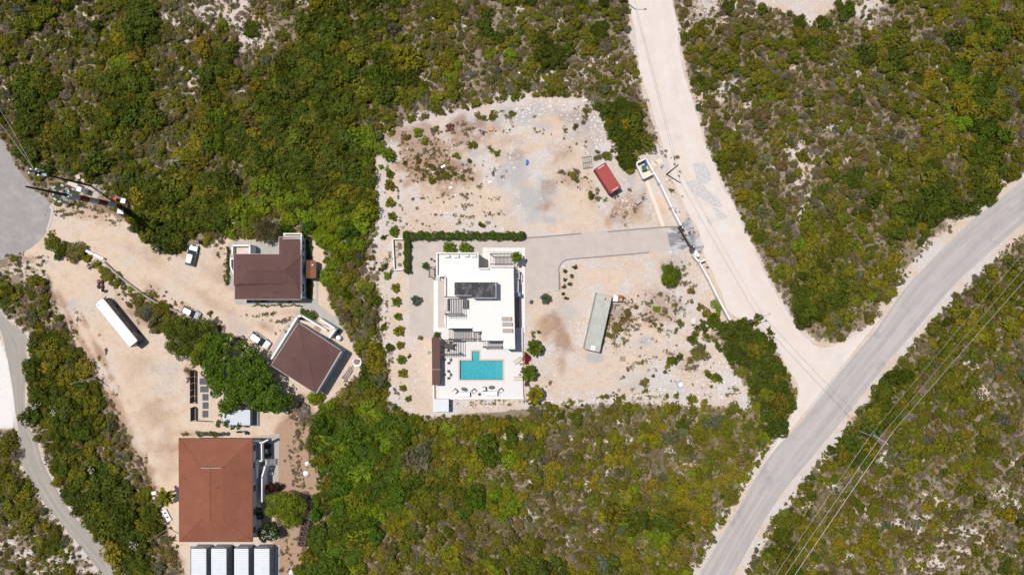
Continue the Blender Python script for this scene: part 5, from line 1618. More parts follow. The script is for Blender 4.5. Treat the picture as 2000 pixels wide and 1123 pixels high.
armchair("leftmost white armchair with dark frame by the deck's southern edge", 432, 832, math.radians(140))
armchair("white armchair between the left sofa and the fire bowl", 662, 832, math.radians(-145))
armchair("white armchair between the fire bowl and the right sofa", 782, 806, math.radians(95))
armchair("rightmost white armchair with dark frame by the deck's southern edge", 990, 825, math.radians(-145))
for lab, x0, x1, y0, y1 in (("left white sofa with dark end on the deck's southern edge", 475, 612, 845, 897), ("right white sofa with dark end on the deck's southern edge", 808, 945, 833, 887)):
    c = at((x0 + x1) / 2, (y0 + y1) / 2)
    rt = thing("sofa", lab, "sofa", c, 0, "sofas by the pool")
    w = (x1 - x0) / 6.2375 * MPP
    d = (y1 - y0) / 6.2375 * MPP
    for k in range(3):
        MB().box((-w / 3 + w / 3 * k, .06, .32), (w / 3 - .03, d * .75, .2)).build("seat_cushion", M_SOFA, rt)
    MB().box((0, -d * .42, .45), (w, .16, .6)).build("backrest", M_SOFA, rt)
    MB().box((w / 2 + .03, 0, .36), (.12, d, .5)).build("armrest", M_DKG, rt)
    MB().box((-w / 2 - .03, 0, .36), (.1, d, .45)).build("armrest", M_SOFA, rt)
    MB().box((0, 0, .12), (w, d * .9, .16)).build("base", M_DKG, rt)
for lab, zx, zy, rz, sx in (("left dark oval coffee table by the white sofa", 543, 809, -.3, .68), ("right dark oval coffee table by the white sofa", 875, 786, 0, .66)):
    rt = thing("oval_table", lab, "coffee table", at(zx, zy), rz, "oval coffee tables")
    MB().lathe([(.94, .30), (1, .34), (1, .38), (.94, .40)], 22, sx=sx, sy=.40).build("tabletop", mat("brown_grey_table", (.14, .115, .105), .7, .12, 4), rt)
    MB().lathe([(.5, 0), (.4, .3)], 12, sx=sx, sy=.4).build("base", M_DKG, rt)
fb = thing("fire_bowl", "small round reddish brown fire bowl between the two sofas", "fire bowl", at(726, 870))
MB().lathe([(.12, 0), (.26, .12), (.31, .3), (.27, .3), (.2, .2)], 14).build("bowl", mat("terracotta_bowl", (.16, .055, .04), .7), fb)


def side_chair(rt, x, y, rz, group, label):
    c = thing("dining_chair", label, "chair", rt.location + Vector((x, y, 0)), rz, group)
    MB().box((0, 0, .45), (.46, .46, .07)).build("seat", M_DKG, c)
    MB().box((0, -.22, .7), (.46, .05, .5)).build("backrest", M_DKG, c)
    for sx in (-1, 1):
        for sy in (-1, 1):
            MB().box((sx * .19, sy * .19, .21), (.04, .04, .42)).build("leg", M_DKG, c)


for nm, zx, zy, ch in (("upper", 350, 450, [(-.95, .1, 1.57), (.02, -.72, 3.14), (.45, .05, -1.57)]), ("lower", 350, 630, [(-.85, 0, 1.57), (0, .75, 0), (.0, -.78, 3.14), (.45, .02, -1.57)])):  # last chair of each set is added for the table's dark side and shadow
    rt = thing("cafe_table", f"{nm} square white dining table with dark chairs beside the brown cabana", "table", at(zx, zy))
    MB().box((0, 0, .73), (.8, .8, .05)).build("tabletop", M_SOFA, rt)
    for sx in (-1, 1):
        for sy in (-1, 1):
            MB().box((sx * .33, sy * .33, .36), (.06, .06, .7)).build("leg", M_DKG, rt)
    for k, (x, y, a) in enumerate(ch):
        side_chair(rt, x, y, a, f"chairs at the {nm} white table", f"dark dining chair at the {nm} white table, its {['west', 'south', 'east'][k] if nm == 'upper' else ['west', 'north', 'south', 'east'][k]} side")
rt = thing("dining_table", "dark oval dining table under the square pergola beside the cabana", "table", at(362, 285), 0)
MB().lathe([(.96, .70), (1, .73), (1, .76)], 22, sx=.95, sy=.62).build("tabletop", mat("dark_slate_table", (.09, .08, .085), .6, .1, 4), rt)
MB().lathe([(.4, 0), (.25, .7)], 12).build("base", M_DKG, rt)
k = 0
for a in range(6):
    t = a * math.pi / 3 + .3
    side_chair(rt, 1.15 * math.cos(t), .85 * math.sin(t), t + 1.57, "chairs round the oval dining table", "dark dining chair at the oval table under the square pergola, its " + ["east", "north east", "north west", "west", "south west", "south east"][a] + " seat")
for nm, zx, zy, rz, zz, gname in (("angled beige sun lounger near the deck's north east corner", 1195, 462, math.radians(215), DZ, "sun loungers east of the pool"), ("straight beige sun lounger at the deck's east edge", 1200, 681, math.pi, DZ, "sun loungers east of the pool")):
    rt = thing("sun_lounger", nm, "sun lounger", at(zx, zy), rz, gname)
    mt_ = mat("cream_lounger_fabric", (.62, .53, .41), .9, .06, 3)
    MB().box((.3, 0, .3), (1.35, .66, .1)).build("mattress", mt_, rt)
    MB().box((-.65, 0, .48), (.7, .66, .1), rot=Matrix.Rotation(.6, 3, 'Y')).build("backrest", mt_, rt)
    for s in (-1, 1):
        MB().box((.05, s * .36, .24), (1.9, .06, .08)).build("frame_rail", M_TIMBER, rt)
        for x in (-.7, .8):
            MB().box((x, s * .33, .1), (.06, .06, .2)).build("leg", M_TIMBER, rt)
for nm, zx, zy in (("small square brown side table beside the angled lounger", 1226, 501), ("small square brown side table beside the straight lounger", 1217, 632)):
    rt = thing("side_table", nm, "side table", at(zx, zy), 0, "side tables on the deck")
    MB().box((0, 0, .42), (.46, .46, .05)).build("tabletop", mat("brown_side_table", (.30, .22, .18), .7), rt)
    for sx in (-1, 1):
        for sy in (-1, 1):
            MB().box((sx * .18, sy * .18, .2), (.04, .04, .4)).build("leg", M_TIMBER, rt)
for k, (x0, y0) in enumerate(((979.5, 618.5), (980.5, 629), (981.3, 641.5))):
    p = P(x0 + 9.8, y0 + 4, ZR)
    rt = thing("roof_lounger", ["topmost", "middle", "lowest"][k] + " of the three taupe sun loungers on the white roof terrace", "sun lounger", p, 0, "sun loungers on the roof terrace")
    MB().box((-.25, 0, .32), (1.5, .78, .16)).build("mattress", M_TAUPE, rt)
    MB().box((.75, 0, .42), (.62, .76, .14), rot=Matrix.Rotation(-.35, 3, 'Y')).build("backrest", M_TAUPE, rt)
    MB().box((0, 0, .18), (1.95, .8, .1)).build("frame", M_STEEL, rt)
    for sx in (-.85, .85):
        for sy in (-.3, .3):
            MB().box((sx, sy, .07), (.08, .08, .14)).build("leg", M_STEEL, rt)
p = P(909.5, 594, ZR)
rt = thing("roof_sofa", "dark grey outdoor sofa beside the roof terrace pergola", "sofa", p)
MB().box((0, 0, .25), (1.0, 1.85, .4)).build("base", M_DKG, rt)
for k in range(2):
    MB().box((-.05, -.42 + k * .84, .5), (.8, .8, .14)).build("seat_cushion", mat("grey_cushion", (.17, .165, .165), .9), rt)
MB().box((.46, 0, .55), (.12, 1.85, .5)).build("backrest", M_DKG, rt)
p = P(873, 595, ZR)
rt = thing("roof_bench", "white bench with dark cushion under the roof terrace pergola", "bench", p)
MB().box((-.15, 0, .3), (.6, 2.4, .5)).build("base", M_WHITE, rt)
MB().box((.35, 0, .35), (.35, 2.4, .5)).build("cushion", M_DKG, rt)
gl = thing("garden_lamp", "dark garden lamp on the gravel by the villa's west corner", "garden lamp", P(844.5, 507))
MB().tube((0, 0, 0), (0, 0, 1.5), .05).build("stem", M_BLACK, gl)
MB().lathe([(.1, 1.4), (.3, 1.6), (.28, 1.66)], 6).build("shade", M_BLACK, gl)
db = thing("dark_speaker_box", "small dark box tilted on the gravel east of the villa", "box", P(1037.5, 589.5), -.4)
MB().box((0, 0, .25), (.62, .8, .5)).build("body", PK, db)
MB().box((0, .1, .52), (.4, .4, .06)).build("lid", M_DKG, db)

# ------------------------------------------------------------------ yard clutter
M_FEN = mat("dark_fence_timber", (.075, .052, .042), .85, .2, 3)
qz = lambda zx, zy, z=0: P(340 + zx / 6.2375, 700 + zy / 6.2375, z)
fn = thing("timber_fence", "tall dark timber screen with braced posts beside the grey slabs", "fence", qz(255, 340))
for k in range(5):
    y0, y1 = 140 + k * 78, 140 + k * 78 + 74
    for j in range(6):
        MB(fn).bar(qz(250, y0, 0) + Vector((0, 0, .3 + j * .34)), qz(250, y1, 0) + Vector((0, 0, .3 + j * .34)), .06, .28).build("board", M_FEN)
for y in (140, 360, 500, 525):
    MB(fn).tube(qz(250, y, 0), qz(250, y, 0) + Vector((0, 0, 2.2)), .08).build("post", M_FEN)
    MB(fn).bar(qz(250, y, 0) + Vector((0, 0, 1.6)), qz(190, y + 18, 0) + Vector((0, 0, .05)), .1, .1).build("brace", M_FEN)
fn2 = thing("timber_fence", "short dark timber screen nearest the shed and terracotta house", "fence", qz(262, 660))
for j in range(6):
    MB(fn2).bar(qz(256, 582) + Vector((0, 0, .3 + j * .34)), qz(256, 742) + Vector((0, 0, .3 + j * .34)), .06, .28).build("board", M_FEN)
    MB(fn2).bar(qz(300, 752) + Vector((0, 0, .2 + j * .1)), qz(475, 764) + Vector((0, 0, .2 + j * .1)), .06, .09).build("board", M_FEN)
for y in (585, 740):
    MB(fn2).tube(qz(256, y), qz(256, y) + Vector((0, 0, 2.2)), .08).build("post", M_FEN)
    MB(fn2).bar(qz(256, y) + Vector((0, 0, 1.6)), qz(200, y + 18) + Vector((0, 0, .05)), .1, .1).build("brace", M_FEN)
tp = MB()
tp.pp([(339 + 295 / 6.2375, 700 + 180 / 6.2375), (412, 728), (412, 818), (339 + 290 / 6.2375, 818)], 0, .02, zref=0)
tag(tp.build("slab_yard", mat("beige_yard_paving", (.56, .47, .39), .9, .08, 1)), "beige paved strip carrying the row of grey slabs", None, None, "structure")
for k, (a_, b_, c_, d_) in enumerate(((313, 420, 240, 317), (320, 418, 338, 410), (347, 417, 431, 510), (349, 418, 532, 611), (347, 416, 634, 716))):
    s_ = MB()
    s_.rect(340 + a_ / 6.2375, 700 + c_ / 6.2375, 340 + b_ / 6.2375, 700 + d_ / 6.2375, .02, .14, zref=0)
    tag(s_.build("grey_slab", mat("dark_grey_slab", (.10, .105, .115), .8, .12, 1.5)), ["first", "second", "third", "fourth", "last"][k] + " dark grey slab counted from the large tree's upper edge", "slab", "grey slabs beside the timber screen")
sd = thing("tin_shed", "pale flat roofed tin shed half hidden under the large tree", "shed", P(470, 815))
MB(sd).pp([(436, 801), (487.5, 801), (487, 830), (436, 829)], 0, 2.4).build("wall", mat("grey_tin_wall", (.33, .35, .36), .7, .08, 1))
MB(sd).pp([(435, 800), (487.8, 800), (487.3, 830.5), (435, 829.5)], 2.42, 2.5).build("roof", mat("pale_tin_roof", (.52, .55, .60), .5, .06, 1))
MB(sd).bar(P(488, 800, 2.55), P(487.8, 830, 2.55), .12, .1).build("roof_edge", M_STEEL)
MB(sd).pp([(489, 801), (506, 803), (506, 831), (489, 831)], 0, .4, zref=0).build("side_platform", mat("grey_platform", (.22, .24, .245), .8))
for k, (x, y) in enumerate(((437, 847), (445.5, 847))):
    rt = thing("tyre", ["left", "right"][k] + " old dark tyre lying above the terracotta roof", "tyre", P(x, y), 0, "tyres lying by the terracotta house")
    MB().lathe([(.24, .02), (.42, 0), (.46, .12), (.42, .26), (.24, .24)], 18).build("tread", mat("dusty_tyre", (.055, .055, .058), .9), rt)
    MB().lathe([(.23, .06), (.23, .16)], 12).build("rim", mat("pale_rim", (.3, .3, .31), .6), rt)
mb_ = thing("motor_scooter", "dark old motor scooter parked under the tree's lower edge", "scooter", P(472, 842), .05)
for x in (-.75, .75):
    MB().tube((x, -.06, .3), (x, .06, .3), .3, n=14).build("wheel", M_BLACK, mb_)
MB().loft([[(x, -w, .3), (x, -w, z), (x, w, z), (x, w, .3)] for x, w, z in ((-.9, .12, .6), (-.5, .2, .85), (0, .16, .6), (.5, .14, .55), (.8, .1, .9))]).build("body", mat("dark_green_paint", (.03, .06, .045), .4), mb_)
MB().box((-.4, 0, .88), (.7, .3, .1)).build("seat", M_BLACK, mb_)
MB().bar((.72, -.38, 1.05), (.72, .38, 1.05), .06, .06).build("handlebar", M_STEEL, mb_)
bd = thing("oil_drum", "dark round drum beside the scooter under the tree", "drum", P(483.5, 844.5))
MB().lathe([(.3, 0), (.32, .05), (.3, .3), (.32, .32), (.3, .6), (.31, .85), (.28, .86)], 16).build("body", M_BLACK, bd)
bg_ = thing("utility_buggy", "black and silver utility buggy parked beside the stair balcony", "buggy", tz(965, 190, 0), math.pi / 2)
MB().loft([[(x, -w, .35), (x, -w, z), (x, w, z), (x, w, .35)] for x, w, z in ((-1.4, .5, .75), (-.6, .62, .8), (.3, .6, .7), (1.0, .5, .8), (1.4, .35, .65))]).build("body", PK, bg_)
MB().box((-.1, 0, .95), (.95, .62, .12)).build("silver_deck", M_ALU, bg_)
MB().box((-.75, 0, 1.0), (.3, .8, .35)).build("seat", M_DKG, bg_)
MB().tube((.75, -.25, 1.1), (.75, .25, 1.1), .05).build("handlebar", M_BLACK, bg_)
for x in (-.95, .95):
    for s in (-1, 1):
        MB().tube((x, s * .48, .35), (x, s * .75, .35), .35, n=14).build("wheel", M_BLACK, bg_)
for k, (zx, zy) in enumerate(((1008, 365), (1008, 412))):
    rt = thing("plastic_chair", ["upper", "lower"][k] + " white plastic chair beside the terracotta house's outside stairs", "chair", tz(zx, zy, 0), -1.57, "white chairs by the stairs")
    MB().box((0, 0, .42), (.5, .5, .05)).build("seat", M_SOFA, rt)
    MB().box((0, -.25, .68), (.5, .05, .5)).build("backrest", M_SOFA, rt)
    for s in (-1, 1):
        MB().box((s * .27, 0, .62), (.05, .45, .04)).build("armrest", M_SOFA, rt)
        for e in (-.2, .2):
            MB().box((s * .21, e, .2), (.05, .05, .4)).build("leg", M_SOFA, rt)
tr = thing("steel_truss", "rusty brown steel truss frame of five bays near the thicket edge", "truss", P(594, 1039), math.radians(-101))
M_RB = mat("brown_rusty_steel", (.13, .085, .068), .9, .25, 3)
for s in (-1, 1):
    MB().bar((-2.8, s * .72, .75), (2.8, s * .72, .75), .16, .16).build("chord", M_RB, tr)
    MB().bar((-2.8, s * .72, .1), (2.8, s * .72, .1), .16, .16).build("chord", M_RB, tr)
for k in range(6):
    MB().bar((-2.75 + k * 1.1, -.7, .78), (-2.75 + k * 1.1, .7, .78), .2, .1).build("cross_bar", M_RB, tr)
    if k < 5:
        MB().bar((-2.7 + k * 1.1, -.65, .72), (-1.7 + k * 1.1, .65, .72), .12, .08).build("diagonal", M_RB, tr)
MB().box((0, 0, .08), (5.4, 1.3, .05)).build("floor_sheet", mat("dark_brown_sheet", (.06, .045, .04), .9), tr)
MB().bar((-2.9, 1.25, .3), (2.9, 1.0, .3), .3, .3).build("side_beam", M_BLACK, tr)
# rubbish and small finds
ts_ = thing("timber_stack", "untidy stack of planks and scrap beside the square house", "timber stack", o_(1005, 785), math.radians(58))
for k in range(16):
    MB().box((R.uniform(-.3, .5), -.55 + (k % 8) * .15, .1 + .11 * (k // 8)), (R.uniform(2.4, 3.6), .12, .06), rz=R.uniform(-.12, .12)).build("plank", mat(["pale_plank", "grey_plank", "brown_plank"][k % 3], [(.50, .42, .36), (.33, .30, .29), (.22, .15, .11)][k % 3], .95, .15, 4), ts_)
MB().box((1.2, .2, .38), (.7, .6, .22), rz=.4).build("purple_bag", mat("mauve_sack", (.33, .25, .30), .9), ts_)
bt_ = thing("damaged_tub", "damaged white tub with a brown middle beside the square house", "tub", o_(1112, 655), .4)
MB().lathe([(.85, 0), (1.05, .45), (1.15, .5), (1.1, .55), (.85, .5), (.75, .2)], 14, sx=.9, sy=.85).build("shell", PW, bt_)
MB().lathe([(.62, .22), (.6, .26)], 12).build("brown_filling", mat("brown_filling", (.27, .18, .14), .95), bt_)
for dx, dy in ((.9, .4), (-.7, .6), (.5, -.8)):
    MB().box((dx, dy, .5), (.3, .24, .12), rz=dx).build("torn_rim", PW, bt_)
wt = thing("water_tank", "white round water tank beside the square house's porch", "water tank", o_(915, 390), 0)
MB().lathe([(.52, 0), (.58, .1), (.58, .9), (.5, 1.05), (.2, 1.12)], 18).build("body", PW, wt)
MB().lathe([(.18, 1.12), (.16, 1.18)], 10).build("lid", M_ALU, wt)
bb = thing("blue_drum", "blue drum at the end of the square house's porch", "drum", o_(772, 384))
MB().lathe([(.3, 0), (.32, .05), (.32, 1.5), (.28, 1.6)], 14).build("body", mat("drum_blue", (.10, .24, .42), .5), bb)
MB().lathe([(.2, 1.6), (.18, 1.66)], 10).build("lid", M_ALU, bb)
jm = thing("scrap_metal_heap", "dark scrap metal heap between the porch wall and water tank", "scrap heap", o_(912, 318))
for k in range(9):
    MB().bar((R.uniform(-.6, .5), R.uniform(-.5, .4), .15 + .05 * k), (R.uniform(-.5, .6), R.uniform(-.4, .5), .2 + .06 * k), .12, .1).build("scrap_bar", M_BLACK if k % 3 else M_STEEL, jm)
for k, (x, y) in enumerate(((197, 550.5), (197.5, 559.5))):
    rt = thing("quad_bike", ["upper", "lower"][k] + " small dark red machine parked on the sandy yard's edge", "quad bike", P(x, y), 0, "dark red machines by the low bushes")
    m_r = mat("maroon_paint", (.13, .018, .025), .5)
    MB().loft([[(x2, -w, .3), (x2, -w, z), (x2, w, z), (x2, w, .3)] for x2, w, z in ((-.6, .25, .55), (-.2, .3, .7), (.2, .22, .6), (.6, .28, .62))]).build("body", m_r, rt)
    MB().box((-.2, 0, .74), (.5, .26, .1)).build("seat", M_BLACK if k else mat("pinkish_seat", (.35, .25, .26), .9), rt)
    MB().bar((.35, -.35, .85), (.35, .35, .85), .05, .05).build("handlebar", M_BLACK, rt)
    for s in (-1, 1):
        for e in (-.42, .42):
            MB().tube((e, s * .3, .22), (e, s * .46, .22), .22, n=12).build("wheel", M_BLACK, rt)
bq = thing("kettle_barbecue", "black kettle barbecue with pale side near the bus's front", "barbecue", P(205.5, 567))
MB().lathe([(.1, .6), (.3, .75), (.36, .95), (.3, 1.12), (.1, 1.2)], 14).build("bowl", M_BLACK, bq)
for a in range(3):
    MB().tube((.1 * math.cos(a * 2.1), .1 * math.sin(a * 2.1), .65), (.35 * math.cos(a * 2.1), .35 * math.sin(a * 2.1), 0), .025).build("leg", M_STEEL, bq)
MB().box((-.42, -.1, .95), (.35, .5, .04)).build("side_shelf", M_ALU, bq)
hp = thing("scrap_pile", "pile of dark maroon scrap under the bush by the low wall", "scrap pile", P(177, 520))
for k in range(8):
    MB().box((R.uniform(-.8, .8), R.uniform(-.4, .4), .2 + .06 * k), (.7, .3, .1), rz=R.uniform(-1, 1)).build("scrap_piece", [M_BLACK, mat("maroon_paint", (.13, .018, .025), .5), M_PAV][k % 3], hp)
ch = thing("plank_heap", "heap of white and brown scrap planks above the L-shaped house", "plank heap", P(468, 437), .2)
for k in range(14):
    MB().box((R.uniform(-1.1, 1.1), R.uniform(-1, 1), .15 + .05 * k), (R.uniform(1.2, 2.6), .2, .06), rz=R.uniform(-1.2, 1.2)).build("plank", mat(["pale_plank", "grey_plank", "brown_plank"][k % 3], (0, 0, 0)), ch)
mc = thing("charred_heap", "charred black branches heaped just above the silver blue car", "heap", P(396, 474))
for k in range(18):
    MB().path([(R.uniform(-1.2, 1.0), R.uniform(-.7, .7), .1 + .05 * k), (R.uniform(-.5, .5), R.uniform(-.5, .5), .25 + .04 * k), (R.uniform(-1.0, 1.2), R.uniform(-.7, .7), .1 + .03 * k)], .05, 4).build("branch", M_BLACK, mc)
# long white trough, black tub and pale boxes beside the terracotta house
lt = thing("white_trough", "long white trough lying by the terracotta house's left edge", "trough", P(327, 1005), math.radians(-62))
MB().loft([[(x, -.42, 0), (x, -.5, .45), (x, .5, .45), (x, .42, 0)] for x in (-1.35, 1.35)]).build("body", PW, lt)
for x in (-.6, .4):
    MB().box((x, 0, .47), (.3, .5, .03)).build("slot", M_DKG, lt)
bt2 = thing("black_tub", "open black tub above the white trough", "tub", P(313.5, 985), .5)
MB().loft([[(x * k, -.55 * k, z) , (x * k, .55 * k, z)] + [(x * k * .2, .55 * k, z), (x * k * .2, -.55 * k, z)] for x, k, z in ((.6, .8, 0), (.6, 1, .5))], cap=True).build("body", M_BLACK, bt2)
MB().box((0, 0, .3), (1.2, .95, .6)).build("shell", M_BLACK, bt2)
MB().box((0, 0, .61), (.9, .65, .02)).build("inside", mat("tub_inside", (.12, .12, .13), .5), bt2)
for k, (x, y, s, c, lab, nm) in enumerate(((303, 961, .9, (.62, .57, .53), "pale square box among weeds above the black tub", "pale_box"), (302, 971, .55, (.55, .40, .34), "small pinkish pot among weeds above the black tub", "clay_pot"))):
    rt = thing(nm, lab, "box" if k == 0 else "pot", P(x, y), .2)
    if k == 0:
        MB().box((0, 0, .3), (s, s * .75, .6)).build("body", mat("box_pale", c, .8), rt)
        MB().box((0, 0, .62), (s * 1.05, s * .8, .05)).build("lid", M_WALLW, rt)
    else:
        MB().lathe([(.2, 0), (.3, .35), (.33, .4), (.25, .38)], 12).build("body", mat("pot_clay", c, .8), rt)
        MB().lathe([(.22, .3), (.2, .32)], 10).build("soil", M_BLACK, rt)


def chunk(label, px, py, s, m, cat="rock", name="limestone_rock", group=None, seed=0, flat=.5):
    q = random.Random(seed)
    b = MB()
    n = 9
    rs = [[(s * q.uniform(.75, 1.1) * k * math.cos(6.283 * i / n), s * q.uniform(.7, 1.05) * k * math.sin(6.283 * i / n), z * s * flat * q.uniform(.85, 1.1)) for i in range(n)] for k, z in ((.9, -.1), (1.0, .4), (.72, .85), (.25, 1.05))]
    b.loft(rs)
    o = b.build(name, m)
    o.location = P(px, py)
    o.rotation_euler = (0, 0, q.random() * 6)
    return tag(o, label, cat, group)


M_ROCK = mat("white_limestone_rock", (.66, .62, .58), .95, .12, 3)
M_ROCKG = mat("grey_rock", (.40, .39, .385), .95, .15, 3)
chunk("white sack lying on the bare scrub path north of the lot", 920.5, 110, .55, PW, "sack", "white_sack", seed=1)
chunk("white bag in the scrub near the upper right of villa lot", 1206, 122, .5, M_ROCK, "sack", "white_sack", seed=2)
chunk("upper white rubbish bag beside the thicket right of the terracotta house", 599.5, 905.5, .55, PW, "bag", "rubbish_bag", seed=3)
chunk("lower white rubbish bag beside the thicket right of the terracotta house", 597.5, 924.5, .7, PW, "bag", "rubbish_bag", seed=4)
chunk("pale round boulder at the thicket top below the green strip", 676, 827, .55, mat("pale_boulder", (.5, .46, .42), .9), "rock", "boulder", seed=5)
chunk("white rubbish heap at the lower edge right of the cabins", 570, 1117, .8, PW, "bag", "rubbish_bag", seed=6)
chunk("grey boulder in weeds beside the bare street light pole", 178.5, 721, .65, M_ROCKG, "rock", "boulder", seed=7)
chunk("blue grey sheet heap under the feathery tree's right edge", 595, 993, .6, mat("blue_grey_sheet", (.35, .40, .48), .7), "sheet", "tarpaulin", seed=8)
chunk("pale boulder at the bushes' edge on the white east lot", 1355, 627, .8, M_ROCK, "rock", "boulder", seed=9)
bt3 = thing("blue_tarp", "bright blue crumpled sheet on the grey part of the rubble lot", "sheet", P(1030, 318))
for k in range(3):
    MB().lathe([(.4, 0), (.3, .2), (.1, .28)], 7, c=(R.uniform(-.1, .1), -.3 + .3 * k, 0), sx=.8).build("fold", mat("blue_sheet", (.02, .18, .52), .6, .1, 3), bt3)
for k, (x, y, L_, rz) in enumerate(((865.5, 325.5, .95, .45), (916, 282, 1.5, 1.1), (957, 356, .8, .1), (1013, 147, 1.1, 1.2), (1051, 184, 1.0, -.9), (1143, 197, .9, .4), (1215, 300, .6, .3), (880, 367, .6, 0))):
    rt = MB()
    rt.box((0, 0, .12), (L_, .38, .16)); rt.box((L_ * .1, .02, .22), (L_ * .7, .3, .05), rz=.1)
    o = rt.build("white_board", PW)
    o.location = P(x, y); o.rotation_euler = (0, 0, rz)
    tag(o, ["short white board on the brown weeds of the rubble lot", "long white board among rubble left of the grey patch", "small white board above the hedge on pale sand", "white board lying in the scrub above rubble lot", "white board at the rubble lot's upper edge", "white board at the rubble lot's top right", "small white board beside the bush near red container", "tiny white board on the sand of the rubble lot"][k], "board", "white boards strewn over the rubble lot")
wf = thing("wooden_crate_frame", "broken dark wooden crate frame on the brown weeds", "crate", P(842.5, 297.5), .6)
for s in (-1, 1):
    MB().box((0, s * .5, .15), (1.4, .12, .25)).build("side_board", M_FEN, wf)
    MB().box((s * .65, 0, .15), (.12, 1.0, .25)).build("side_board", M_FEN, wf)
for k in range(3):
    MB().box((-.35 + k * .35, 0, .2), (.1, 1.1, .05), rz=.1 * k).build("slat", M_PAV, wf)
ob = MB()
ob.box((0, 0, .1), (1.15, 1.1, .1)); ob.box((0, .1, .17), (1.0, .3, .04))
o = ob.build("orange_board", mat("pale_orange_board", (.56, .34, .18), .85)); o.location = P(958, 250.5); o.rotation_euler = (0, 0, .1)
tag(o, "square pale orange board on the white rubble", "board")
for k, (x, y, s) in enumerate(((880, 249, 1.05), (932, 224, .7))):
    rt = thing("rusty_scrap", ["rust brown scrap heap on the rubble lot's upper left", "small rust brown scrap at the rubble lot's upper edge"][k], "scrap heap", P(x, y))
    for j in range(12):
        MB().box((R.uniform(-.8, .8) * s, R.uniform(-.7, .7) * s, .12 + .04 * j), (R.uniform(.4, .9) * s, .25 * s, .06), rz=R.uniform(0, 3)).build("scrap_piece", mat("dark_rust", (.13, .045, .028), .95, .3, 4), rt)
# ------------------------------------------------------------------ vegetation
def leaf_material(name, trans=.25, vlo=.55, vhi=1.55):
    g = G(name)
    col = g.attr("col", 'INSTANCER')
    lv = g.attr("lv", 'GEOMETRY', "Fac")
    k = g.math('ADD', g.math('MULTIPLY', lv, vhi - vlo), vlo)
    c = g.mix(1.0, col, k, 'MULTIPLY')
    n = g.noise(1.3, 3, .6)
    c = g.mix(g.math('MULTIPLY', g.ramp(n, (.35, 0.), (.65, 1.)), .35), c, g.mix(1.0, c, (1.22, 1.05, .75), 'MULTIPLY'))
    m = g.done(c, .6, 0, .12)
    tr = g.new("BsdfTranslucent")
    g.put(tr.inputs[0], g.mix(1.0, c, (1.1, 1.2, .5), 'MULTIPLY'))
    mx = g.new("MixShader")
    mx.inputs[0].default_value = trans
    g.t.links.new(g.b.outputs[0], mx.inputs[1])
    g.t.links.new(tr.outputs[0], mx.inputs[2])
    g.t.links.new(mx.outputs[0], g.t.nodes["Material Output"].inputs[0])
    return m


M_LEAF = leaf_material("foliage_leaves")
M_TWIG = leaf_material("dry_twigs", .05, .6, 1.35)
M_BARK = mat("bark", (.15, .115, .085), .95, .3, 3.0)


def quad_mesh(name, cen, nor, size, asp, lv, mtl, seed, extra=None):
    """many leaf-shaped quads from centres, normals and sizes"""
    q = np.random.default_rng(seed)
    n = len(cen)
    nor = nor / np.linalg.norm(nor, axis=1)[:, None]
    t = np.cross(nor, q.normal(size=(n, 3)))
    t /= np.linalg.norm(t, axis=1)[:, None] + 1e-9
    b = np.cross(nor, t)
    s = size[:, None]
    a = asp[:, None] if hasattr(asp, "__len__") else asp
    fold = nor * s * .18
    v = np.stack([cen - t * s * a, cen - b * s * .55 + t * s * a * .1 - fold, cen + t * s * a, cen + b * s * .55 + t * s * a * .1 - fold], 1).reshape(-1, 3)
    f = np.arange(4 * n).reshape(n, 4)
    lvv = lv
    nv0, mats = len(v), [mtl]
    midx = np.zeros(n, np.int32)
    if extra is not None:                                     # woody stems: (verts, quads)
        ev, ef = extra
        f = np.vstack([f, np.asarray(ef) + nv0])
        v = np.vstack([v, ev])
        lvv = np.r_[lv, np.full(len(ef), .5)]
        midx = np.r_[midx, np.ones(len(ef), np.int32)]
        mats.append(M_BARK)
    me = bpy.data.meshes.new(name)
    me.vertices.add(len(v)); me.vertices.foreach_set("co", v.ravel().astype(np.float32))
    me.loops.add(f.size); me.loops.foreach_set("vertex_index", f.ravel().astype(np.int32))
    me.polygons.add(len(f)); me.polygons.foreach_set("loop_start", np.arange(0, f.size, 4, dtype=np.int32))
    me.update(calc_edges=True)
    at = me.attributes.new("lv", 'FLOAT', 'FACE')
    at.data.foreach_set("value", np.asarray(lvv, np.float32))
    for m in mats:
        me.materials.append(m)
    me.polygons.foreach_set("material_index", midx.astype(np.int32))
    return me


def stems(lobes, seed, r=.05):
    q = random.Random(seed)
    m = MB()
    for c, rad in lobes:
        mid = (c[0] * .4 + q.uniform(-.08, .08), c[1] * .4 + q.uniform(-.08, .08), c[2] * .5)
        for a, b, r0, r1 in (((0, 0, -.12), mid, r, r * .7), (mid, c, r * .7, r * .3)):
            k = len(m.v)
            m.tube(a, b, r0, r1, 4, cap=False)
    return np.array(m.v), [f for f in m.f]


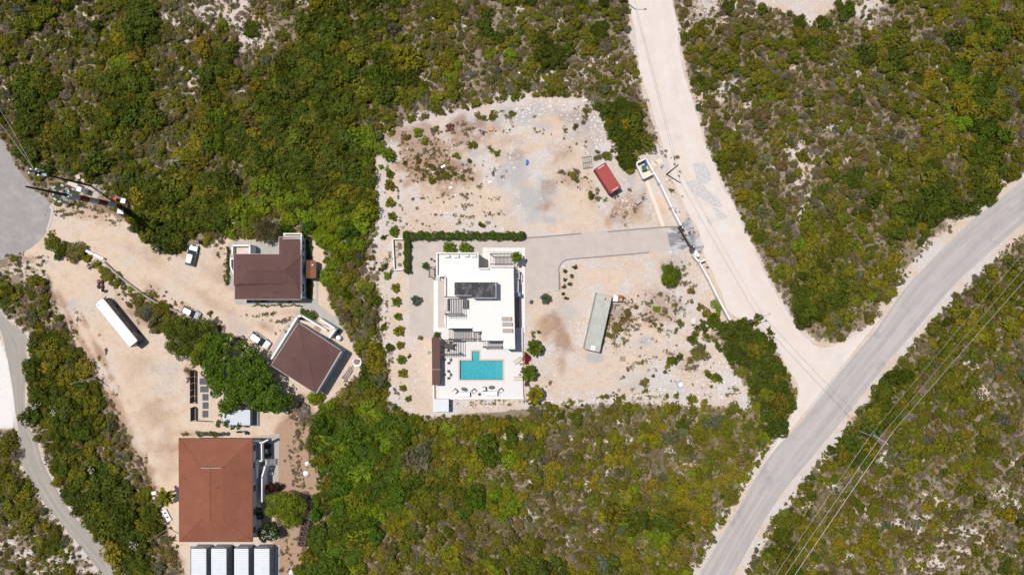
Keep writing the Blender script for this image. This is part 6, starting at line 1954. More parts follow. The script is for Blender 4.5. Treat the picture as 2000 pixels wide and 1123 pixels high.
def crown(lobes, n, size, seed, flat=.35, up=.35, asp=.8):
    """leaf quads over the shells of overlapping lobes, deeper leaves darker by being shaded, not by colour"""
    q = np.random.default_rng(seed)
    w = np.array([r[0] * r[1] for c, r in lobes])
    pick = q.choice(len(lobes), n, p=w / w.sum())
    d = q.normal(size=(n, 3))
    d[:, 2] = np.abs(d[:, 2]) * 1.1 - .35
    d /= np.linalg.norm(d, axis=1)[:, None]
    rad = .55 + .5 * q.random(n) ** .55
    C = np.array([c for c, r in lobes])[pick]
    Rr = np.array([r for c, r in lobes])[pick]
    cen = C + d * Rr * rad[:, None]
    nor = d * np.array([1, 1, 1.0]) + q.normal(size=(n, 3)) * flat + np.array([0, 0, up])
    s = size * (.6 + .8 * q.random(n))
    lob_l = q.random(len(lobes))[pick]
    lv = np.clip(.25 + .5 * q.random(n) + .25 * (lob_l - .5) * 2 * .6, 0, 1)
    return cen, nor, s, np.full(n, asp) * (.8 + .5 * q.random(n)), lv


def rand_lobes(k, seed, spread=.58, rr=(.34, .55), h=(.35, .75)):
    q = random.Random(seed)
    L = []
    for i in range(k):
        a = 2 * math.pi * (i + q.random()) / k
        d = spread * math.sqrt(q.random()) if i else 0.1
        r = q.uniform(*rr)
        L.append(((d * math.cos(a), d * math.sin(a), q.uniform(*h) * (1 - .35 * d)), (r, r, r * q.uniform(.7, .95))))
    return L


PROTO = []            # meshes, unit radius
for i in range(6):
    L = rand_lobes(6 + i % 3 * 3, 100 + i, .72, (.24, .5))
    PROTO.append(("leafy", quad_mesh("leafy_shrub", *crown(L, 520, .125, 200 + i), M_LEAF, 300 + i, stems(L, 1 + i))))
for i in range(3):
    L = rand_lobes(9 + i, 400 + i, .74, (.2, .38))
    PROTO.append(("fine", quad_mesh("fine_shrub", *crown(L, 760, .085, 500 + i, .6, .2, 1.3), M_LEAF, 600 + i, stems(L, 20 + i))))
for i in range(3):
    q = np.random.default_rng(700 + i)
    n = 330
    L = rand_lobes(6, 710 + i, .6, (.3, .42), (.25, .5))
    cen, nor, s, asp, lv = crown(L, n, .05, 720 + i, 1.4, .1, 1.0)
    PROTO.append(("dry", quad_mesh("dry_bush", cen, nor, np.full(n, .034) + .02 * q.random(n), 4.0 + 3 * q.random(n), lv, M_TWIG, 730 + i, stems(L, 40 + i, .035))))
for i in range(2):
    L = rand_lobes(9, 800 + i, .8, (.16, .26), (.08, .22))
    PROTO.append(("low", quad_mesh("low_shrub", *crown(L, 300, .10, 810 + i, .5, .5, 1.0), M_LEAF, 820 + i)))


def rosette(name, blades, seed, mtl, rise=.5):
    q = random.Random(seed)
    vs, fs, lv = [], [], []
    for i in range(blades):
        a = 2 * math.pi * (i + .5 * q.random()) * .382 * 2.618
        a = q.random() * 2 * math.pi
        L, e = q.uniform(.65, 1.05), q.uniform(.15, 1.2)
        dx, dy = math.cos(a), math.sin(a)
        w = .07
        p = [(.05 * dx, .05 * dy, .12), (L * .5 * math.cos(e) * dx, L * .5 * math.cos(e) * dy, .12 + L * .5 * math.sin(e) * .9), (L * math.cos(e * .8) * dx, L * math.cos(e * .8) * dy, .1 + L * math.sin(e * .8) * .8)]
        b = len(vs)
        for (x, y, z), ww in zip(p, (w * .6, w, .006)):
            vs += [(x - dy * ww, y + dx * ww, z), (x + dy * ww, y - dx * ww, z)]
        fs += [(b, b + 1, b + 3, b + 2), (b + 2, b + 3, b + 5, b + 4)]
        lv += [q.random()] * 2
    me = bpy.data.meshes.new(name)
    me.from_pydata(vs, [], fs)
    at = me.attributes.new("lv", 'FLOAT', 'FACE')
    at.data.foreach_set("value", np.array(lv, np.float32))
    me.materials.append(mtl)
    return me


PROTO.append(("rosette", rosette("spiky_rosette", 34, 5, M_LEAF)))
KIDX = {}
for i, (k, me) in enumerate(PROTO):
    KIDX.setdefault(k, []).append(i)

# keep-clear outlines
CLEAR = [[(360, 478), (374, 464), (398, 464), (404, 520), (362, 526)], [(840, 480), (1028, 480), (1028, 808), (840, 808)], road_poly, track_poly, lane_poly, CIRCLE, LOT_N, LOT_W, LOT_E, LOT_S, DRIVE, GRIT_NE, BANK,
         [(97, 405), (140, 405), (190, 424), (240, 444), (275, 468), (320, 490), (362, 496), (420, 476), (445, 470), (548, 470), (600, 462), (628, 490), (640, 600), (690, 680), (704, 720), (640, 775), (600, 830), (615, 940), (600, 1040), (560, 1140), (370, 1140), (345, 1060), (318, 980), (270, 880), (235, 810), (190, 730), (150, 660), (110, 590), (92, 530), (45, 497), (85, 470)]]
cl_w, cl_h = 1420, 960                                     # raster of clearance, 2 px cells
CXm, CYm = np.meshgrid(np.arange(cl_w) * 2 - 420.0, np.arange(cl_h) * 2 - 400.0)
clr = np.full(CXm.shape, -1e9)
for pl in CLEAR:
    clr = np.maximum(clr, sdist(pl, CXm, CYm))
clr = np.maximum(clr, sdist(road_poly, CXm, CYm) + 9)
clr = np.maximum(clr, sdist(track_poly, CXm, CYm) + 2)


def clear_at(x, y):
    i = np.clip(((np.asarray(y) + 400) / 2).astype(int), 0, cl_h - 1)
    j = np.clip(((np.asarray(x) + 420) / 2).astype(int), 0, cl_w - 1)
    return clr[i, j]


PAL = {'e': (.078, .128, .010), 'g': (.138, .138, .012), 'd': (.070, .092, .008), 'y': (.200, .178, .013), 'l': (.155, .205, .010), 'b': (.158, .132, .042), 't': (.235, .192, .128), 'o': (.165, .115, .016), 's': (.118, .122, .060)}
MIXT = {'e': "eeeeeeeddgll", 'g': "gggggggyydbtggts", 'd': "dddddddgggy", 'y': "yyyyygggglyb", 'l': "lllllggyd", 'b': "bbbbggttygbtbgs"}
spc = 8.6
jx, jy = np.meshgrid(np.arange(-400, 2400, spc), np.arange(-380, 1500, spc))
jx = (jx + nr.uniform(-.5, .5, jx.shape) * spc * 1.5).ravel()
jy = (jy + nr.uniform(-.5, .5, jy.shape) * spc * 1.5).ravel()
dens = bilin(jx, jy)
fn = fbm(jx / 42, jy / 42, 21) - .5
pr = dens + fn * 1.1 * (1 - np.abs(dens - .5) * .9) - .03
wn_ = np.zeros(len(jx))
keep = (nr.random(len(jx)) < pr)
jx, jy, dens = jx[keep], jy[keep], dens[keep]
tn = fbm(jx / 55, jy / 55, 77)
PTS = []
for x, y, d, t in zip(jx, jy, dens, tn):
    ti = Tg[int(min(max((y + R.uniform(-16, 16)) / 50, 0), 22))][int(min(max((x + R.uniform(-16, 16)) / 50, 0), 39))]
    if ti == '.':
        ti = 'g'
    s = MIXT[ti]
    # neighbouring plants tend to be of one kind
    k = s[int((t * 2.2 + R.random() * .8) * len(s)) % len(s)]
    big = {'e': 1.35, 'd': 1.35, 'l': 1.25, 'g': 1.0, 'y': .95, 'b': .85}[ti]
    r = (0.42 + 1.45 * R.random() ** 2.6) * big * (.75 + .35 * d)
    kind = 'dry' if k == 't' else ('fine' if R.random() < .3 else ('low' if k in 'yo' and R.random() < .3 else 'leafy'))
    if k == 's' and R.random() < .25:
        kind = 'rosette'; r = R.uniform(.7, 1.1)
    if k == 'd' and ti == 'd':
        r *= 1.1
    PTS.append([x, y, r, k, kind])
# features one can point at: x, y, radius in px, tone
FEAT = [(555, 385, 28, 'l'), (560, 428, 20, 'l'), (610, 425, 25, 'l'), (640, 440, 27, 'l'), (655, 478, 20, 'l'), (650, 512, 24, 'l'), (642, 545, 18, 'l'), (485, 395, 20, 'l'), (475, 430, 20, 'l'), (450, 452, 14, 'l'), (705, 285, 20, 'l'), (740, 290, 16, 'l'), (708, 325, 17, 'l'), (260, 322, 10, 'l'), (1855, 235, 14, 'l'), (1995, 190, 12, 'l'), (1500, 190, 11, 'l'), (1905, 92, 8, 'l'), (960, 110, 13, 'l'), (995, 105, 14, 'l'), (1290, 1048, 22, 'l'), (1215, 1020, 15, 'l'), (1300, 1030, 16, 'l'), (235, 125, 20, 'l'), (245, 118, 14, 'l'), (222, 55, 11, 'y'), (272, 106, 16, 'o'), (285, 150, 12, 'o'), (575, 215, 6, 'l'), (655, 60, 12, 'y'), (745, 60, 12, 'y'), (690, 960, 22, 'l'), (660, 980, 20, 'l'), (740, 1000, 18, 'l'), (785, 810, 14, 'y'), (640, 795, 20, 'l'), (618, 775, 17, 'l'), (880, 905, 14, 'y'), (1870, 180, 22, 'y'), (1940, 185, 18, 'y'), (1830, 240, 14, 'y'), (1580, 470, 20, 'y'), (1700, 580, 14, 'l'),
        (225, 165, 27, 'd'), (440, 135, 27, 'd'), (65, 195, 26, 'd'), (100, 185, 18, 'd'), (490, 58, 20, 'd'), (620, 65, 24, 'd'), (305, 75, 18, 'd'), (1745, 122, 28, 'd'), (1895, 235, 26, 'd'), (1870, 122, 24, 'd'), (710, 55, 22, 'd'), (720, 80, 20, 'd'), (800, 155, 24, 'd'), (770, 150, 22, 'd'), (945, 60, 24, 'd'), (1170, 60, 20, 'd'), (1060, 75, 16, 'd'), (1135, 10, 18, 'd'), (1690, 110, 26, 'd'), (1380, 110, 16, 'd'), (1650, 25, 20, 'd'), (1560, 45, 17, 'd'), (1605, 45, 17, 'd'), (1420, 15, 18, 'd'), (880, 25, 22, 'g'), (870, 80, 22, 'b'), (1690, 70, 16, 'g'), (1820, 330, 20, 'd'), (1580, 90, 20, 'd'), (1665, 350, 22, 'd'),
        (1210, 260, 22, 'd'), (1220, 290, 20, 'd'), (1228, 320, 18, 'd'), (1240, 275, 18, 'd'), (1205, 230, 20, 'd'), (1232, 335, 12, 'd'), (1215, 205, 18, 'd'), (1265, 285, 16, 'g'), (1190, 300, 10, 'd'),
        (1370, 640, 16, 'd'), (1380, 615, 14, 'd'), (1350, 660, 12, 'd'), (1400, 600, 14, 'l'), (1395, 630, 18, 'd'), (1362, 655, 14, 'd'), (1450, 640, 22, 'd'), (1440, 665, 26, 'd'), (1470, 660, 24, 'd'), (1460, 700, 28, 'd'), (1495, 680, 24, 'd'), (1500, 720, 26, 'd'), (1480, 750, 26, 'd'), (1520, 760, 24, 'd'), (1500, 800, 24, 'd'), (1535, 790, 18, 'd'), (1430, 690, 18, 'd'), (1475, 625, 14, 'd'), (1500, 650, 12, 'd'), (1520, 725, 18, 'd'),
        (300, 1000, 18, 'd'), (220, 960, 24, 'd'), (140, 965, 24, 'd'), (230, 1010, 20, 'd'), (120, 900, 20, 'd'), (80, 670, 24, 'd'), (110, 665, 20, 'd'), (75, 690, 20, 'd'), (120, 760, 24, 'd'), (80, 760, 22, 'd'), (180, 760, 18, 'g'), (110, 1060, 20, 'd'), (60, 1010, 16, 'g'), (270, 1030, 18, 'd'), (255, 1090, 20, 'd'), (810, 905, 30, 's'), (800, 892, 20, 's'), (850, 20, 20, 'g'),
        (105, 475, 18, 'g'), (120, 490, 18, 'd'), (150, 495, 22, 'b'), (172, 505, 12, 'y'), (205, 530, 16, 'y'), (225, 545, 16, 'y'), (195, 520, 10, 'g'), (258, 563, 9, 'l'), (278, 582, 11, 'y'), (300, 592, 12, 'y'), (320, 605, 20, 'g'), (290, 605, 18, 's'), (305, 625, 16, 's'), (100, 462, 14, 'g'),
        (1040, 785, 10, 'd'), (1180, 773, 10, 'g'), (1210, 776, 14, 'g'), (1315, 705, 14, 'd'), (1325, 700, 10, 'd'), (1400, 740, 14, 'd'), (1385, 730, 10, 'd'), (1345, 722, 8, 'b'), (1258, 752, 10, 'b'), (1282, 602, 7, 'l'), (1323, 625, 7, 'd'), (1200, 640, 16, 'b'), (1218, 628, 12, 'b'), (1228, 612, 12, 'b'), (1365, 690, 20, 'b'), (1170, 305, 12, 't'), (1185, 308, 12, 'd'), (1120, 345, 14, 'b'), (1130, 335, 10, 't'), (1155, 382, 9, 'd'), (1165, 388, 9, 't'), (918, 313, 8, 'd'), (885, 343, 6, 'd'), (890, 305, 10, 'g'), (925, 280, 12, 'g'), (960, 290, 9, 'y'), (970, 300, 7, 'l'), (815, 260, 11, 'l'), (830, 275, 9, 'l'), (790, 265, 12, 'b'), (790, 320, 6, 'd'), (745, 327, 7, 'l'), (1125, 248, 7, 'd'), (940, 440, 7, 'd'), (850, 250, 12, 't'), (940, 230, 10, 'd'), (960, 225, 12, 'g'), (765, 262, 9, 'g'), (1000, 222, 8, 'g'), (1150, 215, 12, 't'), (1145, 235, 10, 't'), (760, 340, 12, 'd'), (752, 520, 8, 'd'), (757, 540, 8, 'l'), (745, 525, 8, 'd'), (750, 465, 7, 'd'), (800, 695, 5, 'd'), (822, 660, 6, 'b'), (1040, 650, 6, 'b'), (1054, 649, 6, 'd'), (1045, 658, 6, 'b'), (1106, 583, 5, 'd'), (1100, 574, 4, 'd'), (1122, 522, 5, 'd'), (1104, 530, 4, 'd'), (1117, 539, 4, 'd'), (1103, 546, 4, 'd'), (1113, 555, 5, 'd'), (1101, 560, 4, 'd'), (758, 680, 12, 'd'), (755, 753, 14, 'd'), (745, 735, 16, 's'), (748, 640, 10, 'd')]
FEAT += [(275, 590, 13, 'b'), (292, 612, 16, 's'), (306, 634, 16, 'g'), (322, 602, 15, 'b'), (262, 576, 9, 'y'), (285, 600, 12, 'g'), (300, 590, 10, 'b'), (312, 618, 14, 'b'), (340, 620, 10, 'b'), (278, 575, 8, 'l'), (240, 562, 8, 'b'), (270, 612, 8, 't'), (255, 600, 8, 'b'), (330, 650, 12, 'g'), (335, 642, 14, 'g'), (318, 636, 12, 'b'), (280, 603, 12, 'b'), (265, 588, 10, 't'), (308, 645, 12, 's'), (325, 620, 16, 'g'), (300, 575, 8, 'y'), (270, 600, 9, 't'), (250, 590, 8, 't'), (285, 618, 12, 's'), (318, 590, 10, 'y'), (160, 492, 14, 'g'), (135, 480, 16, 'g'), (140, 498, 12, 'd'), (190, 516, 8, 'l'), (215, 538, 12, 'y'), (232, 556, 12, 'y'), (240, 548, 8, 'b'), (218, 552, 8, 'b'),
         (590, 800, 17, 't'), (602, 828, 15, 't'), (582, 848, 12, 't'), (600, 812, 12, 't'), (590, 870, 10, 't'), (610, 860, 10, 'b'), (585, 820, 10, 't'), (420, 690, 8, 't'), (370, 725, 10, 't'), (378, 712, 9, 't'), (425, 625, 10, 't'), (432, 640, 9, 't'), (440, 655, 8, 't'), (410, 615, 8, 'b'),
         (820, 310, 10, 'b'), (840, 325, 12, 'b'), (860, 335, 11, 'b'), (850, 350, 12, 'g'), (870, 345, 10, 'g'), (830, 340, 9, 'b'), (815, 330, 8, 'b'), (880, 330, 8, 'b'), (905, 345, 9, 't'), (915, 335, 8, 't'), (920, 350, 7, 'b'),
         (1115, 340, 10, 'b'), (1190, 625, 10, 'b'), (1210, 640, 11, 'b'), (1192, 655, 10, 'b'), (1230, 625, 9, 'b'), (1260, 620, 10, 't'), (1275, 632, 9, 'b'), (1300, 610, 10, 't'), (1290, 640, 8, 'b'), (1320, 600, 10, 't'), (1330, 630, 10, 'b'), (1345, 590, 10, 't'), (1350, 570, 9, 'b'), (1335, 555, 8, 't'), (1365, 600, 9, 'b'), (1270, 592, 8, 't'), (1240, 600, 8, 'b'), (1290, 575, 7, 't'), (1320, 645, 8, 't'), (1360, 715, 12, 't'), (1350, 705, 9, 'b'), (1305, 712, 10, 'd'), (1300, 725, 6, 'd'), (1420, 770, 6, 't'), (1258, 762, 8, 'g'), (1262, 744, 6, 'g'), (1320, 770, 8, 'y'), (1300, 775, 7, 'g'), (1350, 780, 12, 'g'), (1375, 790, 12, 'y'), (1225, 722, 6, 'b'), (1255, 708, 5, 'b'), (1276, 734, 4, 'd'), (1215, 735, 7, 't')]
FX = np.array([(f[0], f[1]) for f in FEAT], float)
FR = np.array([f[2] for f in FEAT], float)
out = []
xs = np.array([p[0] for p in PTS]); ys = np.array([p[1] for p in PTS]); rs = np.array([p[2] for p in PTS]) / MPP
ok = np.ones(len(PTS), bool)
for a in range(8):
    ok &= clear_at(xs + rs * .45 * math.cos(a * .785), ys + rs * .45 * math.sin(a * .785)) < 0
ok &= clear_at(xs, ys) < -2
for (fx, fy), fr in zip(FX, FR):
    ok &= (xs - fx) ** 2 + (ys - fy) ** 2 > (fr * .72) ** 2
PTS = [p for p, k in zip(PTS, ok) if k]
for fx, fy, fr, k in FEAT:
    n = 1 if fr < 17 else 4
    if fr < 17 and clear_at(fx, fy) > -6 and k in 'bgdty' and fr > 5:
        for i in range(5):
            a, d = R.random() * 6.283, fr * R.uniform(.1, .75)
            PTS.append([fx + d * math.cos(a), fy + d * math.sin(a), fr * MPP * R.uniform(.35, .68), k if R.random() < .7 else R.choice('bgy'), 'dry' if k == 't' else R.choice(['fine', 'leafy', 'low'])])
    elif n == 1:
        PTS.append([fx, fy, fr * MPP * 1.08, k, 'dry' if k == 't' else 'leafy'])
    else:
        for i in range(n):
            a = i * 1.6 + R.random()
            d = fr * .45
            PTS.append([fx + d * math.cos(a), fy + d * math.sin(a), fr * MPP * R.uniform(.55, .72), k, R.choice(['leafy', 'leafy', 'fine'])])
# low weeds over the lots
WEED = [(870, 420, 110, 40, 130, "bgt"), (780, 400, 35, 110, 70, "bgt"), (900, 380, 90, 30, 60, "bt"), (840, 320, 55, 35, 130, "bbg"), (900, 340, 40, 20, 40, "bt"), (960, 350, 30, 50, 30, "tb"), (1000, 240, 80, 30, 60, "tbg"), (1130, 260, 30, 50, 50, "tb"), (1120, 350, 40, 30, 60, "bt"), (1160, 390, 24, 24, 30, "bg"), (1230, 400, 35, 40, 50, "tb"), (1300, 310, 30, 20, 24, "gb"), (1320, 380, 14, 50, 26, "gb"), (1200, 640, 34, 50, 160, "bbgt"), (1280, 610, 70, 40, 190, "btgt"), (1330, 540, 40, 40, 90, "bgt"), (1270, 690, 60, 40, 70, "bgt"), (1340, 710, 60, 40, 80, "btt"), (1180, 590, 30, 10, 20, "bg"), (1400, 760, 50, 20, 40, "bg"), (1240, 770, 80, 14, 60, "bgy"), (1100, 785, 80, 8, 50, "bgy"), (940, 788, 80, 7, 60, "bgy"), (770, 520, 20, 40, 30, "bg"), (760, 640, 12, 120, 60, "bt"), (780, 770, 24, 24, 26, "bt"), (150, 415, 60, 16, 70, "bt"), (190, 435, 50, 8, 26, "bt"), (350, 500, 30, 12, 26, "bt"), (425, 490, 16, 16, 24, "gb"), (300, 570, 30, 12, 34, "tb"), (350, 600, 24, 10, 30, "tb"), (530, 620, 50, 10, 60, "bt"), (560, 640, 30, 14, 40, "tb"), (390, 848, 40, 5, 50, "ggb"), (590, 880, 20, 60, 110, "tbg"), (600, 980, 14, 40, 40, "tb"), (555, 1090, 16, 30, 40, "tb"), (280, 930, 14, 50, 60, "tb"), (320, 1010, 14, 40, 50, "tb"), (340, 1070, 12, 30, 40, "bt"), (225, 800, 10, 60, 50, "bt"), (150, 650, 12, 70, 50, "tb"), (200, 700, 8, 50, 30, "tb"), (50, 520, 40, 14, 50, "bg"), (90, 560, 14, 30, 30, "tb"), (370, 720, 10, 24, 30, "tt"), (1060, 750, 16, 16, 16, "tb"), (590, 620, 30, 6, 24, "gb"), (545, 592, 60, 3, 40, "gg"), (440, 520, 3, 50, 40, "gg"), (370, 630, 30, 10, 40, "tb"), (460, 665, 30, 10, 30, "t")]
WEED += [(290, 600, 45, 30, 190, "bgttyb"), (330, 630, 20, 16, 60, "bgt"), (250, 575, 30, 10, 50, "tb"), (840, 300, 70, 48, 200, "ttbb"), (850, 335, 55, 24, 130, "bbg"), (905, 255, 40, 24, 60, "ttb"), (585, 870, 26, 90, 160, "ttbt"), (565, 1080, 20, 40, 50, "tb"), (180, 408, 60, 16, 90, "ttb"), (60, 505, 45, 14, 70, "tbg")]
WD = []
for cx, cy, rx, ry, n, pal in WEED:
    cl_ = [(R.random() * 6.283, math.sqrt(R.random())) for _ in range(max(3, n // 9))]
    for i in range(int(n * 1.25)):
        a, d = R.choice(cl_) if R.random() < .75 else (R.random() * 6.283, math.sqrt(R.random()))
        a += R.gauss(0, .10); d += R.gauss(0, .10)
        k = R.choice(pal)
        WD.append([cx + rx * d * math.cos(a), cy + ry * d * math.sin(a), (.10 + .42 * R.random() ** 2.2), k, 'dry' if k == 't' else 'low'])
# ground cover between the shrubs
ux, uy = np.meshgrid(np.arange(-240, 2240, 6.2), np.arange(-220, 1340, 6.2))
ux = (ux + nr.uniform(-.7, .7, ux.shape) * 6.2).ravel(); uy = (uy + nr.uniform(-.7, .7, uy.shape) * 6.2).ravel()
ud = bilin(ux, uy)
un = fbm(ux / 30, uy / 30, 91) - .5
k_ = (nr.random(len(ux)) < np.clip(ud * 1.15 + un * .9 + .06, 0, 1)) & (clear_at(ux, uy) < -3)
for x, y in zip(ux[k_], uy[k_]):
    ti = Tg[int(min(max(y / 50, 0), 22))][int(min(max(x / 50, 0), 39))]
    c = R.choice(MIXT.get(ti, MIXT['g']) + "bbbttgy")
    WD.append([x, y, R.uniform(.28, .82), c, 'dry' if c == 't' or R.random() < .35 else 'low'])


def colour(k, amt=.22):
    c = PAL[k]
    v = R.uniform(1 - amt, 1 + amt)
    return (c[0] * v * R.uniform(.88, 1.14), c[1] * v * R.uniform(.93, 1.08), c[2] * v * R.uniform(.75, 1.3))


MARKS = {"banded mast": (150, 375), "turning circle": (40, 420), "silver blue car": (378, 499), "L-shaped house": (522, 525), "square house": (600, 700), "terracotta house": (421, 957), "white cabins": (450, 1100), "steel truss": (594, 1039), "white bus": (243, 631), "bare lamp pole": (160, 742), "gravel bend": (120, 1020), "white bank": (15, 750), "pool villa": (935, 590), "white shed": (861, 792), "clipped hedge": (860, 460), "rubble lot": (960, 240), "red container": (1187, 348), "green container": (1168, 630), "bin store": (1260, 328), "sliding gate": (1340, 465), "timber pole": (1310, 335), "junction light": (1478, 625), "crossarm pole": (1700, 850), "grit clearing": (1550, 10), "top edge light": (1225, 3), "right edge pole": (1960, 514), "white sack": (920, 110), "upper road bend": (1960, 400), "round bush": (1308, 538), "dark tree": (475, 735), "low wall": (290, 575)}
TNAME = {'e': "fresh green", 'g': "olive green", 'd': "dark green", 'y': "yellowish olive", 'l': "bright lime green", 'b': "brownish olive", 't': "bare greyish brown", 'o': "orange tinged", 's': "silvery blue green"}
KNAME = {'leafy': "leafy", 'fine': "fine leaved", 'dry': "twiggy", 'low': "low spreading", 'rosette': "spiky"}


LABELS = {}


def place_words(x, y):
    nm = min(MARKS, key=lambda k: (MARKS[k][0] - x) ** 2 + (MARKS[k][1] - y) ** 2)
    dx, dy = x - MARKS[nm][0], y - MARKS[nm][1]
    d = math.hypot(dx, dy)
    a = int(round(math.atan2(dy, dx) / (math.pi / 4))) % 8
    way = ["right of", "lower right of", "below", "lower left of", "left of", "upper left of", "above", "upper right of"][a]
    far = "close by, " if d < 70 else ("further off, " if d < 170 else "far off, ")
    return f"{far}{way} the {nm}"


def in_frame(x, y, m=4):
    return m < x < 2000 - m and m < y < 1123 - m


PTS.sort(key=lambda p: -p[2] * (1.0 if in_frame(p[0], p[1]) else .01))
KCOL = bpy.data.collections.new("shrub_kinds")
COL.children.link(KCOL)
SINGLE, REST = PTS[:292], PTS[292:]
# make sure each prototype is among the single shrubs
proto_ob = {}


def shrub_object(p, pi):
    x, y, r, k, kind = p
    o = bpy.data.objects.new({'dry': "dry_bush", 'rosette': "spiky_plant"}.get(kind, "shrub"), PROTO[pi][1])
    COL.objects.link(o)
    o.location = P(x, y)
    o.rotation_euler = (0, 0, R.random() * 6.283)
    zz = r * R.uniform(.75, 1.05)
    o.scale = (r * R.uniform(.85, 1.2), r * R.uniform(.85, 1.2), min(zz, 2.6))
    o["col"] = [float(c) for c in colour(k)]
    size = "huge" if r > 2.6 else ("large" if r > 2.1 else ("broad" if r > 1.6 else "small"))
    base = f"{size} {TNAME[k]} {KNAME[kind]} shrub"
    lab = f"{base} {place_words(x, y)}"
    LABELS.setdefault(lab, []).append((r, o))
    tag(o, lab, "shrub", f"{TNAME[k]} {KNAME[kind]} wild shrubs")
    return o


need = {i for i in range(len(PROTO))}
for p in SINGLE:
    kind = p[4]
    c = [i for i in KIDX[kind] if i in need] or KIDX[kind]
    pi = R.choice(c)
    o = shrub_object(p, pi)
    if pi in need:
        need.discard(pi)
        proto_ob[pi] = o
for pi in sorted(need):
    j = next((j for j, p in enumerate(REST) if p[4] == PROTO[pi][0] and in_frame(p[0], p[1], 60)), None)
    if j is None:
        p = [300 + 40 * pi, 160, .9, 't' if PROTO[pi][0] == 'dry' else 'g', PROTO[pi][0]]
    else:
        p = REST.pop(j)
    proto_ob[pi] = shrub_object(p, pi)
NTH = ["biggest", "second biggest", "third biggest", "fourth biggest", "fifth biggest", "sixth biggest", "seventh biggest", "eighth biggest", "ninth biggest", "tenth biggest", "eleventh biggest", "twelfth biggest", "thirteenth biggest", "fourteenth biggest", "fifteenth biggest", "smallest"]
for lab, lst in LABELS.items():
    if len(lst) > 1:
        lst.sort(key=lambda t: -t[0])
        for i, (r, o) in enumerate(lst):
            o["label"] = f"{NTH[min(i, 15)]} {lab}"
for pi, (k, me) in enumerate(PROTO):
    KCOL.objects.link(proto_ob[pi])
order = sorted(range(len(PROTO)), key=lambda i: proto_ob[i].name)
CIDX = {pi: order.index(pi) for pi in range(len(PROTO))}


def instancer(name, label, pts, coll, idxs, kind="stuff", cat=None):
    """one object: points with kind, turn, scale and colour, each carrying one of the plants in coll"""
    n = len(pts)
    me = bpy.data.meshes.new(name)
    me.vertices.add(n)
    me.vertices.foreach_set("co", np.array([p[0] for p in pts], np.float32).ravel())
    for nm, ty, key, arr in (("idx", 'INT', "value", np.array(idxs, np.int32)), ("turn", 'FLOAT_VECTOR', "vector", np.array([p[1] for p in pts], np.float32)),
                             ("scl", 'FLOAT_VECTOR', "vector", np.array([p[2] for p in pts], np.float32)), ("col", 'FLOAT_VECTOR', "vector", np.array([p[3] for p in pts], np.float32))):
        a = me.attributes.new(nm, ty, 'POINT')
        a.data.foreach_set(key, arr.ravel())
    o = bpy.data.objects.new(name, me)
    COL.objects.link(o)
    ng = bpy.data.node_groups.new(name + "_nodes", 'GeometryNodeTree')
    ng.interface.new_socket("Geometry", in_out='INPUT', socket_type='NodeSocketGeometry')
    ng.interface.new_socket("Geometry", in_out='OUTPUT', socket_type='NodeSocketGeometry')
    N = ng.nodes
    gi, go = N.new('NodeGroupInput'), N.new('NodeGroupOutput')
    ci = N.new('GeometryNodeCollectionInfo')
    ci.inputs[0].default_value = coll
    ci.inputs[1].default_value = True
    ci.inputs[2].default_value = True
    ip = N.new('GeometryNodeInstanceOnPoints')

    def na(nm, ty):
        a = N.new('GeometryNodeInputNamedAttribute')
        a.data_type = ty
        a.inputs[0].default_value = nm
        return a.outputs[0]
    Lk = ng.links.new
    Lk(gi.outputs[0], ip.inputs["Points"])
    Lk(ci.outputs[0], ip.inputs["Instance"])
    ip.inputs["Pick Instance"].default_value = True
    Lk(na("idx", 'INT'), ip.inputs["Instance Index"])
    e2r = N.new('FunctionNodeEulerToRotation')
    Lk(na("turn", 'FLOAT_VECTOR'), e2r.inputs[0])
    Lk(e2r.outputs[0], ip.inputs["Rotation"])
    Lk(na("scl", 'FLOAT_VECTOR'), ip.inputs["Scale"])
    Lk(ip.outputs[0], go.inputs[0])
    md = o.modifiers.new("scatter", 'NODES')
    md.node_group = ng
    tag(o, label, cat, None, kind)
    return o


def pt(p, sq=1.0):
    x, y, r, k, kind = p
    return (tuple(P(x, y)), (R.uniform(-.08, .08), R.uniform(-.08, .08), R.random() * 6.283), (r * R.uniform(.72, 1.3), r * R.uniform(.72, 1.3), min(r * R.uniform(.7, 1.05), 2.5) * sq), colour(k))


instancer("scrub", "smaller wild shrubs filling the olive green scrub all round the site", [pt(p) for p in REST], KCOL, [CIDX[R.choice(KIDX[p[4]])] for p in REST])
instancer("undergrowth", "low dry weeds and seedlings between the shrubs and over the bare lots", [pt(p, .9) for p in WD], KCOL, [CIDX[R.choice(KIDX[p[4]])] for p in WD])
print("shrubs", len(PTS), "weeds", len(WD))
# ------------------------------------------------------------------ trees, palms, hedges
def in_poly(pl, x, y):
    return sdist(pl, np.array([float(x)]), np.array([float(y)]))[0]


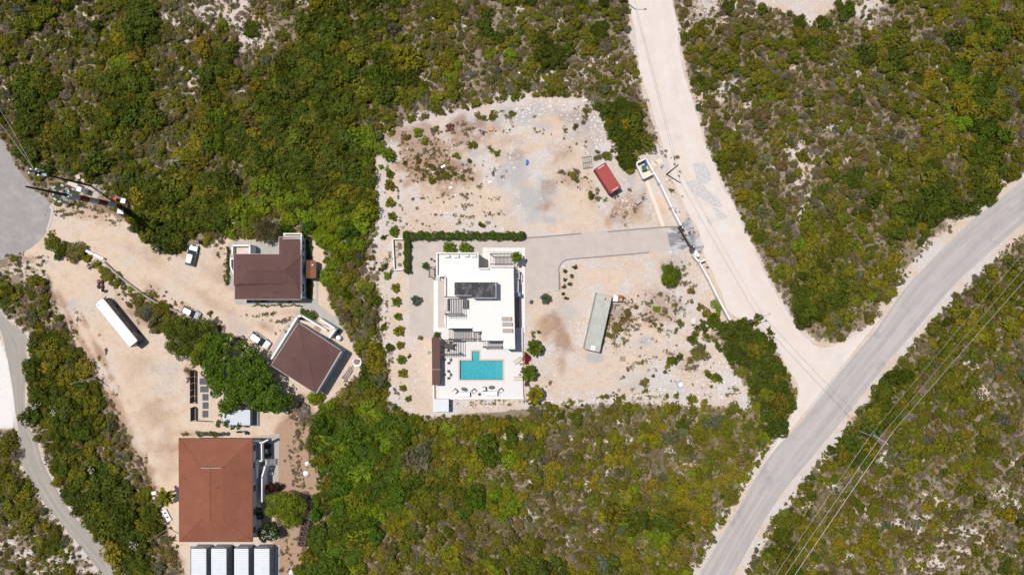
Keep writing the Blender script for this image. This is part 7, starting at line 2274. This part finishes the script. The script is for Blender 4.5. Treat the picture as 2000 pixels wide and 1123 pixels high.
def big_tree(name, label, cat, outline, ztop, lob_r, n_lobes, n_leaf, leaf, col, seed, trunk_px=None, flat=.35, asp=.8, up=.35, tr=.22, edge=.8, group=None):
    q = random.Random(seed)
    xs_ = [p[0] for p in outline]; ys_ = [p[1] for p in outline]
    lob = []
    tries = 0
    while len(lob) < n_lobes and tries < 4000:
        tries += 1
        x, y = q.uniform(min(xs_), max(xs_)), q.uniform(min(ys_), max(ys_))
        d = in_poly(outline, x, y) * MPP
        r = q.uniform(*lob_r)
        if d < r * edge * .75:
            continue
        z = ztop * (.50 + .33 * min(1, d / 4.5)) + q.uniform(-.7, .7)
        lob.append((tuple(P(x, y, z)), (r, r, r * q.uniform(.65, .9))))
    cx = sum(c[0] for c, r in lob) / len(lob); cy = sum(c[1] for c, r in lob) / len(lob)
    base = Vector((cx, cy, 0)) if not trunk_px else P(*trunk_px)
    rt = thing(name, label, cat, base, 0, group)
    L2 = [((c[0] - base.x, c[1] - base.y, c[2]), r) for c, r in lob]
    me = quad_mesh("crown", *crown(L2, n_leaf, leaf, seed + 1, flat, up, asp), M_LEAF, seed + 2)
    o = bpy.data.objects.new("crown", me)
    COL.objects.link(o); o.parent = rt
    o["col"] = [float(c) for c in col]
    b = MB()
    fork = (q.uniform(-.2, .2), q.uniform(-.2, .2), ztop * .32)
    b.path([(0, 0, -.1), (fork[0] * .5, fork[1] * .5, ztop * .16), fork], [tr, tr * .85, tr * .75], 8)
    for c, r in L2[::max(1, len(L2) // 9)]:
        mid = (fork[0] * .5 + c[0] * .5, fork[1] * .5 + c[1] * .5, (fork[2] + c[2]) * .5 + .2)
        b.path([fork, mid, c], [tr * .55, tr * .4, tr * .15], 6)
    b.build("trunk", M_BARK, rt)
    return rt, o


def flowers(rt, crown_ob, n, seed, m):
    """white blossom, small quads on the crown's upper leaves"""
    q = np.random.default_rng(seed)
    me = crown_ob.data
    co = np.zeros(len(me.vertices) * 3, np.float32); me.vertices.foreach_get("co", co)
    co = co.reshape(-1, 3)
    top = co[co[:, 2] > np.percentile(co[:, 2], 60)]
    c = top[q.choice(len(top), n)] + [0, 0, .08]
    f = quad_mesh("blossom", c, q.normal(size=(n, 3)) * .4 + [0, 0, 1], np.full(n, .12) + .08 * q.random(n), .8, q.random(n), m, seed)
    o = bpy.data.objects.new("blossom", f)
    COL.objects.link(o); o.parent = rt


M_BLOS = mat("white_blossom", (.62, .60, .52), .8, .1, 3)
T1 = [(376, 690), (392, 660), (420, 648), (455, 652), (490, 676), (512, 690), (535, 720), (552, 740), (580, 768), (584, 786), (556, 802), (528, 806), (500, 806), (470, 802), (440, 806), (418, 786), (404, 756), (384, 722)]
tr1, cr1 = big_tree("broadleaf_tree", "huge dark green broadleaf tree between the square house and tin shed", "tree", T1, 6.2, (.9, 1.5), 150, 17000, .30, (.078, .132, .010), 11, (470, 735), .5, .85, .3, .4)
T1b = [(420, 806), (440, 798), (470, 800), (480, 815), (470, 832), (450, 838), (430, 838), (416, 826)]
big_tree("broadleaf_tree", "loose low spray of broad leaves over the tin shed's left end", "tree", T1b, 3.8, (.4, .7), 14, 420, .30, (.062, .094, .014), 21, (440, 824), .6, .85, .4, .12, .5)
T1c = [(372, 690), (384, 664), (402, 650), (418, 650), (404, 680), (388, 720), (376, 718)]
big_tree("yellow_green_tree", "yellow green tree squeezed between the feathery tree and dark broadleaf tree", "tree", T1c, 5.2, (.6, 1.1), 34, 3600, .16, (.155, .185, .012), 31, (392, 690), .5, 1.2, .3, .2)
T2 = [(312, 645), (328, 622), (352, 614), (376, 622), (400, 622), (420, 636), (410, 650), (392, 664), (382, 690), (362, 706), (340, 700), (322, 675)]
big_tree("feathery_tree", "feathery olive green tree overhanging the silver hatchback", "tree", T2, 5.0, (.7, 1.25), 90, 12000, .13, (.105, .130, .014), 41, (360, 655), .7, 1.7, .25, .28)
T3 = [(512, 978), (528, 962), (560, 960), (592, 968), (598, 992), (590, 1018), (570, 1034), (552, 1024), (522, 1004)]
big_tree("feathery_tree", "yellowish olive feathery tree right of the terracotta house", "tree", T3, 5.5, (.7, 1.2), 75, 9500, .13, (.165, .205, .014), 51, (552, 1000), .7, 1.7, .25, .26)
T4 = [(486, 1000), (498, 985), (512, 992), (516, 1008), (506, 1018), (490, 1012)]
r4, c4_ = big_tree("frangipani_tree", "small dark tree with white blossom touching the terracotta roof edge", "tree", T4, 4.6, (.4, .8), 16, 1300, .2, (.035, .065, .012), 61, (502, 1002), .5, .9, .3, .12)
flowers(r4, c4_, 120, 62, M_BLOS)
T5 = [(498, 1036), (520, 1022), (540, 1026), (552, 1040), (540, 1056), (515, 1060), (500, 1052)]
r5, c5_ = big_tree("frangipani_tree", "dark tree with white blossom by the terracotta house's lower corner", "tree", T5, 4.4, (.5, .9), 34, 2900, .2, (.040, .072, .012), 71, (526, 1042), .5, .9, .3, .14)
flowers(r5, c5_, 150, 72, M_BLOS)
T6 = [(517, 944), (532, 940), (548, 946), (550, 960), (538, 968), (518, 964)]
big_tree("maroon_shrub", "dark maroon leaved shrub by the outside stairs' white wall", "shrub", T6, 2.4, (.4, .7), 24, 1800, .13, (.050, .018, .016), 81, (532, 954), .6, 1, .3, .08)
T7 = [(1286, 530), (1296, 517), (1312, 514), (1326, 522), (1330, 538), (1322, 556), (1306, 562), (1292, 552)]
big_tree("round_bush", "round bright green bush standing alone on the sand below the driveway", "shrub", T7, 3.0, (.5, .9), 40, 4200, .15, (.105, .150, .010), 91, None, .5, 1, .35, .12)
T8 = [(605, 998), (618, 992), (628, 1002), (622, 1012), (608, 1012)]
big_tree("bright_bush", "small bright green bush above the steel truss", "shrub", T8, 2.6, (.4, .6), 14, 1100, .15, (.06, .13, .010), 101, None, .5, 1, .35, .1)
T9 = [(500, 430), (520, 428), (545, 440), (552, 462), (530, 470), (508, 474), (498, 456)]
big_tree("grey_brown_tree", "greyish brown thin crowned tree just above the L-shaped house", "tree", T9, 4.2, (.6, 1.0), 44, 4200, .12, (.115, .098, .040), 111, None, .7, 1.4, .25, .16)
for k, (x, y, r, wh) in enumerate(((262, 305, 0, 0), (182, 915, 12, 40), (258, 1065, 13, 60), (105, 800, 12, 50), (70, 793, 11, 50))):
    if not r:
        continue
    O = [(x + r * math.cos(a * .785), y + r * math.sin(a * .785)) for a in range(8)]
    rr_, cc_ = big_tree("flowering_shrub", ["", "white speckled flowering shrub midway along the gravel lane belt", "white speckled flowering shrub near the lower end of the gravel lane belt", "pale speckled flowering shrub beside the bare street light pole's belt", "white speckled flowering shrub nearest the white bank"][k], "shrub", O, 2.6, (.45, .7), 7, 700, .14, (.055, .075, .014), 120 + k, None, .5, 1, .35, .08)
    flowers(rr_, cc_, wh, 140 + k, M_BLOS)
# bare dead branches sticking out of the thicket
dt = thing("dead_tree", "pale leafless dead tree standing in the thicket above the sandy yard", "tree", P(352, 322))
q = random.Random(5)
trunk = MB(); trunk.path([(0, 0, 0), (.1, .3, 2.2), (.0, .9, 4.2)], [.12, .1, .05], 6); trunk.build("trunk", mat("grey_dead_wood", (.42, .38, .35), .9), dt)
for k in range(9):
    a = q.uniform(0, 6.28)
    z = q.uniform(1.8, 3.8)
    MB().path([(.05, .4, z), (.9 * math.cos(a), .4 + .9 * math.sin(a), z + .6), (1.9 * math.cos(a + .3), .4 + 1.9 * math.sin(a + .3), z + .9)], [.06, .045, .015], 5).build("branch", MATS["grey_dead_wood"], dt)


# ---- palms
def frond_mesh(name, seed, pairs=15, droop=.55, w=.2):
    q = random.Random(seed)
    vs, fs, lv = [], [], []

    def spine(t):
        return Vector((t * .96, 0, .42 * t - droop * t * t))
    for i in range(8):
        a, b = spine(i / 8), spine((i + 1) / 8)
        k = len(vs)
        r0, r1 = .018 * (1 - i / 9), .018 * (1 - (i + 1) / 9)
        vs += [a + Vector((0, -r0, .004)), a + Vector((0, r0, .004)), b + Vector((0, r1, .004)), b + Vector((0, -r1, .004))]
        fs.append((k, k + 1, k + 2, k + 3)); lv.append(.9)
    for i in range(pairs):
        t = .14 + .84 * i / pairs
        p = spine(t)
        L = w * (1.25 - abs(t - .45) * 1.5) * 1.25
        for s in (-1, 1):
            d = Vector((.55, s, -.28 - .2 * q.random())).normalized() * L
            e = Vector((.045, -s * .02, 0))
            k = len(vs)
            vs += [p - e, p + e, p + d * .6 + e * .8, p + d, p + d * .6 - e * .8]
            fs.append((k, k + 1, k + 2, k + 3, k + 4)); lv.append(q.random())
    me = bpy.data.meshes.new(name)
    me.from_pydata([tuple(v) for v in vs], [], fs)
    at_ = me.attributes.new("lv", 'FLOAT', 'FACE'); at_.data.foreach_set("value", np.array(lv, np.float32))
    me.materials.append(M_LEAF)
    return me


FM = [frond_mesh("frond", k) for k in range(3)]
FMY = [frond_mesh("frond", 10 + k, 12, .35, .26) for k in range(2)]


def palm(label, px, py, r, trunk_h, n, col, meshes=FM, name="palm_tree", cat="palm", group=None, lean=(0, 0), emin=-.35, emax=1.1):
    q = random.Random(int(px * 7 + py))
    rt = thing(name, label, cat, P(px, py), q.random() * 6.28, group)
    top = Vector((lean[0], lean[1], trunk_h))
    if trunk_h > .4:
        b = MB(); b.path([(0, 0, 0), tuple(top * .5 + Vector((.03, .02, 0))), tuple(top)], [.17, .13, .11], 8); b.build("trunk", M_BARK, rt)
    else:
        b = MB(); b.lathe([(.12, 0), (.14, .12), (.06, .3)], 8); b.build("stem", M_BARK, rt)
    for i in range(n):
        o = bpy.data.objects.new("frond", meshes[i % len(meshes)])
        COL.objects.link(o); o.parent = rt
        e = emin + (emax - emin) * (i / n)
        L = r * q.uniform(.85, 1.12) * (1.1 - .25 * i / n)
        o.location = top + Vector((0, 0, .1))
        o.rotation_euler = Euler((q.uniform(-.2, .2), -e, i * 2.399 + q.uniform(-.2, .2)), 'XYZ')
        o.scale = (L, L, L)
        v = q.uniform(.75, 1.25)
        o["col"] = [c * v for c in col]
    return rt


PG = (.105, .150, .015); PY = (.170, .150, .012); PD = (.055, .085, .014)
palm("left of two bushy palms against the villa's north wall", 878.5, 485, 1.5, 1.3, 26, PG)
palm("right of two bushy palms against the villa's north wall", 909.5, 486, 1.55, 1.3, 26, PG)
palm("slender palm at the north east corner of the villa's terrace", 1008, 506, 1.35, 4.0, 20, PG, lean=(-.1, .2))
palm("small ragged palm beside the villa's side door pergola", 832, 520, .9, .9, 12, PD)
palm("dark green palm nearest the villa's living room end", 1043.5, 677.5, 1.95, 2.0, 30, (.085, .115, .012))
palm("dark green palm beside the deck's east edge and the red bush", 1033.5, 725.5, 1.85, 2.0, 30, (.085, .118, .012))
palm("yellow green palm at the deck's south east corner", 1045.5, 768, 1.95, 2.2, 30, PY)
palm("blue grey spiky palm alone on the gravel west of the villa", 814, 587, 1.25, .3, 20, (.085, .10, .075), FMY, emin=0, emax=.9)
palm("large blue green succulent rosette on the gravel near the green container", 1065.5, 583, 1.3, .2, 30, (.10, .125, .085), FMY, "succulent_plant", "plant", emin=.1, emax=1.3)
palm("yellow green coconut palm leaning over the terracotta roof's left edge", 342, 958, 2.2, 4.2, 18, (.155, .150, .012), lean=(.0, 0))
palm("spiky green palm in the lime bushes at the rubble lot's left edge", 760, 303, 1.7, .8, 20, PG)
PALMS = [(762, 362, 1.25), (763, 396, 1.2), (766, 423, 1.1), (770, 452, 1.25), (773, 562, 1.1), (775, 588.5, 1.15), (777.5, 617.5, 1.0), (779.5, 645.5, 1.3), (782, 673.5, 1.0), (785, 702, 1.15), (787, 728, 1.15), (787, 757, .8), (797.5, 778, .8)]
ORD = ["first", "second", "third", "fourth", "fifth", "sixth", "seventh", "eighth", "ninth", "tenth", "eleventh", "twelfth", "last"]
for k, (x, y, r) in enumerate(PALMS):
    palm(f"{ORD[k]} young bushy palm from the top of the row left of the villa", x, y, r, .25, 16, [PG, (.17, .165, .013), (.125, .145, .015)][k % 3] if k not in (8, 0) else (.16, .13, .015), FMY, "young_palm", "palm", "young palms in a row left of the villa", emin=.05, emax=1.2)


def leaf_block(name, label, cat, boxes, n, leaf, col, seed):
    """hedge: dense leaves over trimmed blocks given as pixel rectangles with height"""
    q = np.random.default_rng(seed)
    C, Nn = [], []
    ar = [abs((x1 - x0) * (y1 - y0)) for x0, y0, x1, y1, h in boxes]
    core = MB()
    for (x0, y0, x1, y1, h), a_ in zip(boxes, ar):
        m = int(n * a_ / sum(ar))
        a, b = P(x0, y0, h), P(x1, y1, h)
        u, v = q.random(m), q.random(m)
        xx = a.x + (b.x - a.x) * u; yy = a.y + (b.y - a.y) * v
        ed = np.minimum(np.minimum(u, 1 - u) * abs(b.x - a.x), np.minimum(v, 1 - v) * abs(b.y - a.y))
        zz = np.where(q.random(m) < .72, h + q.normal(size=m) * .07 - np.maximum(0, .2 - ed) * .8, q.random(m) * h)
        side = zz < h - .3
        fx = q.random(m) < .5
        xx = np.where(side & fx, np.where(u < .5, a.x, b.x) + q.normal(size=m) * .05, xx)
        yy = np.where(side & ~fx, np.where(v < .5, a.y, b.y) + q.normal(size=m) * .05, yy)
        wv = .16 * np.sin(xx * 1.7 + seed) + .13 * np.sin(xx * 4.1 + yy * 3.3) + .12 * np.sin(yy * 2.3 + seed * 2)
        xx = xx + wv * .8; yy = yy + wv
        zz = zz * (1 + .5 * wv)
        C.append(np.stack([xx + q.normal(size=m) * .06, yy + q.normal(size=m) * .06, zz], 1))
        Nn.append(q.normal(size=(m, 3)) * .55 + [0, 0, .8])
        core.prism([(a.x + .12, a.y - .12), (b.x - .12, a.y - .12), (b.x - .12, b.y + .12), (a.x + .12, b.y + .12)], 0, h - .18)
    C, Nn = np.vstack(C), np.vstack(Nn)
    me = quad_mesh(name, C, Nn, leaf * (.6 + .8 * q.random(len(C))), .9, q.random(len(C)), M_LEAF, seed, (np.array(core.v), [f for f in core.f if len(f) == 4]))
    o = bpy.data.objects.new(name, me)
    COL.objects.link(o)
    o["col"] = list(col)
    return tag(o, label, cat)


leaf_block("clipped_hedge", "long L-shaped clipped green hedge at the villa's gravel court", "hedge", [(787, 454.5, 1023, 466, 1.5), (788, 466, 800, 533, 1.5)], 9000, .15, (.060, .105, .008), 3)
leaf_block("clipped_hedge", "short rounded green hedge outside the square house's porch wall", "hedge", [(585, 604, 600, 614, 1.1), (592, 609, 608, 619, 1.1), (600, 613, 614, 624, 1.1)], 900, .14, (.075, .135, .010), 4)
leaf_block("grass_verge", "green strip of plants along the L-shaped house's left path", "planting", [(441.5, 482, 446.5, 556, .35)], 700, .14, (.065, .080, .016), 5)
leaf_block("grass_verge", "green strip of grass below the L-shaped house's path", "planting", [(492, 595.5, 592, 598.5, .2)], 600, .12, (.085, .095, .02), 6)
leaf_block("grass_verge", "dark green planting between the L-shaped house's wall and path", "planting", [(482, 585, 520, 588.5, .5), (598, 546, 608, 585, .6), (598, 467, 606, 506, .8)], 1100, .16, (.040, .060, .012), 7)
leaf_block("green_ball_shrub", "small round dark green shrub at the brown cabana's upper end", "shrub", [(849, 649.5, 860, 659, 1.1)], 420, .13, (.055, .095, .010), 8)
leaf_block("red_flowering_shrub", "red flowering shrub beside the deck's east edge", "shrub", [(1023.5, 690, 1029, 712, 1.2), (1026, 696, 1033, 706, 1.0)], 620, .14, (.22, .022, .022), 9)
leaf_block("brown_shrub", "brownish shrub between the two lower palms by the deck", "shrub", [(1025, 742, 1034, 754, .8)], 320, .13, (.13, .085, .03), 10)
leaf_block("grass_verge", "rough green weeds along the terracotta house's upper wall", "planting", [(384, 845, 432, 852.5, .4)], 600, .13, (.10, .10, .03), 12)

# ---- loose rubble on the lots
RCOL = bpy.data.collections.new("rock_kinds")
COL.children.link(RCOL)
for k, (x, y, s) in enumerate(((1075, 209, .45), (1097, 226, .4), (1010, 214, .5), (1372, 770, .45), (1290, 760, .4))):
    chunk(["pale boulder at the top of the rubble lot", "pale boulder in the rubble lot's upper right", "pale boulder near the rubble lot's upper edge", "pale boulder on the white rubble left of the junction bushes", "pale boulder near the open metal box"][k], x, y, s, M_ROCK if k % 2 == 0 else mat("buff_rock", (.56, .48, .40), .95, .15, 3), "rock", "boulder", None, 40 + k)
    o = bpy.context.scene.objects[[n for n in bpy.data.objects.keys() if n.startswith("boulder")][-1]]
    RCOL.objects.link(o)
RB = []
zones_r = [(LOT_N, 1600, .56), (LOT_E, 1500, .54), (LOT_W, 500, .52), (LOT_S, 260, .4)]
for pl, n, th in zones_r:
    a = np.array(pl, float)
    x = nr.uniform(a[:, 0].min(), a[:, 0].max(), n * 3); y = nr.uniform(a[:, 1].min(), a[:, 1].max(), n * 3)
    keep = (sdist(pl, x, y) > 2) & (fbm(x / 28, y / 28, 131) > th) & (sdist(DRIVE, x, y) < -3) & (sdist([(845, 480), (1026, 480), (1026, 806), (845, 806)], x, y) < -1) & (sdist(APRON, x, y) < 0) & (sdist(track_poly, x, y) < -2)
    for xx, yy in list(zip(x[keep], y[keep]))[:n]:
        RB.append((xx, yy))
PILE = [(1060, 210, 60, 16, 500), (1130, 215, 30, 24, 350), (1000, 232, 40, 12, 260), (1165, 260, 14, 40, 300), (1020, 265, 30, 20, 200), (1300, 775, 120, 16, 900), (1400, 745, 40, 34, 600), (1150, 785, 90, 6, 300), (745, 400, 10, 80, 320), (752, 620, 8, 120, 400), (930, 790, 80, 6, 260), (1220, 390, 16, 40, 250), (1380, 700, 40, 20, 300), (1000, 310, 14, 30, 160)]
for cx, cy, rx, ry, n in PILE:
    for i in range(n):
        a, d = R.random() * 6.283, math.sqrt(R.random())
        RB.append((cx + rx * d * math.cos(a), cy + ry * d * math.sin(a)))


def rock_pt(x, y):
    s = .18 + .95 * R.random() ** 5
    return (tuple(P(x, y)), (R.uniform(-.3, .3), R.uniform(-.3, .3), R.random() * 6.283), (s * R.uniform(.4, .8), s * R.uniform(.3, .7), s * R.uniform(.3, .6)), (.6, .6, .6))


instancer("rubble", "loose pale stones strewn over the bare lots", [rock_pt(x, y) for x, y in RB], RCOL, [R.randrange(5) for _ in RB])
print("rubble", len(RB))
